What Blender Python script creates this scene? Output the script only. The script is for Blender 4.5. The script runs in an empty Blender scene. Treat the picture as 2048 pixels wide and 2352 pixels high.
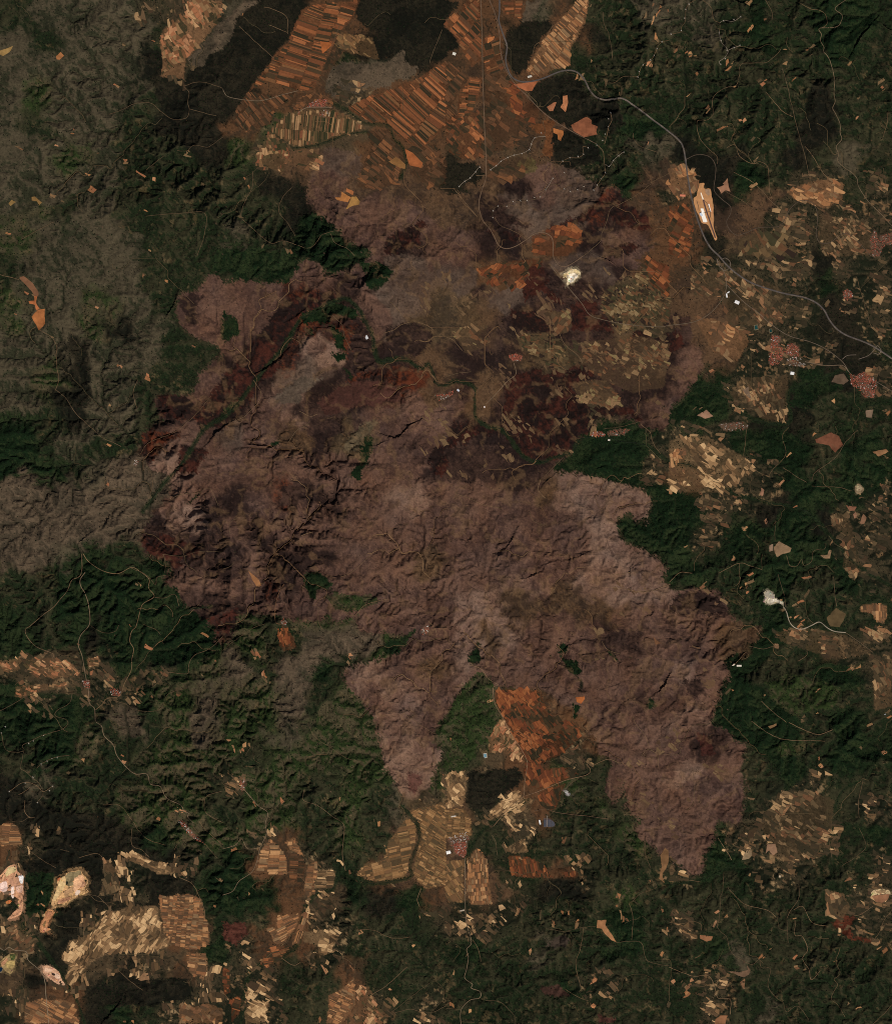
import bpy, math, random, heapq
import numpy as np
from mathutils import Vector
from mathutils.geometry import delaunay_2d_cdt

# ------------------------------------------------------------------ camera, sky, sun, exposure
# The land is seen straight down from very high up.  1 unit = 1 metre; maps are
# written in map units of 10 m (x to the east, y to the south, 2048 x 2352).
scene = bpy.context.scene
COL = scene.collection
M = 10.0                                   # metres per map unit
def wx(px): return (px - 1024.0) * M
def wy(py): return (1176.0 - py) * M

cam_d = bpy.data.cameras.new('camera')
cam = bpy.data.objects.new('camera', cam_d)
COL.objects.link(cam)
CAM_H = 150000.0
cam.location = (0, 0, CAM_H)
cam.rotation_euler = (0, 0, 0)
cam_d.sensor_fit = 'VERTICAL'
cam_d.sensor_height = 24.0
cam_d.lens = 12.0 / (11760.0 / (CAM_H - 180.0))
cam_d.clip_start = 1000.0
cam_d.clip_end = 400000.0
scene.camera = cam

SUN_AZ, SUN_EL = math.radians(147.0), math.radians(50.0)    # south-east, morning
world = bpy.data.worlds.new('World')
scene.world = world
world.use_nodes = True
wn = world.node_tree
sky = wn.nodes.new('ShaderNodeTexSky')
sky.sky_type = 'NISHITA'
sky.sun_disc = False
sky.sun_elevation = SUN_EL
sky.sun_rotation = SUN_AZ
sky.altitude = 900.0
bg = wn.nodes['Background']
bg.inputs['Strength'].default_value = 0.05
wn.links.new(sky.outputs[0], bg.inputs['Color'])

sun_d = bpy.data.lights.new('sun', 'SUN')
sun_d.energy = 4.5
sun_d.angle = math.radians(0.53)
sun_d.color = (1.0, 0.96, 0.90)
sun = bpy.data.objects.new('sun', sun_d)
COL.objects.link(sun)
sdir = Vector((math.sin(SUN_AZ) * math.cos(SUN_EL), math.cos(SUN_AZ) * math.cos(SUN_EL), math.sin(SUN_EL)))
sun.rotation_euler = (-sdir).to_track_quat('-Z', 'Y').to_euler()
sun.location = sdir * 60000

vs = scene.view_settings
vs.view_transform = 'Standard'
vs.look = 'None'
vs.exposure = -0.25
vs.gamma = 1.0
try: vs.use_curve_mapping = False
except Exception: pass
scene.cycles.use_denoising = False
scene.cycles.filter_width = 1.0
K_ALB = 0.95            # linear picture value on flat sunlit ground -> albedo

random.seed(7)
rng = np.random.default_rng(11)
def lin(c):
    a = np.asarray(c, float) / 255.0
    return np.where(a <= 0.04045, a / 12.92, ((a + 0.055) / 1.055) ** 2.4)
def alb(c): return np.clip(lin(c) * K_ALB, 0.0, 0.92)

# ------------------------------------------------------------------ map data
def T(c, r, pts):
    """points read in one of the 4 x 4 map sheets (3.5 steps per map unit)"""
    return [(512 * c + x / 3.5, 588 * r + y / 3.5) for x, y in pts]

LET = {}
def sheet(c, r, rows):
    for j, s in enumerate(rows.split()):
        assert len(s) == 8, (c, r, j, s)
        for i, ch in enumerate(s): LET[(8 * c + i, 9 * r + j)] = ch
sheet(0,0,"nNNNNEYY NnNNNnYN NNNNNKEK NGNNNnKK NnNNnnKK NNGNnnnK NNNNnnnn NGnNnnnn GNNNNnnn")
sheet(1,0,"NKKOOKKK KKOOOKKK KOOOnNNO KOOOYOOO OGYYYOOO GYWQQOOW nKKBWWWW nnKBBBBW NnnFBBDB")
sheet(2,0,"OOONOnnN OOKOOKnn OWOOnnnn OWWKKnnn WWWOWKFF KWgWKnnN KWDBQnFW WDQQQRDO BDDWODBB")
sheet(3,0,"NNnFnFFn nNnFnFFn nnnnnnnn nnnnnKnn nnnnnKnn KKKnKnNn EKFnEEnE OWWWEWEE OKggEEEE")
sheet(0,1,"nNNNNnnn GNNGNnFB NNNGKNnB NNKNNNnn NGKNNnnB NnKNNnDR FnNnnDBB FFnNPPLB PPPPPPBB")
sheet(1,1,"FFFBFFQQ BBRRDBQQ GBRRRBQg BDRLFDDW DDQQDDRW DBLDDBBB QBWDgFBB BBBBBBBD DBRDBBLB")
sheet(2,1,"QOODQQDO gDQDDDYY gWDWDDgY DDWgYDDD DWDDDDDD GWDDDYDB DDDDDFFD DDDDFFFE BBBWLLLF")
sheet(3,1,"OEEEEKEE WgEEEFEE DWEEEKKE BWEEEEKn BFEEFFKE FFEKKnnn EEFFFnFn OEEEFnFF FEEKFFFE")
sheet(0,2,"PPPPPPLD PPNFnDDD nnFFFFBB FnFFFFFD FnFKFFFF EYYEFEFG FEFEEFGP FFFnPnGP nFFGnGGG")
sheet(1,2,"BDBBBBBB DBDDBBBW BBDBBBBB DBBGGBBB GGnPPBGB PnPFnLBW GGPnGBLB GGNGGGLB GnGGGGLL")
sheet(2,2,"BBBBBLFF BBBBBLLL BBLBWLLL LLWWWWBB LWLBBDDB LBBBGBBB BGOOBBBB GGOOOBBB nYOKEBBB")
sheet(3,2,"FEFFFKEE FnFnFFEE nFnFFnFE BBnFnnnn BBWFngEE LBFnnFFE BBFFnnnn LFFFFnFn BDBFGnFF")
sheet(0,3,"KNnnnGGG KKnnGGGn OEKKKFGG EKKKEKEn EFEKEKKF EEKEKYOn EKKYYYOF gKEYKEOE EOOKFnEE")
sheet(1,3,"EGGnGGLG nGGnGnNY GEOnGnWW FOWEnOWW FFOYFKFO BnOEnnnE EOOEnnnn EEnnOnnn EEnnOEnE")
sheet(2,3,"YKOOGnBB WEYOnGnB WnEnnnGB WWnOEnnn WWEKKnGn EEnnnnFn FnnNnnFn nnnnFEnn nnnnnnnn")
sheet(3,3,"LBnnFEnn BBnEEEnE BFEEEEnF EFFEEnnE nnnnnnEE EnnnnnEE nFNnnnnn nEnnnnnn nEnNnnnn")
NC, NR = 32, 36

# letter: colour a, colour b, share of b, tree density, relief, family (0 both, 1 burnt, 2 not burnt)
COVER = {
 'N': ((74,65,48),(42,42,27), .42, .24, .95, 2),
 'P': ((88,73,56),(62,53,40), .42, .10, .95, 2),
 'n': ((50,48,30),(23,32,14), .54, .50, 1.0, 2),
 'K': ((36,31,20),(17,17,9), .50, .62, .55, 2),
 'F': ((14,29,10),(33,42,20), .30, .75, 1.10, 2),
 'G': ((38,49,21),(68,60,41), .42, .42, 1.05, 2),
 'E': ((26,29,16),(56,48,32), .45, .45, .45, 2),
 'B': ((94,68,54),(72,51,42), .42, .04, .95, 1),
 'L': ((116,89,72),(97,72,59), .40, .02, .95, 1),
 'D': ((64,45,36),(36,24,20), .64, .12, .90, 1),
 'M': ((64,31,22),(27,17,14), .60, .14, 1.0, 1),
 'R': ((86,42,24),(44,27,21), .52, .15, 1.25, 1),
 'Q': ((88,70,57),(71,55,45), .45, .03, .75, 1),
 'W': ((86,63,43),(58,43,31), .45, .10, .35, 0),
 'O': ((88,60,38),(62,46,31), .45, .06, .16, 0),
 'Y': ((76,61,42),(52,44,30), .45, .12, .25, 0),
 'g': ((84,65,44),(60,47,33), .45, .08, .28, 0),
}

burn_outline = (
 T(1,0,[(690,1440),(680,1600),(780,1720),(900,1800),(950,1900),(1040,1960),(1160,1960),(1200,2050)]) +
 T(1,1,[(1200,0),(1110,60),(940,150),(830,140),(760,50),(640,30),(620,130),(560,190),(400,240),(200,190),(60,210),(0,250)]) +
 T(0,1,[(1792,170),(1700,150),(1560,280),(1450,300),(1440,480),(1480,570),(1560,650),(1700,720),(1780,700)]) +
 T(1,1,[(30,790)]) + T(0,1,[(1700,850),(1620,930),(1600,1000),(1580,1060),(1550,1110),(1250,1120),(1230,1200),(1290,1290),
   (1380,1330),(1160,1390),(1150,1490),(1110,1560),(1120,1610),(1200,1660),(1240,1720),(1370,1740),(1370,1900),(1350,1980),(1300,2058)]) +
 T(0,2,[(1230,0),(1140,180),(1130,280),(1200,350),(1300,380),(1400,440),(1390,490),(1310,540),(1340,590),(1420,590),(1430,640),
   (1460,750),(1530,790),(1600,830),(1700,900),(1720,990),(1700,1080)]) +
 T(1,2,[(0,1070),(60,1010),(110,900),(130,800),(300,800),(420,830),(480,870),(700,850),(780,860),(850,830),(900,900),(1080,830),
   (1090,960),(1250,980),(1400,1000),(1500,960),(1480,1040),(1380,1160),(1250,1190),(1040,1240),(940,1300),(960,1360),(1080,1450),
   (1110,1480),(1130,1560),(1200,1640),(1220,1770),(1270,1900),(1310,2050)]) +
 T(1,3,[(1310,0),(1390,80),(1410,170),(1450,250),(1490,330),(1540,340),(1590,290),(1650,200),(1700,80),(1720,0)]) +
 T(1,2,[(1720,2050),(1760,1950),(1720,1850),(1690,1770),(1720,1700),(1792,1650)]) +
 T(2,2,[(0,1640),(60,1580),(80,1500),(140,1400),(210,1340),(250,1290),(290,1300),(390,1400),(540,1420),(700,1440),(800,1440),
   (830,1560),(870,1640),(960,1660),(1080,1650),(1110,1780),(1210,1800),(1210,1900),(1250,2000),(1400,1980),(1390,2050)]) +
 T(2,3,[(1320,0),(1280,150),(1300,250),(1350,300),(1380,200),(1390,90),(1440,130),(1450,300),(1470,410),(1500,350),(1540,390),
   (1600,380),(1550,470),(1550,580),(1620,600),(1650,650),(1720,690),(1780,680)]) +
 T(3,3,[(0,690),(60,730),(110,800),(170,870),(240,880),(290,790),(285,660),(340,620),(385,540),(380,410),(470,420),(540,470),
   (580,440),(600,300),(610,100),(580,0)]) +
 T(3,2,[(590,2050),(620,1960),(640,1880),(600,1850),(530,1830),(500,1760),(400,1730),(330,1700),(350,1600),(380,1530),(420,1480),
   (400,1420),(440,1380),(470,1300),(470,1180),(600,1060),(700,1050),(740,980),(735,900),(640,900),(480,860),(480,800),(460,720),
   (400,660),(360,620),(200,620),(0,640)]) +
 T(2,2,[(1770,600),(1700,540),(1750,470),(1760,430),(1720,360),(1640,325),(1560,310),(1420,240),(1400,170),(1340,70),(1400,50),(1440,10)]) +
 T(2,1,[(1500,2055)]) + T(2,2,[(1490,60),(1600,80),(1620,50),(1595,0)]) +
 T(2,1,[(1640,2000),(1630,1940),(1580,1880),(1480,1840),(1330,1830),(1280,1800),(1120,1740),(1010,1750),(900,1750),(800,1750),
   (830,1700),(940,1620),(1010,1600),(1040,1560),(1060,1480),(1130,1440),(1200,1380),(1210,1320),(1440,1290),(1560,1360),(1640,1420),
   (1760,1410),(1792,1270)]) +
 T(3,1,[(0,1190),(100,1160),(180,1070),(240,960),(280,860),(270,760),(200,700),(190,560),(140,470),(0,480)]) +
 T(2,1,[(1700,560),(1500,600),(1400,620),(1290,440),(1250,300),(1400,210),(1500,140),(1560,0)]) +
 T(2,0,[(1600,2040),(1700,1900),(1680,1750),(1500,1640),(1400,1600),(1390,1490),(1300,1500),(1100,1450),(1060,1340),(880,1310),
   (720,1320),(560,1450),(380,1490),(280,1520)]) +
 T(1,0,[(1740,1580),(1500,1490),(1380,1480),(1200,1540),(1090,1520),(1060,1450),(1120,1300),(1000,1230),(800,1180),(560,1200),(600,1330)]))

# woods and green ground with crisp edges: (polygon, letter)
PATCH = [
 (T(1,1,[(1100,20),(1240,60),(1380,110),(1330,200),(1260,270),(1150,250),(1130,150)]),'F'),
 (T(1,1,[(640,470),(760,430),(900,380),(1000,400),(1090,470),(1050,500),(900,480),(840,540),(680,550),(630,510)]),'F'),
 (T(1,1,[(880,800),(990,790),(980,850),(930,870)]),'F'),
 (T(1,1,[(990,890),(1050,970),(1040,990),(1000,940)]),'F'),
 (T(1,1,[(1150,1470),(1190,1440),(1200,1560),(1190,1650),(1120,1720),(1110,1800),(1030,1790),(1080,1680),(1110,1550)]),'F'),
 (T(1,1,[(370,1520),(470,1490),(450,1540),(380,1545)]),'F'),
 (T(1,1,[(0,1230),(80,1170),(140,1170),(100,1230),(0,1300)]),'F'),
 (T(0,1,[(1480,1980),(1580,1910),(1620,1910),(1540,1960)]),'F'),
 (T(1,1,[(0,420),(100,480),(130,560),(120,640),(40,680),(0,680)]),'F'),
 (T(1,1,[(690,570),(730,580),(720,630),(690,620)]),'F'),
 (T(1,1,[(840,560),(900,580),(960,640),(990,780),(940,760),(900,680)]),'F'),
 (T(1,2,[(620,520),(680,480),(800,490),(880,570),(860,640),(760,600),(740,690),(690,690),(650,600)]),'F'),
 (T(1,2,[(800,680),(900,640),(1050,660),(1300,690),(1080,800),(900,770)]),'G'),
 (T(1,2,[(1300,1050),(1420,1020),(1560,930),(1500,1010),(1400,1150),(1300,1130)]),'F'),
 (T(2,2,[(880,1100),(930,1060),(980,1080),(970,1140),(900,1140)]),'F'),
 (T(2,2,[(900,1150),(940,1190),(1040,1190),(1090,1280),(1050,1320),(960,1250)]),'F'),
 (T(2,2,[(1050,1330),(1110,1350),(1100,1440),(1070,1460)]),'K'),
 (T(2,2,[(1040,1530),(1080,1560),(1060,1650),(1025,1640)]),'F'),
 (T(2,2,[(1610,1500),(1680,1540),(1670,1590),(1610,1580)]),'F'),
 (T(2,2,[(1320,1110),(1400,1200),(1380,1195),(1300,1130)]),'F'),
 (T(2,2,[(190,1150),(230,1070),(270,1060),(250,1150),(300,1170),(260,1220),(180,1210)]),'F'),
 (T(2,2,[(0,1640),(60,1580),(80,1500),(140,1400),(210,1340),(250,1290),(290,1300),(390,1400),(380,1530),(420,1640),(380,1720),
   (330,1830),(280,1900),(150,2058),(0,2058)]),'G'),
 (T(2,3,[(170,30),(560,0),(610,80),(520,190),(430,220),(350,330),(230,350),(160,280)]),'K'),
 (T(1,0,[(240,0),(640,0),(630,80),(580,200),(530,320),(460,400),(410,480),(340,560),(200,700),(170,780),(110,870),(60,950),(0,1000),(0,360),(60,300),(130,150)]),'K'),
 (T(0,0,[(1792,400),(1640,520),(1520,580),(1480,690),(1250,650),(1230,760),(1350,900),(1500,960),(1792,960)]),'K'),
 (T(1,0,[(1110,0),(1090,80),(1070,150),(1200,220),(1330,250),(1370,380),(1450,430),(1500,520),(1560,560),(1700,500),(1792,440),(1792,0)]),'K'),
 (T(2,0,[(0,0),(100,20),(90,70),(40,100),(0,140)]),'K'),
 (T(2,0,[(0,240),(60,290),(100,350),(80,400),(0,420)]),'K'),
 (T(2,0,[(520,290),(610,170),(780,170),(850,190),(760,320),(700,450),(640,560),(560,600),(510,540)]),'K'),
 (T(2,0,[(650,740),(740,660),(880,610),(1000,590),(1090,640),(1130,740),(1220,810),(1380,820),(1440,1000),(1240,1000),(1180,980),(1110,950),(1020,1040),(900,980),(760,860)]),'K'),
 (T(2,0,[(850,1090),(950,1060),(1200,1180),(1260,1230),(1260,1300),(1050,1350),(920,1320),(850,1270)]),'K'),
 (T(2,0,[(0,1300),(220,1290),(310,1400),(250,1470),(100,1490),(0,1460)]),'K'),
 (T(1,0,[(800,600),(960,480),(1330,500),(1450,400),(1500,540),(1580,560),(1480,640),(1300,700),(1050,740),(860,760),(800,700)]),'P'),
 (T(0,0,[(1792,170),(1792,380),(1640,520),(1540,560),(1520,470),(1620,360)]),'P'),
 (T(1,0,[(0,180),(200,0),(280,0),(130,150),(60,300),(0,360)]),'P'),
 (T(2,0,[(630,0),(760,0),(690,180),(620,170)]),'P'),
 (T(3,1,[(980,1070),(1200,1000),(1400,1040),(1420,1060),(1200,1090),(1130,1200),(970,1230)]),'F'),
 (T(3,1,[(1130,1180),(1280,1080),(1480,1100),(1500,1150),(1420,1240),(1200,1280)]),'n'),
 (T(2,1,[(1040,1560),(1080,1480),(1300,1500),(1560,1520),(1650,1560),(1550,1650),(1500,1760),(1290,1800),(1110,1740),(980,1690),(950,1630)]),'F'),
 (T(3,2,[(760,1370),(1000,1300),(1100,1350),(1300,1380),(1400,1440),(1300,1580),(960,1640),(850,1520)]),'G'),
 (T(0,3,[(700,1750),(1100,1700),(1500,1690),(1560,1850),(1300,1900),(900,1920),(700,1900)]),'K'),
 (T(0,3,[(1270,870),(1420,870),(1560,950),(1560,1010),(1280,1000)]),'K'),
 (T(0,3,[(200,850),(430,850),(450,900),(430,1050),(380,1150),(200,1200)]),'F'),
 (T(0,3,[(700,870),(820,850),(810,960),(780,1000),(700,1000)]),'K'),
]
BURNT = [   # how hard the fire took the ground: (polygon, letter)
 (T(1,1,[(760,280),(930,310),(1000,360),(900,390),(760,420),(640,470),(600,600),(540,720),(430,880),(300,1040),(200,1200),(60,1330),(0,1400)])+T(0,1,[(1600,1420),(1560,1310),(1680,1160)])+T(1,1,[(0,960),(120,840),(330,560),(440,430),(560,320)]),'M'),
 (T(1,1,[(440,440),(560,340),(760,320),(860,350),(640,440),(560,540),(500,680),(380,860),(330,800),(420,620)]),'R'),
 (T(1,1,[(1000,980),(1120,930),(1300,890),(1480,910),(1600,970),(1500,1060),(1380,1010),(1200,975),(1050,1005)]),'R'),
 (T(1,1,[(1300,640),(1400,570),(1560,540),(1690,600),(1640,760),(1560,800),(1400,790),(1320,740)]),'D'),
 (T(1,1,[(1100,540),(1180,620),(1190,740),(1230,860),(1120,900),(1020,880),(1000,760),(1040,640)]),'D'),
 (T(1,1,[(870,1180),(960,1140),(1000,1240),(960,1290),(880,1290)]),'D'),
 (T(2,1,[(650,110),(760,50),(810,110),(810,260),(900,290),(980,390),(860,340),(760,290),(640,380),(600,300)]),'M'),
 (T(2,1,[(520,450),(700,450),(860,440),(800,540),(880,600),(760,640),(560,600)]),'M'),
 (T(2,1,[(1010,400),(1080,370),(1220,370),(1200,470),(1350,530),(1350,620),(1150,600),(1010,600),(1000,500)]),'M'),
 (T(2,1,[(1510,590),(1700,640),(1792,600)])+T(3,1,[(60,620),(130,700),(60,760),(0,760)])+T(2,1,[(1700,870),(1560,850),(1480,760)]),'M'),
 (T(2,1,[(460,1010),(640,930),(860,930),(1060,880),(1200,960),(1100,1020),(1000,1080),(1050,1180),(1300,1220),(1500,1200),(1560,1350),(1440,1280),(1200,1320),(1120,1440),(1060,1540),(940,1590),(800,1640),(620,1600),(500,1500),(450,1300)]),'M'),
 (T(2,1,[(590,1060),(700,1040),(810,1090),(780,1160),(590,1170)]),'Q'),
 (T(2,1,[(850,1290),(1000,1260),(1020,1350),(920,1400),(830,1370)]),'Q'),
 (T(2,1,[(570,1300),(660,1310),(680,1460),(610,1520),(560,1420)]),'Q'),
 (T(2,1,[(120,1340),(250,1340),(460,1390),(440,1460),(300,1430),(200,1450),(0,1560),(0,1400)]),'M'),
 (T(2,1,[(0,1540),(260,1540),(420,1560),(600,1640),(560,1760),(300,1800),(0,1800)]),'D'),
 (T(1,1,[(1680,1560),(1792,1500),(1792,1760),(1700,1740),(1640,1640)]),'M'),
 (T(2,1,[(1380,900),(1700,950),(1720,1130),(1560,1200),(1300,1050)]),'D'),
 (T(2,1,[(960,640),(1130,660),(1240,740),(1260,830),(1100,790),(980,720)]),'D'),
 (T(2,0,[(350,1840),(560,1880),(600,1900),(520,1990),(420,1960)]),'M'),
 (T(2,0,[(780,1830),(900,1790),(1060,1760),(1120,1680),(1250,1600),(1390,1560),(1380,1640),(1200,1740),(1060,1800),(900,1850)]),'M'),
 (T(2,0,[(1380,1640),(1560,1640),(1640,1750),(1650,1830),(1500,1830),(1300,1760)]),'M'),
 (T(2,0,[(400,1690),(520,1760),(700,1830),(600,1850),(480,1800)]),'D'),
 (T(2,0,[(1240,1950),(1560,1980),(1500,2058),(1300,2058)]),'M'),
 (T(1,0,[(1300,1950),(1400,1850),(1560,1780),(1640,1800),(1580,1950),(1400,2058),(1300,2030)]),'M'),
 (T(0,1,[(1160,1400),(1300,1440),(1480,1420),(1300,1560),(1240,1660),(1130,1600)]),'R'),
 (T(0,1,[(1430,1720),(1480,1500),(1620,1540),(1680,1580),(1600,1720),(1440,1760)]),'M'),
 (T(0,1,[(1250,1120),(1500,1110),(1560,1200),(1480,1330),(1300,1290)]),'M'),
 (T(0,1,[(1450,330),(1560,290),(1640,330),(1560,480),(1600,560),(1500,560)]),'D'),
 (T(0,2,[(1140,180),(1400,190),(1640,320),(1500,380),(1440,450),(1340,590),(1310,540),(1400,440),(1200,350),(1130,280)]),'M'),
 (T(0,2,[(1600,830),(1792,840),(1792,1000),(1720,960)])+T(1,2,[(0,840),(120,780),(110,900),(40,1020),(0,1060)]),'M'),
 (T(1,1,[(490,1850),(560,1780),(640,1770),(720,1830),(740,1920),(640,1990),(560,2058),(430,2000)]),'D'),
 (T(1,1,[(690,1340),(830,1300),(880,1400),(820,1480),(700,1440)]),'D'),
 (T(1,2,[(320,560),(480,560),(420,700),(330,720)]),'R'),
 (T(3,2,[(60,650),(200,640),(440,720),(460,800),(200,840),(0,800)]),'D'),
 (T(3,2,[(100,1340),(260,1340),(300,1480),(160,1500)]),'D'),
]
BURNT = [b for b in BURNT if b[1] != 'M'] + [b for b in BURNT if b[1] == 'M']
RED = T(3,3,[(1310,1260),(1420,1190),(1510,1200),(1450,1280),(1480,1350),(1620,1370),(1640,1390),(1560,1400),(1480,1370),(1380,1330)])
GROUND_TINT = [   # bare or scorched ground of a colour of its own
 (RED,(92,44,28)),
 (T(1,3,[(0,1250),(180,1240),(190,1330),(110,1440),(0,1380)]),(86,46,36)),
 (T(2,3,[(760,1760),(900,1740),(1000,1820),(940,1850),(820,1830),(740,1790)]),(72,46,38)),
 (T(2,3,[(1220,1960),(1350,2030),(1340,2058),(1210,2058)]),(80,46,38)),
 (T(1,1,[(760,1180),(900,1080),(1050,1000),(1250,1010),(1400,1060),(1480,1180),(1380,1230),(1100,1210),(830,1280)]),(76,46,37)),
 (T(3,2,[(210,1760),(340,1820),(360,1950),(260,1950)]),(62,32,25)),
 (T(1,1,[(480,1060),(640,980),(820,970),(700,1080),(620,1170),(420,1180)]),(90,76,62)),
 (T(1,1,[(1000,1490),(1100,1360),(1210,1310),(1250,1350),(1130,1480),(1090,1580),(960,1580)]),(98,84,62)),
 (T(2,3,[(840,1360),(920,1340),(1000,1390),(960,1440),(830,1430)]),(74,60,50)),
 (T(2,0,[(560,1330),(700,1280),(740,1360),(640,1410)]),(98,84,50)),
 (T(2,0,[(320,620),(500,570),(640,700),(480,760),(560,900),(320,900)]),(88,60,36)),
 (T(2,0,[(660,1000),(860,960),(840,1280),(760,1250),(790,1100)]),(112,68,38)),
 (T(1,3,[(1480,40),(1560,30),(1600,120),(1540,220),(1480,180)]),(96,60,50)),
]
RIVERS = [
 T(0,1,[(1150,2058),(1300,1850),(1480,1650),(1640,1400),(1792,1300)]) + T(1,1,[(130,1180),(330,920),(500,720),(620,520),(760,440),(900,370),(1000,345),(1100,440),
  (1140,520),(1200,640),(1220,760),(1260,850),(1400,830),(1480,840),(1600,910),(1650,860),(1690,950),(1720,1030),(1790,1040)]) +
  T(2,1,[(80,1010),(220,1050),(230,1180),(240,1300),(340,1370),(450,1400),(580,1560),(640,1620),(760,1660),(950,1590),(1020,1590),(1070,1480),
  (1200,1455),(1400,1490),(1600,1520),(1792,1650)]) + T(3,1,[(200,1700),(500,1900),(800,1980),(1100,2058)]) + T(3,2,[(1300,200),(1500,420),(1792,600)]),
 T(3,1,[(180,1060),(330,1040),(480,1120),(560,1240),(700,1320),(960,1340),(950,1150),(980,1070),(1200,1000),(1400,910),(1450,960),(1520,1080),(1500,1200),(1600,1200),(1792,1170)]),
 T(1,3,[(1440,310),(1560,450),(1580,560),(1540,680),(1500,800),(1500,880),(1200,930),(960,850),(880,980),(720,1040),(620,1250),(600,1430),(400,1560),(220,1640),(170,1900),(140,2058)]),
 T(2,3,[(660,260),(450,390),(330,470),(240,580),(190,720),(330,900)]),
 T(1,0,[(880,830),(1000,890),(1140,990),(1330,1010),(1370,1110),(1450,1190),(1470,1300),(1430,1430)]),
 T(1,0,[(1160,1060),(1000,1080),(850,1130),(740,1170),(560,1190)]),
 T(0,3,[(0,1000),(170,1180),(180,1300),(300,1400),(470,1640),(600,1840),(680,2058)]),
 T(3,2,[(880,1180),(960,1160),(1080,1020),(1160,920),(1250,900),(1400,950),(1550,740),(1700,720),(1792,740)]),
 T(3,2,[(600,940),(720,890),(820,860),(780,820),(620,850)]),
 T(0,2,[(1700,760),(1500,790),(1380,900),(1290,980),(1160,1230),(1010,1350),(860,1480),(770,1600)]),
 T(0,2,[(720,900),(650,990),(640,1070),(680,1180),(700,1330)]),
 T(0,2,[(600,1480),(300,1480),(130,1530),(0,1600)]),
 T(3,3,[(1560,100),(1400,180),(1330,330)]),
 T(3,3,[(560,760),(420,830),(240,900),(0,940)]),
 T(3,2,[(1792,1700),(1700,1780),(1560,1920)]),
]
CLIFFS = [   # (line, height m) the high side lies to the right of the line's direction (south-east)
 (T(2,2,[(1700,1450),(1735,1400),(1785,1335)]),110),
 (T(0,1,[(1715,1465),(1760,1410),(1792,1380)]),100),
 (T(1,1,[(570,500),(625,455)]),90), (T(1,1,[(300,925),(395,875)]),100), (T(1,1,[(435,850),(500,770)]),70),
 (T(1,1,[(600,615),(620,560)]),80), (T(1,1,[(825,580),(880,570),(940,630)]),80),
 (T(1,1,[(1120,925),(1175,880)]),70), (T(1,1,[(1210,1530),(1310,1490)]),50),
 (T(1,1,[(1315,1450),(1400,1460),(1460,1400),(1500,1360),(1560,1325)]),90), (T(1,1,[(1590,1320),(1650,1260),(1792,1235)]),40),
 (T(2,1,[(1250,15),(1290,25),(1345,55)]),70), (T(2,1,[(435,490),(450,530),(470,575)]),60),
 (T(3,0,[(1470,410),(1540,300),(1630,190)]),120), (T(3,0,[(1690,190),(1792,255)]),80),
 (T(2,2,[(440,325),(500,260),(550,160)]),70), (T(2,2,[(640,530),(720,495),(790,475)]),60), (T(2,2,[(790,430),(880,390),(1010,385),(1120,330)]),40),
 (T(0,2,[(645,245),(690,195)]),80), (T(0,2,[(1490,785),(1560,765),(1640,780)]),70),
 (T(0,3,[(820,2045),(880,1990),(955,1895)]),100), (T(1,1,[(0,1385),(60,1340)]),70), (T(1,1,[(140,1475),(260,1480)]),40),
 (T(2,2,[(970,1000),(1100,1000)]),20), (T(2,2,[(240,575),(270,560)]),40), (T(3,0,[(500,0),(560,30),(640,40)]),80),
 (T(2,1,[(800,1810),(840,1780)]),70), (T(2,1,[(1700,1650),(1792,1665)]),60), (T(0,1,[(1340,490),(1380,430),(1430,300)]),70),
 (T(1,1,[(270,140),(300,100)]),80), (T(1,1,[(1130,240),(1170,150)]),70), (T(2,2,[(1290,1420),(1440,1360)]),25),
]
# ------------------------------------------------------------------ farmland: strips and mosaics
PAL = {
 'orange': [(140,84,50),(122,74,45),(106,64,40),(156,96,58),(88,60,40),(60,48,32),(70,54,35),(52,44,29),(118,80,50)],
 'dusk':   [(104,68,44),(86,60,40),(66,51,34),(56,45,30),(120,78,48),(74,54,36),(94,64,42),(50,42,28)],
 'striped':[(147,112,74),(123,90,59),(61,56,35),(52,48,30),(101,72,48),(81,67,42),(165,127,88),(118,72,48),(48,48,28)],
 'salmon': [(168,118,82),(153,99,66),(136,103,69),(185,142,99),(75,62,39),(112,77,50),(60,52,33)],
 'pale':   [(178,140,97),(148,114,78),(125,94,63),(97,74,49),(201,162,115),(81,62,42),(69,54,36)],
 'tan':    [(141,104,66),(125,90,56),(109,79,52),(157,118,77),(91,70,46),(118,91,58),(79,63,42)],
 'tanbrick':[(159,110,70),(141,94,60),(116,80,54),(175,129,86),(95,69,47),(84,63,44),(127,98,68)],
 'red':    [(130,74,42),(114,63,37),(98,55,34),(144,86,50),(82,57,36),(58,46,29),(46,39,25)],
 'olive':  [(118,94,62),(98,76,50),(134,110,76),(78,64,43),(62,56,36),(96,66,43),(54,44,29),(46,34,26)],
 'wood':   [(114,90,62),(90,72,49),(72,59,40),(138,99,67),(63,51,35),(52,45,30),(156,123,85),(101,70,47)],
 'clearing': [(62,52,36),(74,59,41),(54,46,31),(86,68,47),(50,44,29),(68,52,36),(98,76,53),(58,50,33)],
 'burnt':  [(116,88,60),(98,74,51),(80,62,43),(136,106,73),(104,70,46),(66,50,35),(124,104,68)],
}
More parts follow.
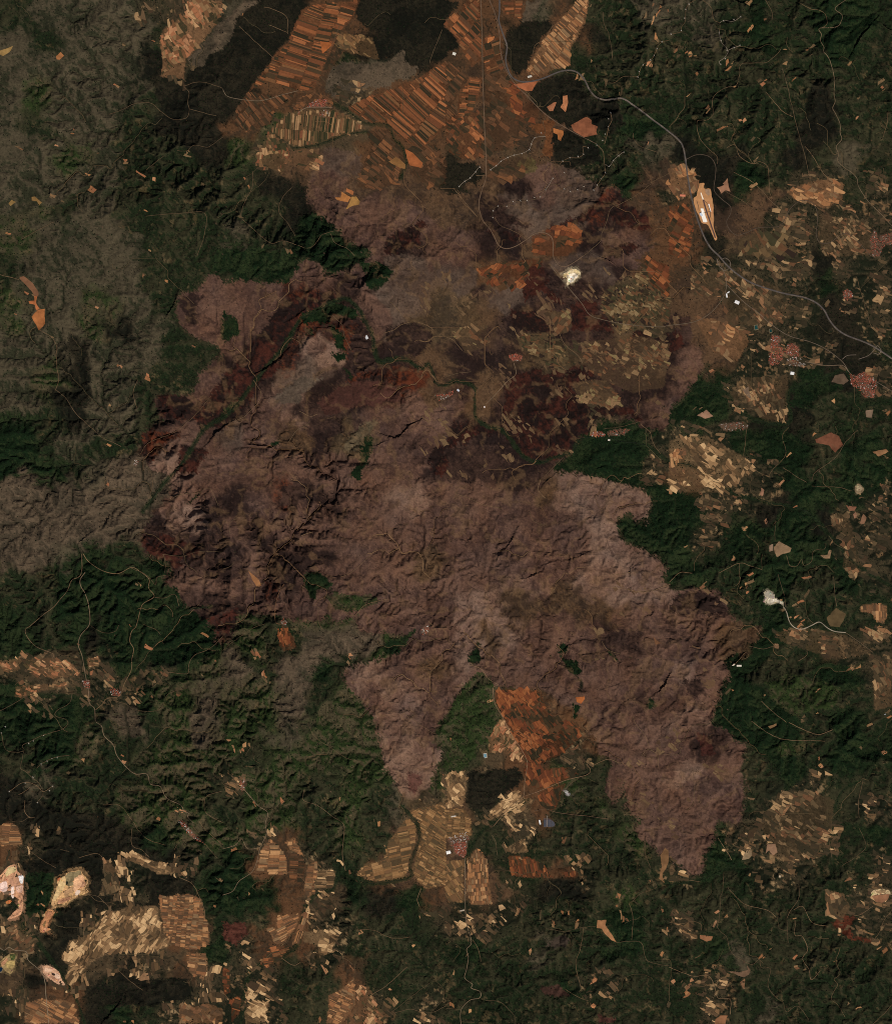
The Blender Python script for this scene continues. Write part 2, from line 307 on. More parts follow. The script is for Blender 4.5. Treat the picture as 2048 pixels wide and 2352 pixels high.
# strips: (label, polygon, direction in degrees down from east, band length, strip width, palette, fill)
STRIPS = [
 ('narrow orange and olive ploughed strips beside the dark wood at the top',
  T(1,0,[(635,85),(720,40),(1100,0),(1060,120),(940,260),(900,330),(870,380),(800,560),(740,710),(620,735),(500,700),(350,650),(210,730),(335,560),(460,400),(530,340),(580,200)]),17,44,4.6,'orange',.93),
 ('fan of dull brown strips at the western tip of the plain',
  T(1,0,[(175,780),(210,740),(450,755),(590,745),(500,850),(420,880),(380,1000),(180,1070),(70,980),(110,870)]),52,30,4.4,'dusk',.85),
 ('lens of upright pale and dark strips below the red-roofed village',
  T(1,0,[(400,1030),(520,910),(640,885),(900,880),(1020,945),(1130,1010),(1140,1035),(900,1105),(740,1165),(560,1180),(390,1055)]),95,26,3.6,'striped',.94),
 ('long orange strips slanting across the middle of the northern plain',
  T(1,0,[(1000,870),(1110,800),(1430,690),(1600,610),(1760,510),(1792,500),(1792,1000),(1700,1100),(1600,1190),(1480,1140),(1390,1080),(1345,1005),(1200,985),(1060,920)]),40,48,5.0,'orange',.92),
 ('dark striped fields west of the straight road',
  T(2,0,[(0,480),(100,560),(185,620),(130,700),(60,830),(90,940),(0,960)]),42,46,4.6,'dusk',.93),
 ('orange strips on the south bank of the wooded stream',
  T(1,0,[(1150,1060),(1330,1040),(1360,1120),(1440,1200),(1455,1340),(1420,1420),(1300,1330),(1130,1310),(1200,1180)]),38,44,5.0,'dusk',.9),
 ('level bright strips between two field roads by the straight road',
  T(2,0,[(185,620),(288,620),(278,760),(230,830),(200,900),(85,955),(120,740)]),4,40,4.2,'orange',.93),
 ('orange ploughland between the straight road and the motorway',
  T(2,0,[(0,150),(100,100),(180,0),(270,0),(280,300),(285,480),(210,540),(150,430),(105,350),(60,285),(0,220)]),42,34,6.5,'orange',.9),
 ('rust red ploughland wedged beside the straight road junction',
  T(2,0,[(300,300),(430,300),(445,450),(455,560),(320,600),(300,480)]),-20,34,9,'orange',.8),
 ('level strips east of the motorway at the top edge',
  T(2,0,[(445,10),(610,0),(610,150),(530,130),(450,110)]),3,50,3.6,'orange',.9),
 ('slanting strip fields north of the motorway bend',
  T(2,0,[(1010,60),(1060,0),(1150,0),(1110,180),(1060,290),(995,400),(1000,520),(800,585),(720,610),(645,580),(700,470),(790,320),(880,200)]),40,26,4.2,'tanbrick',.93),
 ('tan strips west of the tree-lined creek above the plain',
  T(1,3,[(1480,400),(1550,470),(1560,560),(1520,680),(1480,800),(1470,880),(1230,915),(1070,860),(1150,775),(1290,740),(1330,600),(1400,500)]),-14,18,4.4,'tan',.93),
 ('tan fields between the creek and the large village',
  T(1,3,[(1500,345),(1650,315),(1792,270),(1792,950),(1640,970),(1560,910),(1520,830),(1560,690),(1600,560),(1580,450)]),30,14,4.6,'tan',.9),
 ('brown fields south of the large village',
  T(2,3,[(0,740),(140,740),(140,1080),(20,1080),(0,1000)]),58,16,4.6,'tan',.92),
 ('orange brown brick-like fields east of the village road',
  T(2,3,[(170,740),(260,640),(330,740),(340,880),(370,1100),(200,1095),(165,1000)]),88,12,5.2,'tanbrick',.92),
 ('fields north of the large village beside the dark wood',
  T(2,3,[(0,330),(140,330),(200,420),(210,540),(150,560),(0,560)]),14,16,4.4,'tan',.88),
 ('brick red level strips on the western lobe of the southern valley',
  T(1,3,[(335,620),(380,575),(450,640),(505,720),(515,860),(400,845),(255,835),(290,700)]),4,22,4.4,'tanbrick',.95),
 ('grey brown strips between two creeks in the southern valley',
  T(1,3,[(525,700),(570,680),(660,765),(645,880),(630,955),(535,890)]),4,18,4.6,'dusk',.92),
 ('orange fields at the head of the southern valley',
  T(1,3,[(490,600),(570,560),(600,630),(650,720),(600,690),(540,650)]),10,16,5,'tanbrick',.9),
 ('orange strips along the east side of the creek',
  T(1,3,[(680,780),(760,745),(750,830),(725,970),(740,1020),(685,1040),(655,980),(670,880)]),5,18,4.4,'tanbrick',.92),
 ('pale lined terraces by the creek junction',
  T(1,3,[(745,830),(880,822),(905,850),(880,960),(735,970)]),4,26,3.0,'pale',.95),
 ('tan fields with white streaks on the lower creek bend',
  T(1,3,[(340,1290),(430,1290),(440,1195),(560,1185),(615,1165),(600,1260),(540,1350),(480,1430),(415,1410),(385,1340)]),-28,22,4.2,'tanbrick',.93),
 ('orange wedge of fields at the foot of the lower creek',
  T(1,3,[(400,1440),(530,1445),(465,1540),(360,1595),(295,1595),(320,1520)]),-10,20,6,'orange',.93),
 ('narrow tan strips following the lower creek',
  T(1,3,[(690,1130),(690,1190),(610,1420),(560,1420),(600,1300),(640,1180)]),100,22,4.5,'tanbrick',.9),
 ('brick-like tan fields filling the south-western basin',
  T(0,3,[(1275,1030),(1540,1020),(1615,1060),(1640,1180),(1665,1250),(1680,1420),(1590,1455),(1490,1455),(1400,1425),(1315,1330),(1295,1200)]),4,11,4.4,'tanbrick',.93),
 ('orange fields below the south-western basin',
  T(0,3,[(1500,1485),(1650,1495),(1668,1650),(1650,1720),(1520,1650)]),12,16,5.5,'tanbrick',.88),
 ('tan strips at the bottom left corner of the map',
  T(0,3,[(195,1900),(340,1865),(480,1865),(590,1890),(640,2058),(195,2058)]),28,18,4.6,'tanbrick',.9),
 ('fine lined fields above the western quarry',
  T(0,3,[(0,475),(60,435),(150,475),(185,630),(100,615),(0,635)]),4,30,3.2,'tanbrick',.93),
 ('rusty strips on the slope east of the large village',
  T(2,3,[(505,725),(560,705),(660,715),(770,770),(865,880),(700,885),(525,865)]),72,18,4.6,'red',.93),
 ('orange strip below the round dark wood',
  T(2,3,[(930,840),(1060,830),(1050,865),(960,885)]),84,14,5,'red',.93),
 ('tan fields at the bottom edge left of centre',
  T(1,3,[(850,1835),(930,1795),(1050,1690),(1070,1800),(1060,1900),(960,2058),(835,2058)]),28,16,4.6,'tanbrick',.9),
 ('orange strips cut by the lower left edge of the valley',
  T(1,3,[(0,1605),(45,1625),(60,1800),(0,1820)]),5,20,5,'red',.93),
 ('red brown field block beside the lower left track',
  T(1,3,[(62,1855),(150,1835),(135,1980),(72,2040)]),20,22,9,'red',.93),
 ('brown furrowed fields beside the two eastern orchards',
  T(3,2,[(1540,750),(1640,740),(1740,760),(1760,830),(1720,900),(1660,880),(1640,820),(1540,800)]),84,16,4.4,'tanbrick',.88),
 ('orange brown fields on the slope under the white bare hill',
  T(2,1,[(1590,10),(1792,80),(1792,330),(1650,240),(1610,120)]),38,20,8,'red',.85),
 ('orange furrowed plain west of the airfield',
  T(3,0,[(0,1660),(150,1640),(200,1800),(150,2058),(0,2058)]),30,20,8,'red',.9),
 ('terraced fields above the western valley village',
  T(0,2,[(480,1210),(540,1190),(635,1290),(620,1320),(560,1270)]),45,14,4,'salmon',.93),
 ('stack of level terraces north of the round village',
  T(0,2,[(705,1180),(805,1165),(808,1240),(712,1245)]),3,26,3.6,'salmon',.95),
]
# mosaics: (label, polygon, parcel size, palette, fill, direction, elongation)
MOSAICS = [
 ('brown scrubby fields between the strip fields and the bare hill',
  T(1,0,[(745,715),(800,570),(870,390),(930,340),(960,420),(900,500),(850,600),(800,760)]),8,'dusk',.7,20,2.4),
 ('dry brown plots about the red-roofed village',
  T(1,0,[(500,860),(600,760),(700,750),(860,780),(900,850),(680,850),(600,890)]),7,'dusk',.6,30,2.0),
 ('rust brown ploughland east of the straight road',
  T(2,0,[(315,620),(470,590),(520,680),(470,760),(560,900),(640,1020),(560,1180),(330,1240),(315,900)]),12,'dusk',.62,30,2.0),
 ('brown fields below the slanting strips of the plain',
  T(1,0,[(1130,1320),(1300,1345),(1420,1430),(1380,1480),(1200,1530),(1080,1500)]),9,'dusk',.7,38,2.6),
 ('dull orange ground beside the turbine rows',
  T(2,0,[(330,1260),(560,1270),(700,1290),(600,1440),(400,1480),(330,1420)]),11,'dusk',.5,20,1.8),

 ('patchwork of salmon fields in the wood at the top left',
  T(0,0,[(1310,250),(1500,100),(1510,0),(1792,0),(1740,190),(1600,370),(1500,480),(1480,640),(1290,620),(1310,540),(1290,330)]),8.5,'salmon',.62,60,1.4),
 ('small fields scattered on the plain edge under the lens of strips',
  T(1,0,[(380,1060),(540,1190),(500,1320),(480,1400),(280,1320),(250,1250),(350,1150)]),8,'striped',.6,85,1.6),
 ('pale patches on the scorched low hill south of the plain',
  T(1,0,[(560,1210),(780,1200),(800,1320),(700,1380),(500,1320)]),9,'salmon',.38,20,1.5),
 ('field patches north of the plain between the two dark woods',
  T(1,0,[(950,260),(1200,300),(1250,480),(1000,420),(900,380)]),8,'tan',.55,40,1.8),
 ('tan parcels around the stream and the straight road',
  T(1,0,[(1480,1200),(1700,1150),(1792,1300),(1792,1480),(1650,1500),(1500,1400)]),10,'dusk',.7,40,2.2),
 ('rust coloured fields about the wind turbines south of the straight road',
  T(2,0,[(0,960),(200,900),(290,900),(295,1260),(100,1280),(0,1200)]),10,'orange',.6,38,2.2),
 ('orange fields around the wooded motorway triangle',
  T(2,0,[(480,660),(600,650),(640,780),(760,880),(720,960),(560,1000),(470,800)]),12,'red',.55,20,2.0),
 ('orange fields between the burnt slopes and the central plain',
  T(2,0,[(900,1820),(1060,1830),(1100,1950),(980,2058),(700,2058),(690,1900)]),13,'red',.6,10,1.5),
 ('dark and orange parcels along the edge of the burn',
  T(2,1,[(240,110),(420,60),(760,20),(780,50),(640,110),(620,230),(420,260),(280,210)]),9,'red',.72,-38,1.9),
 ('orange field cluster amid the black burnt ground',
  T(2,1,[(800,440),(900,450),(995,440),(985,600),(880,625),(860,540),(800,560)]),10,'burnt',.75,50,1.4),
 ('olive and tan parcels east of the white quarry',
  T(2,1,[(1260,280),(1330,260),(1500,220),(1590,100),(1640,240),(1792,340),(1792,560),(1500,600),(1400,620),(1260,440)]),6.8,'olive',.85,35,1.5),
 ('olive fields round the village ringed by burnt land',
  T(2,1,[(570,650),(800,620),(960,700),(1010,880),(860,900),(700,780),(620,760)]),6.8,'olive',.7,20,1.7),
 ('tan plots on the scorched hillside above the river',
  T(2,1,[(1010,1030),(1170,1000),(1300,1010),(1420,1200),(1300,1210),(1080,1170)]),7,'burnt',.66,25,1.5),
 ('tan plots scattered over the dark burnt terraces',
  T(2,1,[(1100,700),(1560,640),(1792,700),(1760,1050),(1500,1100),(1250,1000),(1080,860)]),7.5,'burnt',.40,30,1.6),
 ('dull green fields within the western burn',
  T(2,1,[(60,600),(330,540),(340,720),(150,780)]),9,'burnt',.42,30,1.4),
 ('orange and black parcels of the southern plateau',
  T(2,2,[(400,1430),(560,1425),(760,1445),(800,1560),(850,1650),(960,1690),(1050,1700),(1080,1800),(980,1900),(900,1960),(720,2050),(650,2050),(600,1900),(480,1720),(450,1640),(400,1550)]),8.5,'red',.86,52,1.7),
 ('pale tilted plots beside the plateau road',
  T(2,2,[(340,1840),(420,1690),(450,1660),(590,1900),(640,2000),(450,1930),(350,1940)]),8,'salmon',.85,-62,2.0),
 ('bright rust fields below the southern plateau',
  T(2,3,[(610,0),(1000,0),(1070,50),(960,95),(740,175),(640,130)]),11,'red',.92,60,1.6),
 ('rust fields above the solar park',
  T(2,3,[(740,200),(960,120),(930,190),(880,330),(820,350),(760,280)]),10,'red',.85,60,1.7),
 ('pale plots north-west of the large village',
  T(2,3,[(0,60),(150,20),(160,150),(130,310),(0,325)]),8,'pale',.85,65,1.6),
 ('pale plots along the ravine of the large village',
  T(2,3,[(350,340),(560,175),(600,240),(720,260),(600,340),(460,420),(380,400)]),7,'pale',.75,-35,1.8),
 ('pale scree-like plots east of the ravine',
  T(2,3,[(500,640),(560,600),(630,575),(645,680),(520,685)]),7,'pale',.8,-40,1.6),
 ('pale and brown plots of the south-western basin',
  T(0,3,[(560,1400),(740,1320),(780,1250),(850,1180),(1000,1130),(1260,1110),(1300,1330),(1400,1430),(1200,1480),(1000,1470),(850,1500),(740,1560),(570,1760),(520,1700),(560,1590),(490,1540)]),9,'pale',.82,-55,1.7),
 ('small plots climbing beside the western wood',
  T(0,3,[(830,740),(880,745),(930,830),(980,980),(900,1020),(800,1010),(835,880)]),8,'wood',.7,70,1.5),
 ('ribbon of plots on the edge of the south-western wood',
  T(0,3,[(950,690),(1100,680),(1300,770),(1430,820),(1380,870),(1260,850),(1050,740)]),8,'pale',.6,25,1.6),
 ('plots at the western margin below the quarries',
  T(0,3,[(0,1330),(160,1240),(280,1400),(260,1500),(0,1460)]),8,'wood',.6,-30,1.7),
 ('plots by the lower left track',
  T(0,3,[(1440,1900),(1560,1930),(1680,1900),(1792,1950),(1792,2058),(1440,2058)]),9,'tanbrick',.6,30,1.5),
 ('pale plots cut into the wood at the bottom centre',
  T(1,3,[(1080,1760),(1180,1760),(1210,1820),(1260,1940),(1330,1990),(1320,2058),(980,2058),(1070,1900)]),8,'salmon',.55,40,1.5),
 ('white and tan clearings east of the lower creek',
  T(1,3,[(640,1330),(700,1320),(900,1290),(930,1380),(860,1500),(780,1500),(760,1430),(650,1400)]),10,'pale',.6,20,1.7),
 ('pale plots at the lower left road fork',
  T(1,3,[(170,1960),(240,1860),(370,1880),(350,2040),(180,2058)]),8,'pale',.7,30,1.5),
 ('tan patches strung along the valley of the western villages',
  T(0,2,[(200,1180),(480,1180),(500,1230),(600,1330),(430,1330),(240,1290)]),6.5,'salmon',.5,30,2.0),
 ('bright dots of fields at the western edge',
  T(0,2,[(0,1200),(120,1180),(190,1150),(150,1280),(20,1290)]),7,'salmon',.45,40,1.3),
 ('terraces on the west side of the valley village',
  T(0,2,[(130,1400),(300,1390),(540,1370),(560,1400),(320,1440),(180,1500),(120,1480)]),7,'salmon',.55,15,1.9),
 ('orange garden plots in the burnt valley',
  T(1,2,[(445,960),(510,920),(560,1000),(590,1080),(520,1110),(460,1080)]),7,'red',.7,75,1.6),
 ('patchwork between the motorway and the first eastern town',
  T(3,1,[(190,100),(400,120),(560,90),(900,270),(1000,480),(800,560),(620,560),(440,520),(480,300),(200,330)]),9,'wood',.5,40,1.6),
 ('orange and brown parcels west of the first eastern town',
  T(3,1,[(200,480),(440,520),(600,600),(650,680),(540,850),(360,770),(280,650)]),12,'tanbrick',.6,25,1.6),
 ('plots along the eastern river loop',
  T(3,1,[(600,980),(960,960),(940,1330),(760,1330),(640,1200),(420,1130),(480,1110)]),8,'wood',.5,70,1.7),
 ('pale clearings in the wooded eastern hills',
  T(3,1,[(0,1480),(300,1440),(580,1600),(700,1720),(560,1800),(450,1900),(250,1900),(0,1900)]),10,'pale',.42,40,1.6),
 ('orange patches at the foot of the burn in the east',
  T(3,1,[(0,1560),(110,1540),(130,1760),(100,1880),(20,1900)]),10,'tanbrick',.55,80,1.6),
 ('tan fields below the forested northern hills',
  T(3,0,[(940,1540),(1200,1440),(1400,1470),(1390,1600),(1250,1680),(1000,1600)]),11,'tanbrick',.6,20,1.5),
 ('patchwork inside the railway loop',
  T(3,0,[(840,1880),(980,1830),(1010,2058),(560,2058),(560,1920),(720,1860)]),13,'olive',.6,40,1.5),
 ('small plots around the north-eastern town',
  T(3,0,[(1210,1720),(1600,1780),(1640,2058),(1240,2058),(1200,1900)]),8,'wood',.42,40,1.5),
 ('tan fields beside the airfield and the motorway',
  T(3,0,[(20,1340),(130,1330),(250,1480),(200,1560),(60,1600),(0,1500)]),10,'tanbrick',.62,60,1.6),
 ('tan clearings right of the southern burn',
  T(3,3,[(640,260),(720,440),(820,330),(880,200),(1000,190),(1200,210),(1330,260),(1320,440),(1260,640),(1080,740),(860,720),(740,480)]),10,'wood',.55,30,1.6),
 ('tan clearings in the woods near the right edge',
  T(3,3,[(1250,980),(1400,1010),(1460,1110),(1390,1240),(1280,1190)]),10,'wood',.6,60,1.4),
 ('plots along the eastern valley road',
  T(3,2,[(840,960),(1150,930),(1400,980),(1640,1130),(1400,1180),(1100,1110),(900,1040)]),8,'wood',.45,20,1.8),
 ('brown fields at the right edge of the map',
  T(3,2,[(1650,1180),(1792,1180),(1792,1560),(1650,1600),(1640,1300)]),9,'wood',.6,60,1.5),
 ('winding terraced strips in the eastern wood',
  T(3,2,[(1300,20),(1420,10),(1480,160),(1500,300),(1560,450),(1480,560),(1400,440),(1420,200),(1310,110)]),9,'wood',.42,65,1.8),
]
# single fields that stand out: (label, polygon, colour, ground work)
FIELDS = [
 ('bright orange field with a jagged edge, left half of the star in the burn',T(1,0,[(950,1540),(1030,1590),(1005,1625),(920,1610),(900,1590),(950,1588)]),(172,112,62)),
 ('tan field, right half of the star-shaped clearing in the burn',T(1,0,[(1035,1580),(1070,1578),(1100,1620),(1090,1650),(1060,1650),(990,1682),(1015,1630)]),(150,110,60)),
 ('small orange field at the top tip of the star-shaped clearing',T(1,0,[(995,1510),(1052,1540),(1042,1568),(990,1540)]),(150,92,54)),
 ('large red brown field with a pale diagonal track beside the motorway wood',T(2,0,[(1005,1005),(1100,950),(1130,940),(1170,970),(1170,1000),(1215,1020),(1205,1060),(1215,1085),(1110,1102),(1020,1052)]),(142,86,58)),
 ('bone-shaped salmon clearing in the middle of the motorway wood',T(2,0,[(940,770),(975,768),(980,830),(960,900),(915,862),(940,830)]),(164,106,70)),
 ('salmon clearing on the west side of the motorway wood',T(2,0,[(810,862),(865,820),(888,822),(860,890),(830,895)]),(150,96,66)),
 ('orange field with hanging prongs below the motorway wood',T(2,0,[(862,1065),(860,1030),(940,1050),(945,1075),(922,1132),(900,1120),(895,1080)]),(160,98,54)),
 ('red orange sliver of field above the motorway wood',T(2,0,[(540,680),(740,650),(690,730),(640,730)]),(158,92,58)),
 ('orange field in the rust ground west of the motorway',T(2,0,[(330,350),(335,305),(390,290),(380,320)]),(176,108,62)),
 ('rust coloured field touching the tree-lined stream',T(1,0,[(1465,1200),(1530,1230),(1605,1310),(1590,1350),(1500,1330),(1478,1270)]),(150,86,48)),
 ('olive brown field west of the tree-lined stream',T(1,0,[(1330,1300),(1390,1260),(1465,1320),(1465,1360),(1420,1350)]),(126,88,50)),
 ('orange field with a pale side inside the strip fields',T(1,0,[(780,330),(850,340),(880,360),(840,400),(800,430)]),(158,90,48)),
 ('pale orange triangular field east of the airfield',T(3,0,[(385,1505),(440,1490),(430,1478),(470,1432),(476,1500),(492,1540),(450,1530),(420,1556)]),(184,122,84)),
 ('long pale field with a ragged edge on the dark upland by the left edge',T(0,1,[(165,180),(200,165),(260,210),(320,290),(318,330),(285,325),(270,290),(230,250)]),(116,80,56)),
 ('narrow orange neck of the long field by the left edge',T(0,1,[(282,325),(310,330),(300,375),(325,430),(300,440),(290,395),(245,385),(240,365),(285,360)]),(166,98,58)),
 ('orange dagger-shaped field by the left edge',T(0,1,[(260,490),(310,440),(365,428),(372,545),(322,602),(290,540)]),(156,96,54)),
 ('pale yellow field at the upper left edge',T(0,0,[(0,425),(60,402),(115,385),(92,430),(40,462),(0,440)]),(150,118,70)),
 ('orange field alone on the north-western upland',T(0,0,[(462,462),(500,430),(526,460),(490,492),(468,488)]),(160,104,62)),
 ('yellowish double field on the western upland',T(0,0,[(262,1590),(290,1585),(345,1635),(325,1658),(305,1625),(265,1615)]),(130,98,56)),
 ('small yellow field left of the double field on the western upland',T(0,0,[(78,1640),(100,1610),(138,1630),(90,1660)]),(126,98,56)),
 ('tan furrowed field beside a track in the eastern forest',T(3,2,[(838,282),(880,235),(982,292),(970,322),(900,340),(862,362),(842,320)]),(164,124,84)),
 ('small pale field left of the tan furrowed field in the eastern forest',T(3,2,[(800,270),(830,258),(832,310),(800,320)]),(174,134,100)),
 ('long ochre field snaking along the southern burn edge',T(2,3,[(1720,700),(1758,642),(1785,660),(1788,740),(1768,800),(1738,850),(1752,922),(1708,890),(1730,790)]),(142,96,54)),
 ('red orange ploughed field with darker squares in the eastern wood',T(3,1,[(1168,1475),(1300,1420),(1362,1450),(1392,1520),(1330,1582),(1280,1522),(1180,1502)]),(140,80,50)),
 ('tan bean-shaped field near the right edge',T(3,1,[(1632,1575),(1740,1550),(1762,1572),(1680,1612)]),(166,112,66)),
 ('pale pink fan-shaped field below the first eastern river loop',T(3,1,[(215,1282),(300,1238),(352,1290),(290,1312),(250,1292)]),(170,120,86)),
 ('grey brown field standing upright beside the eastern river',T(3,1,[(590,1072),(640,1050),(642,1100),(662,1150),(622,1122)]),(136,106,78)),
 ('brown field in the river bend between the two eastern towns',T(3,1,[(1330,960),(1400,945),(1440,1000),(1400,1035),(1300,1015)]),(110,84,60)),
 ('pale square field south of the second eastern town',T(3,1,[(1575,1240),(1640,1235),(1625,1300),(1580,1295)]),(146,114,84)),
 ('salmon leaf-shaped field in the eastern wood',T(3,1,[(728,1920),(740,1862),(762,1880),(750,1930)]),(178,120,84)),
 ('orange field at the right edge in the lower eastern wood',T(3,1,[(1420,2005),(1505,2015),(1490,2050),(1450,2050)]),(150,92,62)),
 ('lobed tan field below the south-western basin',T(0,3,[(1110,1705),(1150,1650),(1190,1652),(1202,1702),(1135,1712)]),(150,112,78)),
 ('pale field at the foot of the tan clearings right of the burn',T(3,3,[(582,738),(620,662),(660,650),(664,700),(640,732)]),(156,124,84)),
 ('salmon clearing with ragged arms right of the southern burn',T(3,3,[(770,692),(790,612),(852,610),(872,680),(832,702),(800,662)]),(160,114,80)),
 ('orange field beside the winding valley track',T(3,3,[(242,1338),(350,1350),(340,1382),(300,1392),(250,1372)]),(158,98,58)),
 ('orange field at the bottom edge right of centre',T(3,3,[(368,2022),(412,1990),(472,1990),(450,2058),(368,2058)]),(160,102,60)),
 ('half-round orange field under a pale quarry near the right edge',T(3,3,[(1628,1030),(1700,1020),(1772,1015),(1760,1060),(1712,1086),(1655,1076)]),(172,110,70)),
 ('orange strip field above the winding valley track',T(3,3,[(345,1270),(370,1222),(384,1225),(360,1282)]),(152,104,66)),
 ('hooked tan field along a stream in the southern hills',T(3,3,[(470,1630),(560,1640),(630,1620),(625,1580),(648,1620),(640,1660),(600,1680),(540,1660)]),(130,94,64)),
 ('orange tooth-shaped field in the southern hills',T(3,3,[(570,1720),(608,1690),(606,1770),(590,1768)]),(162,108,68)),
 ('salmon field at the village road far left of centre',T(0,2,[(722,1285),(745,1275),(742,1310),(720,1312)]),(160,104,70)),
 ('tan squarish field on the eastern slope under the motorway town',T(3,2,[(1265,850),(1340,770),(1420,820),(1400,880),(1370,925),(1290,920)]),(104,80,46)),
 ('salmon field in a clearing at the right of the wooded hills',T(3,2,[(1480,20),(1500,0),(1510,35),(1490,55)]),(168,112,78)),
 ('orange notched clearing right of the wooded hills',T(3,2,[(1530,90),(1560,15),(1585,40),(1570,95)]),(164,110,74)),
 ('tan T-shaped clearing in the eastern forest',T(3,2,[(1212,345),(1270,345),(1285,300),(1300,310),(1292,372),(1240,372)]),(150,112,74)),
 ('orange clearing between two tracks above the eastern forest',T(3,2,[(760,70),(775,50),(788,75),(772,105)]),(172,112,74)),
 ('salmon field in the hills far below centre',T(2,3,[(1215,1225),(1290,1220),(1280,1260),(1370,1400),(1330,1385),(1270,1330),(1250,1290),(1210,1285)]),(150,104,68)),
 ('pale orange field by a track in the southern hills',T(2,3,[(1165,1905),(1185,1890),(1202,1905),(1190,1930),(1165,1925)]),(182,124,82)),
 ('orange lobed field beside the southern track',T(2,3,[(1155,1740),(1190,1680),(1215,1690),(1210,1710)]),(160,106,70)),
 ('pale triangular field south of the brick-like fields',T(2,3,[(420,1105),(455,1098),(480,1130),(435,1150)]),(176,140,100)),
 ('orange spearhead field on the ridge road in the burn',T(2,2,[(1665,1005),(1725,1055),(1680,1065)]),(140,88,52)),
 ('bright orange field at the foot of the green strip in the burn',T(2,2,[(1040,1490),(1110,1480),(1115,1500),(1085,1540),(1050,1525)]),(162,92,48)),
 ('forked tan field in the western hills by the valley road',T(1,2,[(205,470),(240,500),(290,545),(310,595),(270,600),(235,540)]),(136,92,58)),
 ('pale field below the ridge quarry in the eastern valley',T(3,2,[(845,1060),(880,1060),(878,1100),(850,1095)]),(158,112,72)),
]
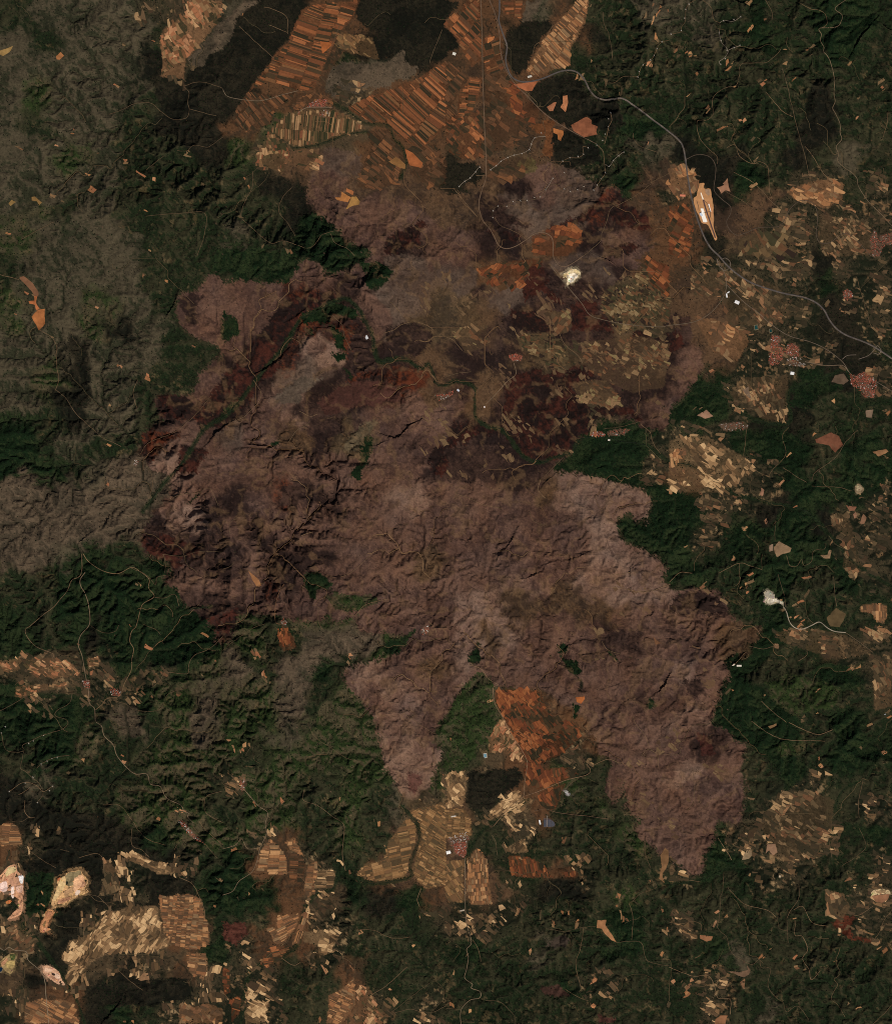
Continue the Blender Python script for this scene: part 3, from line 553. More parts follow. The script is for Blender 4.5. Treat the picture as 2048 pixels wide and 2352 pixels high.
# ------------------------------------------------------------------ roads, settlements, turbines, quarries
# (name, label, width in m, colour, line)
ASPHALT, CONC, DIRT, GRAVEL = (86,76,68), (128,110,92), (122,94,66), (160,138,112)
ROADS = [
 ('motorway','grey dual carriageway swinging from the top to the right edge',38,(114,100,88),
  T(2,0,[(430,-20),(430,90),(425,170),(460,280),(490,370),(480,470),(490,540),(530,620),(600,655),(680,655),(780,630),(900,580),(980,565),(1050,580),(1110,640),(1150,720),(1200,780),(1270,805),(1350,800),(1420,800),(1520,860),(1640,950),(1770,1045)])+
  T(3,0,[(70,1120),(110,1180),(130,1280),(150,1430),(180,1590),(220,1740),(270,1880),(330,1990),(400,2058)])+
  T(3,1,[(460,70),(540,140),(650,210),(780,260),(920,300),(1070,330),(1170,370),(1240,430),(1290,520),(1350,590),(1430,640),(1560,690),(1660,740),(1810,840)])),
 ('road','long straight road running south down the plain',18,(122,96,74),
  T(2,0,[(278,-20),(285,150),(292,400),(295,640),(300,760),(308,1000),(318,1200),(320,1420),(290,1520),(265,1620),(270,1700),(300,1780),(350,1840),(390,1910),(420,1970),(480,2000),(560,1980),(640,1930),(710,1880),(780,1870),(840,1900),(860,1960),(860,2058)])+
  T(2,1,[(900,70),(960,85),(1030,50),(1100,0)])),
 ('road','old road from the top edge along the motorway wood',16,(120,96,76),
  T(2,0,[(340,-20),(400,130),(430,280),(440,420),(480,560),(560,680),(650,770),(800,920),(1000,1050),(1210,1160)])),
 ('railway','railway looping round the airfield to the north-eastern town',15,(92,76,62),
  T(3,0,[(120,1290),(220,1245),(320,1260),(370,1330),(370,1420),(360,1530),(420,1600),(490,1660),(490,1720),(460,1780),(480,1840),(540,1890),(620,1870),(720,1830),(880,1820),(930,1760),(970,1680),(1050,1615),(1130,1620),(1180,1680),(1190,1780),(1180,1880),(1210,1950),(1290,1950),(1390,1880),(1470,1900),(1560,1990),(1620,2058)])),
 ('road','winding pale road down the eastern forest',15,(118,98,74),
  T(3,0,[(1420,0),(1330,70),(1385,120),(1380,170),(1340,220),(1200,235),(1220,280),(1210,330),(1240,390),(1230,420),(1270,460),(1300,530),(1325,640),(1320,760),(1330,820),(1310,870),(1330,910),(1370,1000),(1370,1070),(1385,1120),(1340,1180),(1360,1240),(1350,1290),(1410,1350),(1470,1390),(1510,1440),(1520,1500),(1600,1620),(1720,1740),(1810,1840)])),
 ('road','road past the first eastern town',14,(116,98,80),
  T(3,1,[(460,230),(600,370),(720,460),(820,550),(960,640),(1130,690),(1260,750),(1390,850),(1470,960),(1600,980),(1792,1090)])),
 ('road','road linking the two eastern towns',14,(130,108,86),T(3,1,[(1090,850),(1250,880),(1390,880),(1440,930)])),
 ('road','road from the burn to the motorway junction',14,(116,98,78),T(2,1,[(840,80),(950,220),(1080,370),(1150,470),(1250,510),(1450,550),(1700,570)])+T(3,1,[(0,558),(150,540),(250,510),(350,440),(440,320),(460,200),(430,110),(380,20)])),
 ('road','slip road looping at the motorway junction',13,(128,112,96),T(3,1,[(380,20),(400,80),(440,115),(480,100),(490,50),(450,15),(420,30)])),
 ('road','slip road curling at the eastern motorway junction',13,(128,112,96),T(3,1,[(1390,830),(1430,800),(1500,795)])),
 ('road','second slip road at the eastern motorway junction',13,(128,112,96),T(3,1,[(1520,830),(1600,800),(1640,760),(1670,720),(1700,760),(1680,790),(1640,780)])),
 ('road','road through the western valley village',15,(132,108,84),
  T(0,2,[(690,485),(650,540),(655,600),(690,660),(715,760),(720,900),(650,990),(630,1070),(660,1160),(690,1330),(710,1420),(720,1540),(760,1580),(770,1680),(820,1720),(840,1800),(910,1870),(940,1960),(1020,2058)])+
  T(0,3,[(1090,50),(1180,50),(1210,130),(1290,150),(1340,240),(1460,300),(1480,350),(1520,360),(1510,390),(1560,440)])),
 ('road','hill road climbing north from the western valley',13,(126,100,74),
  T(0,2,[(665,335),(662,470),(640,520),(580,550),(540,640),(490,700),(440,760),(340,835),(240,920),(210,940),(220,1000),(290,1080),(430,1140),(420,1180)])),
 ('road','hill road on the east side of the western valley',13,(132,104,74),
  T(0,2,[(675,335),(720,400),(830,470),(950,495),(1060,445),(1130,480),(1200,540),(1195,610),(1240,680),(1150,740),(1120,830),(1095,920),(1060,960),(1045,1040),(1075,1100),(1060,1180),(1055,1270),(1000,1380),(960,1480),(860,1500),(830,1540),(770,1590)])),
 ('road','north to south road through the large village',14,(134,112,86),
  T(2,3,[(150,720),(155,900),(155,1100),(165,1250),(200,1370),(200,1420),(165,1460),(180,1520),(165,1620),(150,1690),(215,1740),(200,1770),(275,1800),(270,1850),(190,1870),(120,1950),(120,2080)])),
 ('road','road over the southern plateau',13,(138,108,80),
  T(2,2,[(180,1225),(280,1260),(340,1340),(420,1390),(380,1410),(390,1530),(450,1640),(520,1780),(600,1900),(650,2000),(650,2058)])+T(2,3,[(630,130),(620,230),(520,310),(380,470)])),
 ('road','straight road along the foot of the rust fields',12,(140,108,80),T(2,3,[(620,230),(740,190),(960,100),(1120,60),(1160,20),(1130,-30)])),
 ('road','track running past the solar park',11,(116,90,68),T(2,3,[(700,350),(800,330),(900,360),(1160,390),(1310,410)])),
 ('road','pale quarry road in the eastern valley',20,(170,154,130),
  T(3,2,[(915,760),(940,800),(970,890),(1020,935),(1080,940),(1150,910),(1210,885),(1270,930),(1330,960),(1420,970)])),
 ('road','narrow road continuing down the eastern valley',11,(110,90,68),T(3,2,[(1420,970),(1520,1040),(1640,1130)])),
 ('road','valley road in the south, left of the creek',13,(134,112,86),
  T(1,3,[(170,170),(280,300),(360,360),(340,450),(350,530),(300,640),(270,760),(230,840),(130,910),(80,990),(0,1020)])),
 ('road','road from the left entering the southern valley',12,(134,110,84),T(1,3,[(0,650),(100,620),(150,570),(200,650),(300,640)])),
 ('road','road threading the southern hill clearings',11,(122,98,72),T(1,3,[(650,180),(650,260),(760,300),(880,390),(970,450),(970,560),(960,700),(985,830)])),
 ('road','road into the burnt western valley',12,(128,92,64),T(1,2,[(490,580),(440,680),(420,800),(430,890),(490,900)])),
 ('road','village road on the northern plain',11,(136,116,92),T(1,0,[(0,720),(50,780),(250,810),(350,800),(480,760),(600,730)])),
 ('road','road along the foot of the red-roofed village',12,(146,124,100),T(1,0,[(600,910),(640,880),(700,862),(880,862)])),
 ('road','road winding up to the ringed village',12,(136,112,86),T(2,1,[(320,1190),(400,1110),(490,1010),(560,950),(545,860)])),
 ('road','winding pale road in the south-western corner',13,(150,130,104),T(0,3,[(-10,1440),(30,1470),(70,1445),(120,1470),(210,1480),(220,1540),(260,1580),(330,1640),(360,1720),(370,1860),(390,2058)])),
]
TRACKS = [
 T(3,0,[(900,560),(950,720),(1000,930),(1050,1120),(1110,1340),(1160,1540)]),
 T(3,0,[(350,880),(345,800),(390,740),(470,705),(540,690),(560,600),(570,525),(690,510),(780,510),(870,430),(890,390)]),
 T(3,0,[(400,250),(410,330),(455,390),(470,420),(440,470),(395,500),(408,522)]), T(3,0,[(270,10),(330,60),(360,170),(405,190),(400,260)]),
 T(3,0,[(405,190),(432,170),(515,180),(567,143)]), T(3,0,[(470,410),(563,368)]), T(3,0,[(220,0),(155,40),(130,90),(125,180),(95,220),(95,260),(0,285)]),
 T(3,0,[(350,880),(355,920),(300,970),(220,980),(240,1100),(310,1190),(380,1260),(385,1320)]),
 T(3,0,[(460,1190),(530,1165),(560,1250),(670,1320),(720,1300),(790,1340),(800,1450),(800,1530),(820,1590)]),
 T(3,0,[(520,1390),(640,1450),(720,1510),(800,1600),(900,1690)]), T(3,0,[(450,1540),(560,1600),(700,1700),(830,1820)]),
 T(3,0,[(1040,30),(1130,80),(1220,90),(1260,140),(1260,200),(1220,230)]), T(3,0,[(760,0),(815,100),(820,170)]),
 T(3,0,[(940,310),(940,380),(990,430)]), T(3,0,[(770,750),(840,830),(900,890),(990,940)]), T(3,0,[(1090,1180),(1140,1240),(1200,1340),(1280,1440)]),
 T(3,0,[(1720,1350),(1740,1500),(1760,1700)]), T(3,0,[(1755,900),(1745,1000),(1720,1100)]),
 T(2,0,[(1792,325),(1730,345),(1690,400),(1668,450),(1638,487),(1580,525),(1550,580),(1537,620),(1420,620),(1350,670),(1280,670)]),
 T(2,0,[(1320,910),(1330,970),(1303,1022),(1290,1090),(1272,1160)]), T(2,0,[(1210,1168),(1260,1215),(1270,1300),(1278,1390),(1240,1450),(1190,1530)]),
 T(2,0,[(1427,1225),(1385,1255),(1343,1292),(1308,1340),(1280,1320)]), T(2,0,[(1140,1188),(1100,1180),(1103,1240),(1060,1270),(993,1268),(937,1295),(900,1345)]),
 T(2,0,[(800,920),(780,990),(800,1050),(750,1170),(750,1260),(800,1290),(880,1330),(900,1390),(920,1430),(910,1480),(840,1490),(757,1583),(650,1612),(537,1622),(487,1658),(417,1657),(378,1695),(375,1750)]),
 T(2,0,[(800,1528),(860,1433)]), T(2,0,[(920,1430),(970,1440),(975,1410),(950,1388)]), T(2,0,[(105,1500),(150,1458),(193,1430),(238,1382),(271,1343)]), T(2,0,[(240,1410),(310,1415)]),
 T(2,0,[(357,1365),(403,1332),(440,1297),(495,1265),(548,1247),(610,1235),(668,1203),(686,1157),(712,1108),(800,1095)]),
 T(2,0,[(390,1750),(430,1810),(500,1840),(600,1890),(640,1920)]), T(2,0,[(1640,1480),(1530,1570),(1400,1640),(1320,1680),(1290,1780),(1250,1880),(1230,1950),(1100,2058)]),
 T(2,0,[(1260,100),(1270,200),(1300,260),(1330,400),(1330,480)]), T(2,0,[(1500,1070),(1510,1130),(1560,1180),(1700,1230)]),
 T(2,0,[(60,1510),(130,1600),(250,1740)]), T(2,0,[(1792,1390),(1640,1470)]), T(2,0,[(700,430),(720,360),(790,310),(860,200)]),
 T(1,0,[(130,210),(280,350),(410,470)]), T(1,0,[(330,60),(400,70),(510,130),(520,190),(520,270)]), T(1,0,[(370,200),(520,260)]),
 T(1,0,[(1760,240),(1730,320),(1690,410),(1660,510)]), T(1,0,[(940,200),(890,330),(840,420)]),
 T(1,0,[(240,1380),(240,1500),(180,1620),(150,1740),(220,1820),(320,1910),(400,1960),(480,1940),(560,1960),(680,2000),(740,1970),(800,1890),(890,1860)]),
 T(1,0,[(870,1880),(900,1950),(1000,2000),(1060,2058)]), T(1,0,[(560,1500),(480,1590),(450,1700),(520,1790),(580,1900)]),
 T(0,0,[(1470,690),(1600,660),(1680,670),(1792,710)]), T(0,0,[(1480,700),(1520,740),(1510,830),(1525,880),(1500,950),(1390,960),(1300,900),(1210,830),(1080,840),(1000,880),(880,920)]),
 T(0,0,[(1430,1215),(1510,1215),(1560,1170),(1680,1180),(1792,1100)]), T(0,0,[(1180,1740),(1460,1720),(1650,1720),(1650,1880),(1590,2058)]),
 T(0,0,[(1180,1370),(1240,1320),(1320,1260)]), T(0,0,[(180,1930),(300,1860),(440,1790)]), T(0,0,[(1525,880),(1650,910),(1740,930)]),
 T(0,1,[(330,600),(420,650),(465,740),(455,820),(475,1000),(450,1080)]), T(0,1,[(460,1080),(540,1150),(620,1270),(780,1420),(850,1470),(980,1530)]),
 T(0,1,[(1110,1000),(1075,1110),(1110,1230)]), T(0,1,[(1110,1630),(1190,1690),(1230,1830),(1190,1950)]), T(0,1,[(0,150),(160,190)]),
 T(0,1,[(1120,1610),(1200,1500),(1400,1420),(1560,1290),(1700,1130)]), T(0,1,[(1370,1960),(1450,1920),(1600,1900),(1690,1870),(1760,2010)]),
 T(1,1,[(880,480),(960,560),(970,620),(1030,760)]), T(1,1,[(1290,620),(1370,600),(1440,550),(1560,530),(1640,560),(1700,600)]), T(1,1,[(1350,370),(1440,470)]),
 T(1,1,[(250,1000),(310,1130),(190,1280),(110,1320)]), T(1,1,[(620,1250),(700,1290),(760,1270)]), T(1,1,[(530,1500),(600,1400),(700,1350)]),
 T(1,2,[(0,1110),(110,1020),(250,930),(340,900)]), T(1,2,[(950,790),(1050,830),(1150,740),(1320,700)]), T(1,2,[(630,190),(720,160)]), T(1,2,[(0,460),(60,440),(100,400)]),
 T(1,2,[(60,180),(60,90),(130,40)]), T(1,2,[(950,520),(1040,480),(1180,350),(1230,290)]), T(1,2,[(770,760),(770,880),(800,940)]), T(1,2,[(1650,880),(1700,930),(1720,990)]),
 T(1,2,[(1430,1600),(1600,1720),(1700,1780)]), T(1,2,[(680,1690),(740,1800),(880,1900),(1000,1980),(1140,2010)]), T(1,2,[(180,1960),(240,1880),(250,1980),(300,2020)]),
 T(0,2,[(1060,450),(1180,510),(1250,590),(1260,530),(1340,510)]), T(0,2,[(1792,1000),(1700,1090),(1570,1150),(1520,1220),(1510,1300),(1440,1300),(1330,1290),(1280,1360),(1220,1410)]),
 T(0,2,[(0,1600),(130,1530),(300,1430),(450,1410),(560,1390),(640,1350)]), T(0,2,[(580,1450),(560,1540),(460,1590),(440,1640),(500,1660),(550,1690),(490,1750),(330,1800),(240,1850),(180,1880),(200,1920),(100,1930),(40,1890),(20,1800),(10,1770)]),
 T(0,2,[(200,1910),(180,2000),(170,2058)])+T(0,3,[(210,20),(260,70),(320,130),(350,210),(300,275)]), T(0,2,[(560,1960),(460,1968),(335,2022),(300,2058)]),
 T(0,2,[(1320,340),(1330,430),(1330,490)]), T(0,2,[(1240,690),(1330,690),(1410,660),(1440,760)]), T(0,2,[(1150,900),(1260,950),(1290,990)]), T(0,2,[(730,910),(830,970),(930,960),(960,910)]),
 T(0,2,[(1310,340),(1450,355),(1600,320),(1792,320)]), T(0,2,[(860,1500),(1000,1540),(1080,1590),(1200,1600),(1290,1580),(1340,1480),(1400,1440),(1500,1420)]),
 T(0,3,[(80,185),(200,115),(300,140),(350,190),(425,145)]), T(0,3,[(150,210),(200,190),(250,150)]), T(0,3,[(200,260),(200,350),(240,400),(280,400)]), T(0,3,[(90,430),(180,430),(240,390)]),
 T(0,3,[(200,640),(340,740),(450,800)]), T(0,3,[(490,655),(560,670)]), T(0,3,[(640,720),(780,690),(830,740),(825,850)]), T(0,3,[(700,1020),(790,1040),(860,1110),(940,1200),(1000,1330)]),
 T(0,3,[(690,1570),(850,1500),(1000,1410),(1080,1380)]), T(0,3,[(1060,490),(1060,620),(1140,660),(1200,720)]), T(0,3,[(1400,660),(1440,600),(1540,560)]),
 T(0,3,[(1600,560),(1680,640),(1750,720)]), T(0,3,[(1440,880),(1540,930),(1590,1010),(1630,1100),(1650,1200)]), T(0,3,[(1650,1480),(1660,1600),(1690,1800)]), T(0,3,[(950,1630),(1050,1720),(1150,1790)]),
 T(0,3,[(1792,440),(1700,390),(1650,330),(1660,230),(1792,180)]), T(0,3,[(1600,420),(1640,480),(1690,530),(1792,620)]), T(0,3,[(830,300),(960,300),(1060,420),(1110,500),(1200,580),(1330,620)]),
 T(1,3,[(1080,1300),(1200,1300),(1290,1340),(1380,1370),(1500,1360)]), T(1,3,[(1380,1970),(1500,1940),(1580,1960),(1700,1960),(1792,1910)]), T(1,3,[(1060,1580),(1055,1800),(1060,2058)]),
 T(1,3,[(880,1500),(980,1530),(1040,1580)]), T(1,3,[(1180,1830),(1300,1760),(1480,1600)]), T(1,3,[(1360,1960),(1500,1850),(1660,1730)]), T(1,3,[(1590,970),(1560,1060),(1580,1120)]), T(1,3,[(470,1530),(560,1590),(620,1570)]),
 T(2,3,[(370,540),(400,600),(410,700)]), T(2,3,[(800,1290),(950,1310),(1080,1280),(1200,1270)]), T(2,3,[(1370,1400),(1560,1400),(1620,1550),(1792,1590)]), T(2,3,[(1600,600),(1600,700),(1640,800)]),
 T(2,3,[(1470,1090),(1500,1200),(1490,1380)]), T(2,3,[(1480,1080),(1560,1010),(1690,960),(1650,900)]), T(2,3,[(1100,1280),(1080,1440),(1040,1560),(1060,1680),(1080,1760)]), T(2,3,[(760,1140),(760,1220)]),
 T(2,3,[(210,1380),(260,1460),(280,1560)]), T(2,3,[(0,1930),(120,1940)]), T(2,3,[(120,2045),(230,2045)]), T(2,3,[(320,1870),(430,1880),(540,1980),(560,2058)]), T(2,3,[(960,1780),(1060,1840),(1140,1870)]),
 T(2,2,[(1170,2040),(1300,1990),(1400,2020)]), T(2,2,[(1500,1640),(1520,1700),(1600,1800),(1640,1900),(1700,1960),(1700,2058)]), T(2,2,[(1280,600),(1440,620),(1620,640),(1792,580)]), T(2,2,[(1250,510),(1400,500),(1480,480)]),
 T(2,2,[(1250,1040),(1300,1110),(1400,1140)]), T(2,2,[(980,1080),(980,1110),(950,1160)]), T(2,2,[(670,0),(700,70),(790,110)]), T(2,2,[(1792,1950),(1700,1940),(1620,1910),(1570,1960)]), T(2,2,[(1030,1520),(1020,1640)]),
 T(2,1,[(250,1040),(270,1140),(310,1200)]), T(2,1,[(800,1760),(900,1660),(940,1620)]), T(2,1,[(0,650),(60,680),(130,760)]), T(2,1,[(0,970),(100,940),(200,930)]), T(2,1,[(900,600),(960,720),(1060,800),(1100,870)]),
 T(2,1,[(1270,1390),(1420,1370),(1560,1330)]), T(2,1,[(760,1790),(740,1880),(800,1950)]), T(2,1,[(1560,1350),(1640,1420),(1660,1500),(1720,1590)]), T(2,1,[(80,1910),(200,1950),(300,2000),(450,2030)]),
 T(3,2,[(400,1420),(420,1480),(380,1540),(370,1610),(330,1700),(180,1720),(120,1830),(70,1870),(90,1940),(0,1955)]), T(3,2,[(740,460),(640,430),(560,410),(400,490)]), T(3,2,[(870,500),(900,600),(930,700),(930,760)]),
 T(3,2,[(520,1230),(570,1180),(620,1125),(640,1160),(580,1190)]), T(3,2,[(640,1080),(760,1100),(840,1080)]), T(3,2,[(940,350),(970,430),(1030,430),(1060,375),(1080,430),(1140,400),(1160,310),(1240,300),(1260,250)]),
 T(3,2,[(850,70),(845,230)]), T(3,2,[(740,340),(740,460)]), T(3,2,[(1280,190),(1340,260),(1420,300)]), T(3,2,[(1320,520),(1330,640),(1340,760)]), T(3,2,[(560,410),(565,560),(520,600)]), T(3,2,[(660,1680),(800,1780),(950,1830),(1250,1840)]),
 T(3,2,[(960,1690),(1080,1750),(1200,1790),(1310,1750)]), T(3,2,[(740,1520),(850,1620),(940,1690)]), T(3,2,[(1110,1120),(1110,1150),(1040,1200)]), T(3,2,[(0,560),(80,490),(180,490)]),
 T(3,3,[(440,840),(430,980),(410,1050),(405,1190),(385,1280),(460,1360),(480,1450),(530,1510),(600,1550),(670,1580),(720,1530),(740,1600),(810,1610),(790,1740),(850,1840),(910,1880),(940,1960),(1030,1910),(1120,2020)]),
 T(3,3,[(1040,950),(1040,1050),(950,1200),(955,1400)]), T(3,3,[(1000,1140),(1070,1110),(1130,1220),(1190,1260),(1280,1270)]), T(3,3,[(1010,1220),(1010,1350),(1060,1340),(1110,1460),(1070,1530),(1120,1620),(1140,1700),(1210,1630)]),
 T(3,3,[(1370,1450),(1340,1560),(1370,1650),(1320,1700),(1350,1740),(1300,1850),(1350,1900),(1410,2000)]), T(3,3,[(0,1600),(180,1670),(310,1670),(370,1770),(390,1850),(490,1860),(490,1980)]), T(3,3,[(1792,1900),(1700,2000),(1640,2058)]),
 T(3,3,[(1530,490),(1580,620),(1540,680),(1390,790)]), T(3,3,[(1640,1390),(1700,1300),(1725,1230),(1792,1150)]), T(3,3,[(1280,560),(1310,720)]), T(3,3,[(190,0),(200,180),(190,290),(140,340)]), T(3,3,[(390,560),(470,680),(500,740)]),
 T(3,3,[(470,960),(600,1090),(780,1140),(860,1200)]), T(3,3,[(870,1200),(880,1280),(950,1310)]), T(3,3,[(1530,290),(1600,310),(1645,260),(1720,250),(1792,310)]), T(3,3,[(1560,100),(1520,280),(1525,400)]), T(3,3,[(1640,1110),(1560,1170),(1480,1190)]),
 T(3,3,[(250,920),(150,900)]), T(3,3,[(0,1240),(90,1250),(200,1230),(255,1260),(250,1310)]), T(3,1,[(960,1380),(910,1450),(930,1600),(820,1730),(800,1780)]), T(3,1,[(630,1350),(610,1500),(610,1640),(720,1740),(800,1770)]),
 T(3,1,[(1510,1400),(1420,1490),(1330,1620),(1170,1740),(1150,1800)]), T(3,1,[(1150,1850),(1350,1860),(1470,1890)]), T(3,1,[(910,1700),(1030,1780),(1100,1820)]), T(3,1,[(1500,160),(1580,430),(1620,560),(1690,640)]), T(3,1,[(130,800),(200,850),(260,930),(310,960)]),
]
PADS = [   # wind turbine rows (label of the row, points)
 ('on the winding ridge track far right of the motorway',T(2,0,[(1730,342),(1690,400),(1668,450),(1638,487),(1580,525),(1550,580),(1537,622)])),
 ('in the short row east of the motorway wood',T(2,0,[(1320,910),(1303,960),(1303,1022),(1277,1080),(1255,1130),(1210,1168)])),
 ('in the row below the motorway wood',T(2,0,[(1140,1188),(1103,1240),(1060,1258),(993,1268),(937,1295)])),
 ('in the long row slanting to the straight road',T(2,0,[(765,1068),(712,1108),(686,1157),(668,1203),(610,1235),(548,1247),(495,1265),(440,1297),(403,1332),(357,1365)])),
 ('in the row west of the straight road',T(2,0,[(271,1343),(238,1382),(193,1430),(150,1458),(105,1500)])),
 ('in the row at the edge of the grey hilltop',T(2,0,[(1427,1225),(1385,1255),(1343,1292),(1308,1340)])),
 ('in the row along the north rim of the burn',T(2,0,[(1278,1388),(1245,1440),(1212,1490),(1183,1530),(1105,1500),(1055,1525),(998,1540),(950,1518)])),
 ('in the row across the burnt plateau',T(2,0,[(950,1388),(860,1433),(800,1528),(757,1583),(710,1588),(650,1612),(597,1612),(537,1622),(487,1658),(417,1657),(378,1695),(375,1750)])),
 ('on the track down the north-eastern plateau',T(3,0,[(155,40),(130,80),(122,150),(95,250),(10,280)])),
 ('on the forked ridge of the north-eastern plateau',T(3,0,[(567,143),(515,165),(432,170),(400,270),(412,330),(458,412),(517,388),(563,368),(445,478),(408,522)])),
 ('on the western ridge at the left edge',T(0,2,[(45,1725),(15,1775),(235,1858),(270,1840),(350,1797)])),
 ('in the row on the ridge south of the western valley',T(0,2,[(462,1968),(420,1980),(380,2000),(335,2022)])),
 ('on the forked ridge track above the south-western quarries',T(0,3,[(80,185),(208,118),(270,70),(400,180),(425,145),(305,275)])),
]
# settlements: (what, polygon, number of houses, number built one by one, share of pale roofs)
TOWNS = [
 ('the red-roofed village on the northern plain',T(1,0,[(680,860),(690,835),(780,795),(845,795),(830,830),(820,860)]),95,22,.12),
 ('the scattered quarter south of the plain village',T(1,0,[(770,905),(820,880),(865,905),(865,935),(780,930)]),20,8,.3),
 ('the town at the upper right edge',T(3,0,[(1610,1930),(1650,1850),(1680,1900),(1792,1870),(1792,1960),(1720,1980),(1690,2058),(1635,2058)]),120,24,.15),
 ('the small town above the motorway curve',T(3,1,[(1395,290),(1430,265),(1475,300),(1475,330),(1430,360),(1405,345)]),60,18,.15),
 ('the large town with a wooded hill',[(1772,770),(1790,772),(1790,786),(1784,790),(1793,797),(1799,806),(1806,802),(1808,790),(1815,788),(1832,797),(1833,818),(1824,822),(1812,815),(1800,813),(1796,824),(1784,838),(1768,838),(1764,826),(1768,800)],330,44,.10),
 ('the industrial fringe of the large town',T(3,1,[(930,820),(1010,810),(1110,850),(1080,890),(960,880)]),40,10,.8),
 ('the lower right town by the river loop',T(3,1,[(1450,950),(1500,960),(1560,930),(1660,990),(1660,1060),(1640,1140),(1580,1140),(1530,1090),(1460,1030)]),300,40,.10),
 ('the hilltop village in the middle of the burn',T(2,1,[(505,800),(560,785),(610,800),(600,840),(540,840),(510,820)]),80,20,.10),
 ('the river village at the south of the burnt ground',T(2,1,[(1150,1440),(1180,1415),(1240,1410),(1290,1440),(1270,1450),(1180,1450)]),60,16,.12),
 ('the scattered houses east of the river village',T(2,1,[(1290,1420),(1410,1390),(1480,1390),(1420,1440),(1310,1450)]),28,8,.2),
 ('the village on the river bend',T(1,1,[(1690,1120),(1780,1110),(1785,1150),(1730,1165)])+T(2,1,[(0,1110),(60,1080),(50,1120),(0,1140)]),45,14,.25),
 ('the large village of the southern plain',T(2,3,[(60,620),(90,590),(160,600),(165,690),(140,720),(80,690)]),170,30,.12),
 ('the pale northern quarter of the large southern village',T(2,3,[(20,560),(160,510),(190,570),(160,600),(90,590),(40,630)]),55,10,.75),
 ('the village at the western road fork',T(0,2,[(660,1360),(720,1350),(720,1420),(680,1410)]),45,14,.25),
 ('the ring-shaped village in the western valley',T(0,2,[(880,1430),(920,1410),(970,1450),(960,1480),(900,1475)]),45,14,.2),
 ('the village at the head of the southern valley',T(1,3,[(130,130),(160,70),(180,90),(170,170),(150,190)]),35,10,.3),
 ('the ribbon village along the south-western stream',T(0,3,[(1430,420),(1470,420),(1540,510),(1650,610),(1600,590),(1510,530)]),60,14,.3),
 ('the pale hamlet in the middle of the southern burn',T(1,2,[(1590,940),(1650,910),(1655,970),(1600,985)]),22,8,.5),
 ('the hamlet above the orange garden plots',T(1,2,[(460,880),(490,855),(520,885),(500,920)]),16,6,.4),
 ('the lone hamlet on the western upland',T(0,1,[(1075,1650),(1110,1640),(1115,1675),(1080,1690)]),10,5,.4),
 ('the hamlet by the eastern stream',T(3,1,[(400,1350),(560,1330),(640,1360),(600,1400),(440,1400)]),30,8,.4),
]
# big single buildings: (name, label, centre, length m, width m, height m, heading, colour)
SHEDS = [
 ('warehouse','large white warehouse south of the large eastern town',T(3,1,[(988,943)])[0],85,66,12,8,(232,228,222)),
 ('factory_hall','white factory hall with a notched outline below the motorway',T(3,1,[(545,372)])[0],105,72,12,25,(228,222,216)),
 ('factory_hall','slim white shed north-west of the white factory hall',T(3,1,[(462,318)])[0],90,30,10,80,(236,230,224)),
 ('factory_hall','small white shed leaning beside the slim white shed',T(3,1,[(475,292)])[0],60,24,10,-35,(226,220,212)),
 ('farm_shed','long white shed left of the solar park',T(2,3,[(754,437)])[0],105,34,9,78,(232,228,222)),
 ('factory_hall','white hall with a red corner at the large southern village',T(2,3,[(20,680)])[0],100,70,11,-15,(244,236,226)),
 ('farm_shed','white shed on the northern plain by the black wood',T(2,0,[(66,432)])[0],75,60,10,20,(218,210,194)),
 ('farm_shed','grey shed beside the motorway bend',T(2,0,[(672,615)])[0],100,45,9,-15,(190,180,164)),
 ('factory_hall','bright white shed in the burnt river valley',T(1,1,[(1155,655)])[0],85,60,10,60,(200,198,196)),
 ('farm_shed','pair-like pale sheds on the western rim of the southern plain',T(2,3,[(60,390)])[0],110,28,8,-8,(200,186,170)),
 ('farm_shed','pale shed south of the large southern village',T(2,3,[(130,1148)])[0],100,30,8,-12,(176,158,136)),
 ('farm_shed','light shed in the hillside quarry yard east of the burn',T(3,2,[(560,1235)])[0],110,36,9,0,(226,212,192)),
 ('farm_shed','pale shed by the quarry yard east of the burn',T(3,2,[(515,1230)])[0],70,30,9,-40,(214,196,172)),
 ('farm_shed','pale shed in the second orchard valley',T(3,3,[(890,872)])[0],50,45,8,5,(190,166,136)),
 ('farm_shed','small pink-roofed sheds beside the airfield road',T(3,0,[(108,1572)])[0],120,45,8,3,(206,122,92)),
 ('farm_shed','white shed near the river at the burnt bend',T(2,1,[(98,1080)])[0],60,40,10,40,(200,200,205)),
 ('farm_shed','white shed at the eastern river village',T(2,1,[(1308,1480)])[0],45,34,9,10,(222,206,190)),
 ('farm_shed','white shed below the river bridge in the burn',T(2,1,[(308,1214)])[0],36,30,9,15,(222,206,196)),
]
PONDS = [   # (name, label, polygon, rim)
 ('irrigation_pond','teal square pond west of the large eastern town',T(3,1,[(686,560),(708,556),(712,588),(688,592)]),(28,66,62)),
 ('irrigation_pond','small dark teal pond beside the road into the large eastern town',T(3,1,[(804,590),(822,588),(826,612),(808,614)]),(20,54,48)),
 ('irrigation_pond','pale blue pond with a white rim beside the southern dark wood',T(2,2,[(303,1946),(324,1944),(326,1972),(305,1976)]),(104,140,150)),
 ('quarry_lake','dark blue lake cut by the left edge below the yellow quarry',T(0,3,[(-10,1585),(14,1590),(22,1615),(10,1640),(-10,1645)]),(14,34,52)),
]
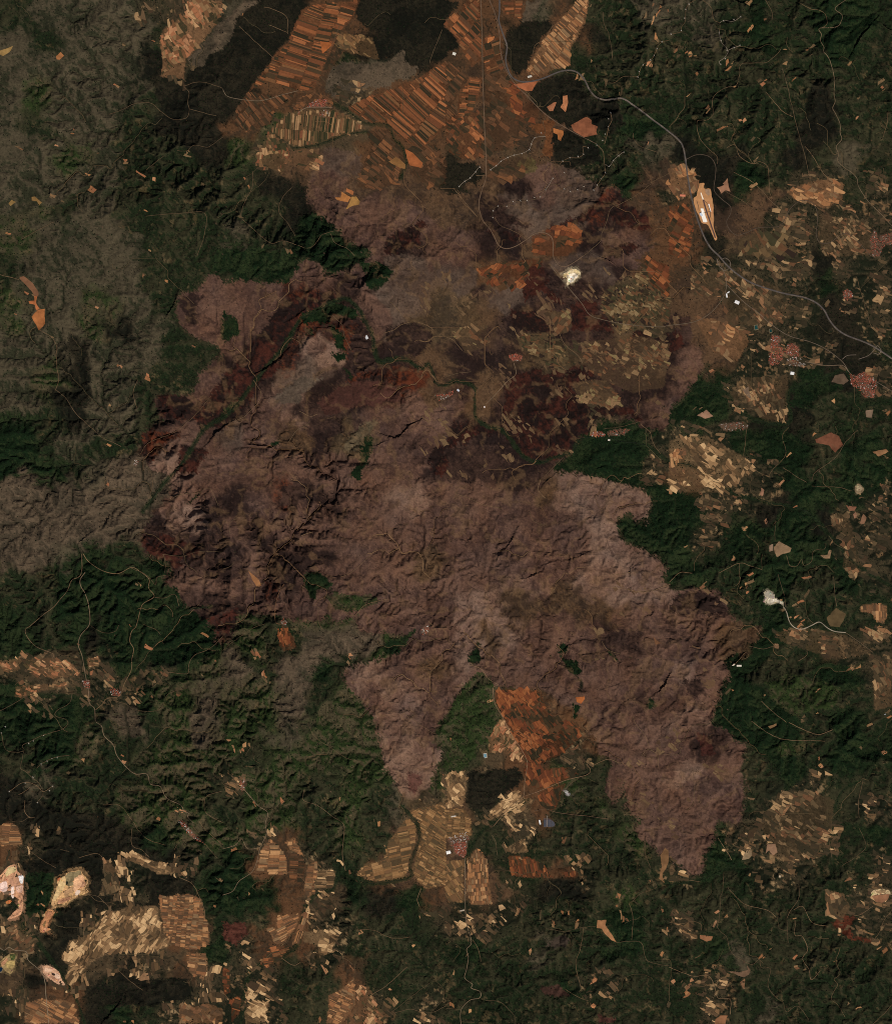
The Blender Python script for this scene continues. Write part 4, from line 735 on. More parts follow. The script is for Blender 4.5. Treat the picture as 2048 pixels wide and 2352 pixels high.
QUARRIES = [   # (label, outline, [(polygon or shrink factor, colour)], depth)
 ('dazzling white quarry amid the burnt plateau',T(2,1,[(925,155),(960,130),(1010,105),(1060,115),(1080,150),(1060,180),(1035,190),(1030,215),(1000,225),(975,240),(965,200),(970,180),(940,175)]),(206,184,144),
   [(T(2,1,[(985,150),(1030,140),(1050,150),(1055,170),(1030,185),(1025,205),(1000,220),(980,215),(975,180)]),(246,228,200)),(T(2,1,[(940,150),(980,140),(975,160),(945,168)]),(186,160,112)),(T(2,1,[(1020,112),(1062,122),(1070,145),(1040,135)]),(216,190,140)),
    (T(2,1,[(1000,160),(1022,170),(1012,200),(992,208),(985,180)]),(255,246,230))],45),
 ('grey and cream quarry with a road tail in the eastern forest',T(3,2,[(755,650),(800,625),(850,665),(850,690),(915,720),(915,755),(870,730),(830,745),(790,740),(760,720),(770,690)]),(168,154,128),
   [(T(3,2,[(765,655),(798,632),(840,668),(820,690),(780,685)]),(150,140,122)),(T(3,2,[(800,690),(850,700),(905,722),(908,745),(860,722),(815,735),(785,720)]),(196,182,158)),(T(3,2,[(838,700),(870,706),(862,722),(830,718)]),(226,214,194))],40),
 ('large pink and white quarry on the left edge',T(0,3,[(-15,880),(70,790),(125,785),(140,830),(185,870),(190,950),(185,1060),(180,1140),(150,1190),(60,1220),(100,1170),(150,1120),(120,1040),(60,1020),(-15,1010)]),(204,150,112),
   [(T(0,3,[(40,850),(70,800),(120,800),(130,830),(90,850),(50,880)]),(204,176,126)),(T(0,3,[(0,930),(50,915),(60,970),(40,1000),(0,985)]),(238,204,186)),(T(0,3,[(145,870),(186,870),(186,920),(165,930)]),(250,240,232)),
    (T(0,3,[(70,890),(140,880),(150,940),(110,960),(70,930)]),(196,144,112)),(T(0,3,[(85,960),(110,960),(112,1040),(90,1040)]),(242,214,196)),(T(0,3,[(125,960),(180,945),(178,1000),(140,1000)]),(228,180,152)),(T(0,3,[(20,1000),(60,990),(85,1010),(40,1020)]),(120,96,74)),
    (T(0,3,[(120,965),(145,970),(135,985)]),(52,46,30))],60),
 ('yellow and pink quarry with a narrow southern tail',T(0,3,[(460,900),(520,870),(550,840),(640,820),(670,860),(710,900),(690,960),(710,1000),(640,1030),(560,1070),(540,1100),(460,1100),(450,1140),(415,1110),(420,1060),(450,990)]),(202,158,108),
   [(T(0,3,[(525,870),(560,840),(640,825),(650,860),(600,890),(590,940),(545,950),(530,900)]),(128,112,80)),(T(0,3,[(470,930),(505,875),(525,880),(530,930),(500,990),(450,1060),(425,1060),(455,980)]),(202,170,120)),
    (T(0,3,[(600,880),(655,860),(680,900),(640,960),(600,1000),(590,940)]),(220,170,128)),(T(0,3,[(600,990),(640,985),(640,1010),(610,1025)]),(236,206,180)),(T(0,3,[(640,900),(690,930),(660,970),(630,960)]),(198,148,112)),
    (T(0,3,[(460,890),(485,880),(475,910),(462,910)]),(186,112,70)),(T(0,3,[(510,1000),(580,960),(590,1000),(530,1040)]),(180,140,100)),(T(0,3,[(470,1060),(560,1040),(555,1065),(475,1095)]),(206,150,112)),(T(0,3,[(528,915),(548,918),(540,940),(530,945)]),(34,36,24)),(T(0,3,[(675,900),(700,902),(690,918)]),(40,36,26))],60),
 ('orange brown quarry tail below the yellow quarry',T(0,3,[(370,1140),(400,1135),(440,1160),(400,1230),(380,1280),(410,1300),(340,1325),(318,1290),(330,1240),(360,1200)]),(186,128,86),
   [(T(0,3,[(380,1160),(420,1165),(390,1200),(370,1190)]),(172,116,82)),(T(0,3,[(340,1260),(370,1230),(360,1280)]),(120,94,60)),(T(0,3,[(350,1290),(380,1285),(370,1310)]),(200,146,108))],20),
 ('pink works quarry beside the south-western stream',T(0,3,[(340,1600),(390,1595),(470,1640),(490,1690),(520,1750),(460,1740),(400,1700),(350,1660)]),(200,154,120),
   [(T(0,3,[(360,1605),(420,1625),(400,1650),(360,1640)]),(218,176,144)),(T(0,3,[(430,1650),(475,1665),(480,1700),(440,1690)]),(224,186,154)),(T(0,3,[(415,1655),(445,1660),(440,1672),(415,1668)]),(50,40,32)),(T(0,3,[(400,1670),(440,1690),(470,1725),(420,1700)]),(178,130,98))],30),
 ('yellow and green quarry by the dark lake',T(0,3,[(0,1560),(70,1500),(120,1500),(120,1560),(110,1620),(80,1660),(20,1610)]),(150,124,82),
   [(T(0,3,[(50,1560),(110,1555),(108,1600),(60,1610)]),(182,154,96)),(T(0,3,[(80,1505),(120,1505),(115,1540),(85,1545)]),(70,78,40)),(T(0,3,[(10,1570),(50,1530),(60,1550),(20,1600)]),(176,128,92))],30),
 ('pale rim quarry above the half-round orange field',T(3,3,[(1625,1005),(1650,980),(1720,975),(1765,985),(1775,1012),(1700,1018),(1630,1028)]),(190,162,120),
   [(T(3,3,[(1660,990),(1740,985),(1730,1005),(1670,1008)]),(146,118,84))],25),
 ('hillside gravel pit of pale layers in the far east',T(3,1,[(1490,1850),(1530,1830),(1560,1870),(1550,1900),(1500,1910)]),(132,112,84),[(T(3,1,[(1505,1855),(1535,1845),(1545,1880),(1512,1890)]),(160,140,108))],25),
 ('grey shingle pit beside the burn in the plateau road valley',T(2,3,[(930,180),(975,185),(1000,215),(985,228),(950,205)]),(140,134,124),[(T(2,3,[(955,192),(980,198),(985,215),(965,208)]),(176,172,164))],15),
 ('orange clay pit inside a black pond ring at the left edge',T(0,3,[(45,1080),(75,1062),(92,1075),(80,1092),(55,1100)]),(190,118,66),[(T(0,3,[(60,1075),(80,1072),(72,1086)]),(206,136,82))],10),
]
# ------------------------------------------------------------------ numeric helpers
def A2(p): return np.asarray(p, float)
TABLE = rng.random((64, 256, 256)).astype(np.float32)
def vnoise(x, y, scale, seed):
    t = TABLE[seed % 64].ravel()
    u = (np.asarray(x) / scale + 17.3 * seed).astype(np.float32); v = (np.asarray(y) / scale + 9.7 * seed).astype(np.float32)
    i = np.floor(u); j = np.floor(v)
    fu = u - i; fv = v - j
    i = i.astype(np.int32); j = j.astype(np.int32)
    fu = fu * fu * (3 - 2 * fu); fv = fv * fv * (3 - 2 * fv)
    i0 = i & 255; i1 = (i + 1) & 255; j0 = (j & 255) << 8; j1 = ((j + 1) & 255) << 8
    a = t.take(j0 | i0); a += (t.take(j0 | i1) - a) * fu
    b = t.take(j1 | i0); b += (t.take(j1 | i1) - b) * fu
    return a + (b - a) * fv
def fbm(x, y, scale, seed, octv=4, gain=0.5):
    """roughly centred on 0, about +-1"""
    s = np.zeros(np.shape(x), np.float32); amp = 1.0; tot = 0.0
    x = np.asarray(x, np.float32); y = np.asarray(y, np.float32)
    for k in range(octv):
        # turn each octave so that the lattice never shows
        ca, sa = math.cos(0.6 * k + .4 * seed), math.sin(0.6 * k + .4 * seed)
        s += amp * (vnoise(x * ca - y * sa, x * sa + y * ca, scale / 2 ** k, seed + k) * 2 - 1); tot += amp; amp *= gain
    return s / tot * 1.7
def smooth(a, lo, hi):
    t = np.clip((a - lo) / (hi - lo), 0, 1)
    return t * t * (3 - 2 * t)
def in_poly(px, py, poly):
    P = A2(poly); res = np.zeros(np.shape(px), bool)
    x0, y0 = P[:, 0], P[:, 1]; x1, y1 = np.append(x0[1:], x0[0]), np.append(y0[1:], y0[0])
    if np.size(px) * len(P) < 60000:
        sh = np.shape(px); qx = np.ravel(px)[:, None]; qy = np.ravel(py)[:, None]
        dy = np.where(y1 == y0, 1e-9, y1 - y0)
        c = ((y0 > qy) != (y1 > qy)) & (qx < (x1 - x0) * (qy - y0) / dy + x0)
        return (np.count_nonzero(c, axis=1) & 1).astype(bool).reshape(sh)
    for a, b, c, d in zip(x0, y0, x1, y1):
        if b == d: continue
        cond = (b > py) != (d > py)
        res ^= cond & (px < (c - a) * (py - b) / (d - b) + a)
    return res
def box_of(poly, m=0):
    P = A2(poly); return P[:, 0].min() - m, P[:, 1].min() - m, P[:, 0].max() + m, P[:, 1].max() + m
def blur(a, n):
    """three box blurs of radius n along both axes"""
    for _ in range(3):
        for ax in (0, 1):
            p = np.pad(a, [(n + 1, n) if k == ax else (0, 0) for k in (0, 1)], mode='edge')
            c = np.cumsum(p, axis=ax)
            a = (np.take(c, range(2 * n + 1, c.shape[ax]), axis=ax) - np.take(c, range(0, c.shape[ax] - 2 * n - 1), axis=ax)) / (2 * n + 1)
    return a
def dens(line, step):
    """Catmull-Rom through the points, resampled"""
    P = A2(line)
    if len(P) < 3:
        n = max(2, int(np.hypot(*(P[-1] - P[0])) / step) + 1)
        return P[0] + (P[-1] - P[0]) * np.linspace(0, 1, n)[:, None]
    Q = np.vstack([2 * P[0] - P[1], P, 2 * P[-1] - P[-2]]); out = []
    for k in range(1, len(Q) - 2):
        a, b, c, d = Q[k - 1], Q[k], Q[k + 1], Q[k + 2]
        n = max(1, int(np.hypot(*(c - b)) / step))
        t = np.linspace(0, 1, n, endpoint=False)[:, None]
        out.append(.5 * ((2 * b) + (c - a) * t + (2 * a - 5 * b + 4 * c - d) * t ** 2 + (3 * b - a - 3 * c + d) * t ** 3))
    return np.vstack(out + [P[-1:]])
def wobble(pts, amp, scale, seed):
    P = A2(pts)
    return P + np.stack([fbm(P[:, 0], P[:, 1], scale, seed, 3), fbm(P[:, 0] + 77, P[:, 1] - 31, scale, seed + 3, 3)], 1) * amp
def line_mask(XX, YY, line, width):
    """1 on the line falling to 0 at width; XX, YY regular grid"""
    out = np.zeros(XX.shape); xs = XX[0]; ys = YY[:, 0]
    dx = xs[1] - xs[0]; dy = ys[1] - ys[0]
    r = int(width / dx) + 2
    for x, y in dens(line, dx * .7):
        i = int((x - xs[0]) / dx); j = int((y - ys[0]) / dy)
        if i < -r or j < -r or i > len(xs) + r or j > len(ys) + r: continue
        sl = (slice(max(0, j - r), max(0, j + r + 1)), slice(max(0, i - r), max(0, i + r + 1)))
        d = np.hypot(XX[sl] - x, YY[sl] - y)
        out[sl] = np.maximum(out[sl], np.clip(1 - d / width, 0, 1))
    return out

# ------------------------------------------------------------------ relief: uplift and running water
RELIEF = 17.0            # median slope of the hills, degrees
def let_weights(XX, YY, only=None, warp=0.0, sharp=1.0):
    """share of every land-cover letter, bilinear between the 64 x 65 m.u. cells"""
    wxn = fbm(XX, YY, 110, 20, 4, .6) * warp; wyn = fbm(XX, YY, 110, 26, 4, .6) * warp
    u = np.clip((XX + wxn) / 64.0 - .5, 0, NC - 1.001); v = np.clip((YY + wyn) / (2352 / 36.0) - .5, 0, NR - 1.001)
    i = u.astype(int); j = v.astype(int); fu = u - i; fv = v - j
    res = {}
    for n, (ch, prm) in enumerate(COVER.items()):
        g = np.zeros((NR, NC))
        for (a, b), c in LET.items():
            if c == ch: g[b, a] = 1
        if not g.any() or (only is not None and prm[5] not in only): continue
        g = np.pad(g, 2, mode='edge')
        gw = g
        for _ in range(1 if only is None else 3):
            k = np.array([.03, .22, .5, .22, .03]) if only is None else np.array([.12, .23, .3, .23, .12])
            gw = sum(k[q] * gw[:, q:q + NC] for q in range(5)); gw = np.pad(sum(k[q] * gw[q:q + NR] for q in range(5)), 2, mode='edge')
        g = (gw if only is None else g * .95 + gw * .05)[2:-2, 2:-2]
        w = g[j, i] * (1 - fu) * (1 - fv) + g[j, i + 1] * fu * (1 - fv) + g[j + 1, i] * (1 - fu) * fv + g[j + 1, i + 1] * fu * fv
        if sharp > 1:
            w = (w + 1e-6) * np.exp(1.25 * fbm(XX, YY, 56, 30 + n, 4, .72))
        res[ch] = w ** sharp
    tot = sum(res.values()) + 1e-12
    return {k: w / tot for k, w in res.items()}

NB = [(-1, 0, 1.), (1, 0, 1.), (0, -1, 1.), (0, 1, 1.), (-1, -1, 1.4142), (-1, 1, 1.4142), (1, -1, 1.4142), (1, 1, 1.4142)]
def flood(H):
    """fill hollows so that water always finds a way out"""
    ny, nx = H.shape
    h = H.ravel().tolist(); done = bytearray(ny * nx); q = []
    for j in range(ny):
        for i in (range(nx) if j in (0, ny - 1) else (0, nx - 1)):
            k = j * nx + i; done[k] = 1; q.append((h[k], k))
    heapq.heapify(q); pop, push = heapq.heappop, heapq.heappush
    off = (-1, 1, -nx, nx, -nx - 1, -nx + 1, nx - 1, nx + 1); n_all = ny * nx
    while q:
        z, k = pop(q)
        for o in off:
            n = k + o
            if 0 <= n < n_all and not done[n]:
                done[n] = 1
                if h[n] <= z: h[n] = z + .02
                push(q, (h[n], n))
    return np.array(h).reshape(ny, nx)
def erode(H, up, F0, n_it, soft):
    """uplift and river incision; F0: incision of a single cell per step"""
    ny, nx = H.shape
    edge = np.zeros((ny, nx), bool); edge[[0, -1]] = True; edge[:, [0, -1]] = True
    idx = np.arange(ny * nx).reshape(ny, nx)
    H = flood(H)
    for it in range(n_it):
        best = np.zeros((ny, nx)); rec = idx.copy(); dist = np.ones((ny, nx))
        Hp = np.pad(H, 1, mode='edge')
        for dj, di, dd in NB:
            s = (H - Hp[1 + dj:1 + dj + ny, 1 + di:1 + di + nx]) / dd
            m = (s > best) & ~edge
            best[m] = s[m]; rec[m] = (idx + dj * nx + di)[m]; dist[m] = dd
        order = np.argsort(H, axis=None, kind='stable').tolist()
        rl = rec.ravel().tolist(); ar = [1.0] * (ny * nx)
        for k in reversed(order):
            r = rl[k]
            if r != k: ar[r] += ar[k]
        area = np.array(ar).reshape(ny, nx)
        F = (F0 * area ** .42 / dist).ravel().tolist()
        hn = (H + up * (~edge)).ravel().tolist()
        for k in order:
            r = rl[k]
            if r != k:
                hr = hn[r]
                if hn[k] > hr:
                    f = F[k]; hn[k] = (hn[k] + f * hr) / (1 + f)
        H = np.array(hn).reshape(ny, nx)
        if it < n_it - 1 and soft: H = H * (1 - soft) + soft * blur(H, 1)
    return H, area, rec
def regrid(a, n): return a[::n, ::n]
def relief_maps(st):
    x = np.arange(-300, 2350, st); y = np.arange(-300, 2655, st)
    X, Y = np.meshgrid(x, y)
    w = let_weights(X, Y)
    u = sum(COVER[c][4] * v for c, v in w.items())
    u = u + .35 * w.get('K', 0) * smooth(Y, 1700, 1900)          # the southern black woods are hills
    f = np.zeros(X.shape)
    for s in STRIPS: f = np.maximum(f, in_box(X, Y, s[1]))
    for s in MOSAICS: f = np.maximum(f, .7 * in_box(X, Y, s[1]))
    f = blur(f, max(1, int(10 / st)))
    u = blur(u * (1 - .7 * f), max(1, int(16 / st)))
    r = np.zeros(X.shape)
    for q in RIVERS: r = np.maximum(r, line_mask(X, Y, q, 22))
    return x, y, X, Y, u, f, r
def in_box(X, Y, poly):
    b = box_of(poly, 1); out = np.zeros(X.shape)
    i0, i1 = np.searchsorted(X[0], [b[0], b[2]]); j0, j1 = np.searchsorted(Y[:, 0], [b[1], b[3]])
    out[j0:j1, i0:i1] = in_poly(X[j0:j1, i0:i1], Y[j0:j1, i0:i1], poly)
    return out
def samp_to(arr, x0, y0, st, X, Y):
    u = np.clip((X - x0) / st, 0, arr.shape[1] - 1.001); v = np.clip((Y - y0) / st, 0, arr.shape[0] - 1.001)
    i = u.astype(np.int32); j = v.astype(np.int32); fu = u - i; fv = v - j
    return (arr[j, i] * (1 - fu) + arr[j, i + 1] * fu) * (1 - fv) + (arr[j + 1, i] * (1 - fu) + arr[j + 1, i + 1] * fu) * fv
cx_, cy_, CX, CY, cu, cf, cr = relief_maps(8.0)
def ridged(X, Y, scale, seed, octv):
    t = np.zeros(X.shape); a = 1.0; tot = 0
    for k in range(octv):
        ca, sa = math.cos(1.1 * k + seed), math.sin(1.1 * k + seed)
        n = vnoise((X * ca - Y * sa) * 1.0, (X * sa + Y * ca) * 1.0, scale / 2 ** k, seed + k)
        t += a * (1 - np.abs(2 * n - 1)); tot += a; a *= .55
    return t / tot
wxx = 40 * fbm(CX, CY, 160, 3, 3); wyy = 40 * fbm(CX, CY, 160, 7, 3)
cus = blur(cu, 2)
Hc = 120 * blur(cu, 8) + cus * (330 * ridged(CX + wxx, CY + wyy, 190, 12, 5) + 60 * fbm(CX, CY, 420, 2, 3)) + .06 * (2400 - CY) + .03 * (2100 - CX) - 70 * cr * np.clip(cu, .3, 1)
Hc, _, _ = erode(Hc, 7.0 * cu, .50 * (1 + .8 * cr) * np.exp(.4 * fbm(CX, CY, 90, 14, 3)), 9, .02)
ES = 4.0
ex, ey, EX, EY, upl, farm, riv = relief_maps(ES)
H = samp_to(Hc, -300, -300, 8.0, EX + 5 * fbm(EX, EY, 22, 41, 3), EY + 5 * fbm(EX, EY, 22, 45, 3)) + upl * (16 * fbm(EX, EY, 26, 47, 3, .6))
H, area, REC = erode(H, 8.0 * upl, .55 * (1 + .8 * riv), 3, .0)
H = H * .85 + .15 * blur(H, 1)
gy_, gx_ = np.gradient(H, ES * M)
steep = np.hypot(gx_, gy_)[(upl > .6)]
RSC = math.tan(math.radians(RELIEF)) / np.median(steep)
H = (H - np.percentile(H, 2)) * RSC
aw = let_weights(EX, EY); amp = 1 - .42 * aw.get('N', 0) - .45 * aw.get('P', 0)        # the western plateaus are finely cut but low
amp = blur(amp, 3); Hb = blur(H, 14); H = Hb + (H - Hb) * amp
Hs = blur(H, 4)
H = H * (1 - .8 * np.clip(farm, 0, 1)) + Hs * .8 * np.clip(farm, 0, 1)
AREA = np.log10(area)

# ------------------------------------------------------------------ dense terrain grid
STEP = 2.5
def axis(a, b):
    inner = np.arange(a - 40, b + 40.01, STEP)
    out = []; s = 4.0; x = inner[-1]
    while x < b + 4500: x += s; s = min(s * 1.16, 300); out.append(x)
    L = inner[0] - (np.array(out) - inner[-1])
    return np.concatenate([L[::-1], inner, out])
gx = axis(0, 2048); gy = axis(0, 2352)
GX, GY = np.meshgrid(gx, gy)
GY_N, GX_N = GX.shape
def samp(arr, X, Y, xs=ex, ys=ey, st=ES):
    u = np.clip((X - xs[0]) / st, 0, arr.shape[1] - 1.001); v = np.clip((Y - ys[0]) / st, 0, arr.shape[0] - 1.001)
    i = u.astype(int); j = v.astype(int); fu = u - i; fv = v - j
    return arr[j, i] * (1 - fu) * (1 - fv) + arr[j, i + 1] * fu * (1 - fv) + arr[j + 1, i] * (1 - fu) * fv + arr[j + 1, i + 1] * fu * fv
jx = fbm(GX, GY, 22, 40, 3) * 3.0; jy = fbm(GX, GY, 22, 44, 3) * 3.0        # ragged gullies
Z = samp(H, GX + jx, GY + jy)
GU = samp(upl, GX, GY); GF = samp(farm, GX, GY); GA = samp(AREA, GX + jx, GY + jy)
far = smooth(np.maximum(np.maximum(-GX, GX - 2048), np.maximum(-GY, GY - 2352)), 150, 1200)
Z = Z * (1 - far) + far * (120 + 160 * fbm(GX, GY, 700, 5, 5))
Z += GU * (1 - .85 * GF) * (2.5 * fbm(GX, GY, 30, 48, 3, .6) + 12 * (ridged(GX + 1.5 * jx, GY + 1.5 * jy, 17, 50, 3) - .6) + 2 * fbm(GX, GY, 6, 52, 2))
# ridges and gullies are crisp
Zs = blur(Z, 1); Z += np.clip(1.1 * (Z - Zs) * (1 - .9 * np.clip(GF, 0, 1)), -14, 14)
# cliffs: the land stands high to the south-east of each line and breaks off at it
for line, hgt in CLIFFS:
    L = wobble(dens(line, 3), 2.2, 14, 57); L = L[np.argsort(L[:, 0])]
    b = box_of(L, 45)
    i0, i1 = np.searchsorted(gx, [b[0], b[2]]); j0, j1 = np.searchsorted(gy, [b[1], b[3]])
    sx, sy = GX[j0:j1, i0:i1], GY[j0:j1, i0:i1]
    d2 = np.full(sx.shape, 1e9); sg = np.zeros(sx.shape)
    for k in range(len(L) - 1):
        a, c = L[k], L[k + 1]; ab = c - a; q = ab @ ab + 1e-9
        t = np.clip(((sx - a[0]) * ab[0] + (sy - a[1]) * ab[1]) / q, 0, 1)
        ddx = sx - a[0] - t * ab[0]; ddy = sy - a[1] - t * ab[1]; dd = ddx * ddx + ddy * ddy
        m = dd < d2; d2[m] = dd[m]
        sg[m] = (ab[0] * ddy - ab[1] * ddx)[m]           # > 0: south of the line
    d = np.sqrt(d2)
    fade = np.exp(-d / 13.0)
    ends = np.minimum(1, np.minimum(np.hypot(sx - L[0][0], sy - L[0][1]), np.hypot(sx - L[-1][0], sy - L[-1][1])) / 10)
    Z[j0:j1, i0:i1] += hgt * .62 * fade * (.35 + .65 * ends) * np.where(sg > 0, 1, -.35)
# quarry pits cut in benches
for lab, poly, colr, sub, depth in QUARRIES:
    b = box_of(poly, 6)
    i0, i1 = np.searchsorted(gx, [b[0], b[2]]); j0, j1 = np.searchsorted(gy, [b[1], b[3]])
    sx, sy = GX[j0:j1, i0:i1], GY[j0:j1, i0:i1]
    m = in_poly(sx, sy, poly).astype(float)
    z = Z[j0:j1, i0:i1]
    dist = np.zeros(m.shape); e = m.copy()
    for k in range(7):
        p = np.pad(e, 1); e = e * p[:-2, 1:-1] * p[2:, 1:-1] * p[1:-1, :-2] * p[1:-1, 2:]; dist += e
    base = z * (1 - m) + m * (z[m > 0].mean() if m.any() else 0) * .6 + m * z * .4
    Z[j0:j1, i0:i1] = base - depth * np.minimum(1, dist / 4.0) * (.7 + .3 * vnoise(sx, sy, 9, 3))
def zat(px, py):
    px = np.asarray(px, float); py = np.asarray(py, float)
    i = np.clip(np.searchsorted(gx, px) - 1, 0, GX_N - 2); j = np.clip(np.searchsorted(gy, py) - 1, 0, GY_N - 2)
    fu = (px - gx[i]) / (gx[i + 1] - gx[i]); fv = (py - gy[j]) / (gy[j + 1] - gy[j])
    return Z[j, i] * (1 - fu) * (1 - fv) + Z[j, i + 1] * fu * (1 - fv) + Z[j + 1, i] * (1 - fu) * fv + Z[j + 1, i + 1] * fu * fv
# beds for roads, town grounds, airfield and ponds are levelled a little
def level(poly, m=4, keep=.12):
    b = box_of(poly, m + 12)
    i0, i1 = np.searchsorted(gx, [b[0], b[2]]); j0, j1 = np.searchsorted(gy, [b[1], b[3]])
    sx, sy = GX[j0:j1, i0:i1], GY[j0:j1, i0:i1]
    w = blur(in_poly(sx, sy, poly).astype(float), max(1, int(m / STEP)))
    z = Z[j0:j1, i0:i1]; zs = blur(z, 4)
    if w.max() > 0:
        Z[j0:j1, i0:i1] = z * (1 - w * (1 - keep)) + zs * w * (1 - keep)
AF = lambda pts: [(1560 + x / 12.8, 400 + y / 12.8) for x, y in pts]
AIR_GROUND = AF([(600,270),(720,260),(700,400),(780,430),(890,430),(930,620),(970,760),(990,1000),(1000,1180),(1010,1330),(990,1500),(1030,1680),(1100,1880),(1050,1960),(960,1780),(860,1560),(800,1480),(640,1430),(560,1200),(480,1060),(410,780),(430,690),(500,640),(520,500)])
for t in TOWNS: level(t[1])
for f in FIELDS: level(f[1], 5, .04); level(f[1], 5, .04)
level(AIR_GROUND, 4, .02); level(AIR_GROUND, 4, .02)
SP = lambda pts: [(1240 + x / 22.4, 1840 + y / 22.4) for x, y in pts]
SOLAR = SP([(185,880),(390,870),(540,940),(720,1090),(785,1220),(710,1320),(190,1345)])
level(SOLAR, 4, .05)
for n_, l_, p_, c_ in PONDS: level(p_, 6, .02)

# ------------------------------------------------------------------ parcels are laid out first: the land is terraced to them
def bend(X, Y, seed): return X + fbm(X, Y, 90, seed % 40, 2) * 5, Y + fbm(X, Y, 90, 3 + seed % 40, 2) * 5
def strips_in(poly, ang, band, width, fill, seed):
    r = random.Random(seed); a = math.radians(ang); ca, sa = math.cos(a), math.sin(a)
    P = A2(poly); U = P[:, 0] * ca + P[:, 1] * sa; Vv = -P[:, 0] * sa + P[:, 1] * ca
    cand = []; u = U.min() - 6 - band * r.random()
    while u < U.max() + 6:
        L = band * r.uniform(.6, 1.45); v = Vv.min() - 6 - r.random() * width
        while v < Vv.max() + 6:
            w = width * min(3.0, max(.4, r.lognormvariate(0, .65)))
            u0 = u + r.uniform(-.1, .1) * L; u1 = u + L * (1 if r.random() < .7 else r.uniform(.45, .85))
            if r.random() < fill: cand.append((u0, u1, v, w, r.uniform(.02, .3)))
            v += w
        u += L + r.uniform(.2, .8)
    if not cand: return []
    C = A2(cand); uu = C[:, 0:1] + (C[:, 1:2] - C[:, 0:1]) * np.linspace(0, 1, 14)[None]; vv = (C[:, 2] + C[:, 3] * .5)[:, None]
    X, Y = bend(uu * ca - vv * sa, uu * sa + vv * ca, seed)
    mm = in_poly(X + 4 * fbm(X, Y, 15, 50, 3), Y + 4 * fbm(X, Y, 15, 54, 3), P); keep = []
    for n, m in enumerate(mm):
        best = (0, 0); s = None
        for k in range(15):
            if k < 14 and m[k]:
                if s is None: s = k
            elif s is not None:
                if k - s > best[1] - best[0]: best = (s, k)
                s = None
        if best[1] - best[0] >= 3:
            ua, ub = uu[n][best[0]], uu[n][best[1] - 1]; v, w, g = C[n, 2:5]
            keep.append(([ua, ub, ub + r.uniform(-.8, .8), ua + r.uniform(-.8, .8)], [v + g, v + g, v + w - g, v + w - g], (ub - ua) * w))
    if not keep: return []
    qu = A2([k[0] for k in keep]); qv = A2([k[1] for k in keep])
    X, Y = bend(qu * ca - qv * sa, qu * sa + qv * ca, seed)
    return [(np.stack([X[n], Y[n]], 1), keep[n][2]) for n in range(len(keep))]
def mosaic_in(test, bounds, size, fill, ang, elong, seed):
    """irregular four-cornered parcels that share their boundaries, some joined, some split, thinned in drifts; test takes arrays"""
    r = random.Random(seed); a = math.radians(ang); ca, sa = math.cos(a), math.sin(a)
    x0, y0, x1, y1 = bounds; cor = [(x0, y0), (x1, y0), (x1, y1), (x0, y1)]
    U0 = min(p[0] * ca + p[1] * sa for p in cor); W0 = min(-p[0] * sa + p[1] * ca for p in cor)
    U1 = max(p[0] * ca + p[1] * sa for p in cor); W1 = max(-p[0] * sa + p[1] * ca for p in cor)
    elong = 1 + (elong - 1) * .6
    su, sv = size * math.sqrt(elong), size / math.sqrt(elong)
    nu, nv = int((U1 - U0) / su) + 3, int((W1 - W0) / sv) + 3
    pt = {(i, j): (i + r.uniform(-.33, .33), j + r.uniform(-.36, .36)) for i in range(nu + 3) for j in range(nv + 2)}
    cells = []
    for j in range(nv):
        i = 0
        while i < nu:
            n = 2 if r.random() < .22 else 1
            c = [pt[(i, j)], pt[(i + n, j)], pt[(i + n, j + 1)], pt[(i, j + 1)]]
            if n == 1 and r.random() < .34:
                t = r.uniform(.35, .65); m1 = [c[0][k] + (c[3][k] - c[0][k]) * t for k in (0, 1)]; m2 = [c[1][k] + (c[2][k] - c[1][k]) * (t + r.uniform(-.1, .1)) for k in (0, 1)]
                cells += [[c[0], c[1], m2, m1], [m1, m2, c[2], c[3]]]
            else: cells.append(c)
            i += n
    Q = A2(cells); mid = Q.mean(1); uu = U0 + (mid[:, 0] - .5) * su; vv = W0 + (mid[:, 1] - .5) * sv
    X, Y = uu * ca - vv * sa, uu * sa + vv * ca
    drift = fbm(X, Y, size * 4.5, seed % 40, 3) * .8 + A2([r.uniform(-.42, .42) for _ in cells])
    ok = test(X, Y)
    thr = np.quantile(drift[ok], 1 - fill) if ok.any() else 9
    out = []
    for c, o_, d in zip(Q, ok, drift):
        if not o_ or d < thr: continue
        m = c.mean(0); c = m + (c - m) * r.uniform(.93, 1.0); z = []
        for k in range(4):
            a_, b_ = c[k], c[(k + 1) % 4]; z.append(a_)
            if math.hypot((b_[0] - a_[0]) * su, (b_[1] - a_[1]) * sv) > 4: t = r.uniform(.35, .65); z.append(a_ + (b_ - a_) * t + np.array([r.uniform(-.09, .09), r.uniform(-.09, .09)]))
        z = A2(z); u_ = U0 + (z[:, 0] - .5) * su; v_ = W0 + (z[:, 1] - .5) * sv
        out.append(np.stack([u_ * ca - v_ * sa, u_ * sa + v_ * ca], 1))
    if not out: return []
    allp = wobble(np.vstack(out), size * .85, size * 5.0, seed % 40); k = 0; res = []
    for z in out:
        w = allp[k:k + len(z)]; k += len(z); xs, ys = w[:, 0], w[:, 1]
        res.append((w, abs(np.sum(xs * np.roll(ys, -1) - ys * np.roll(xs, -1))) / 2))
    return res

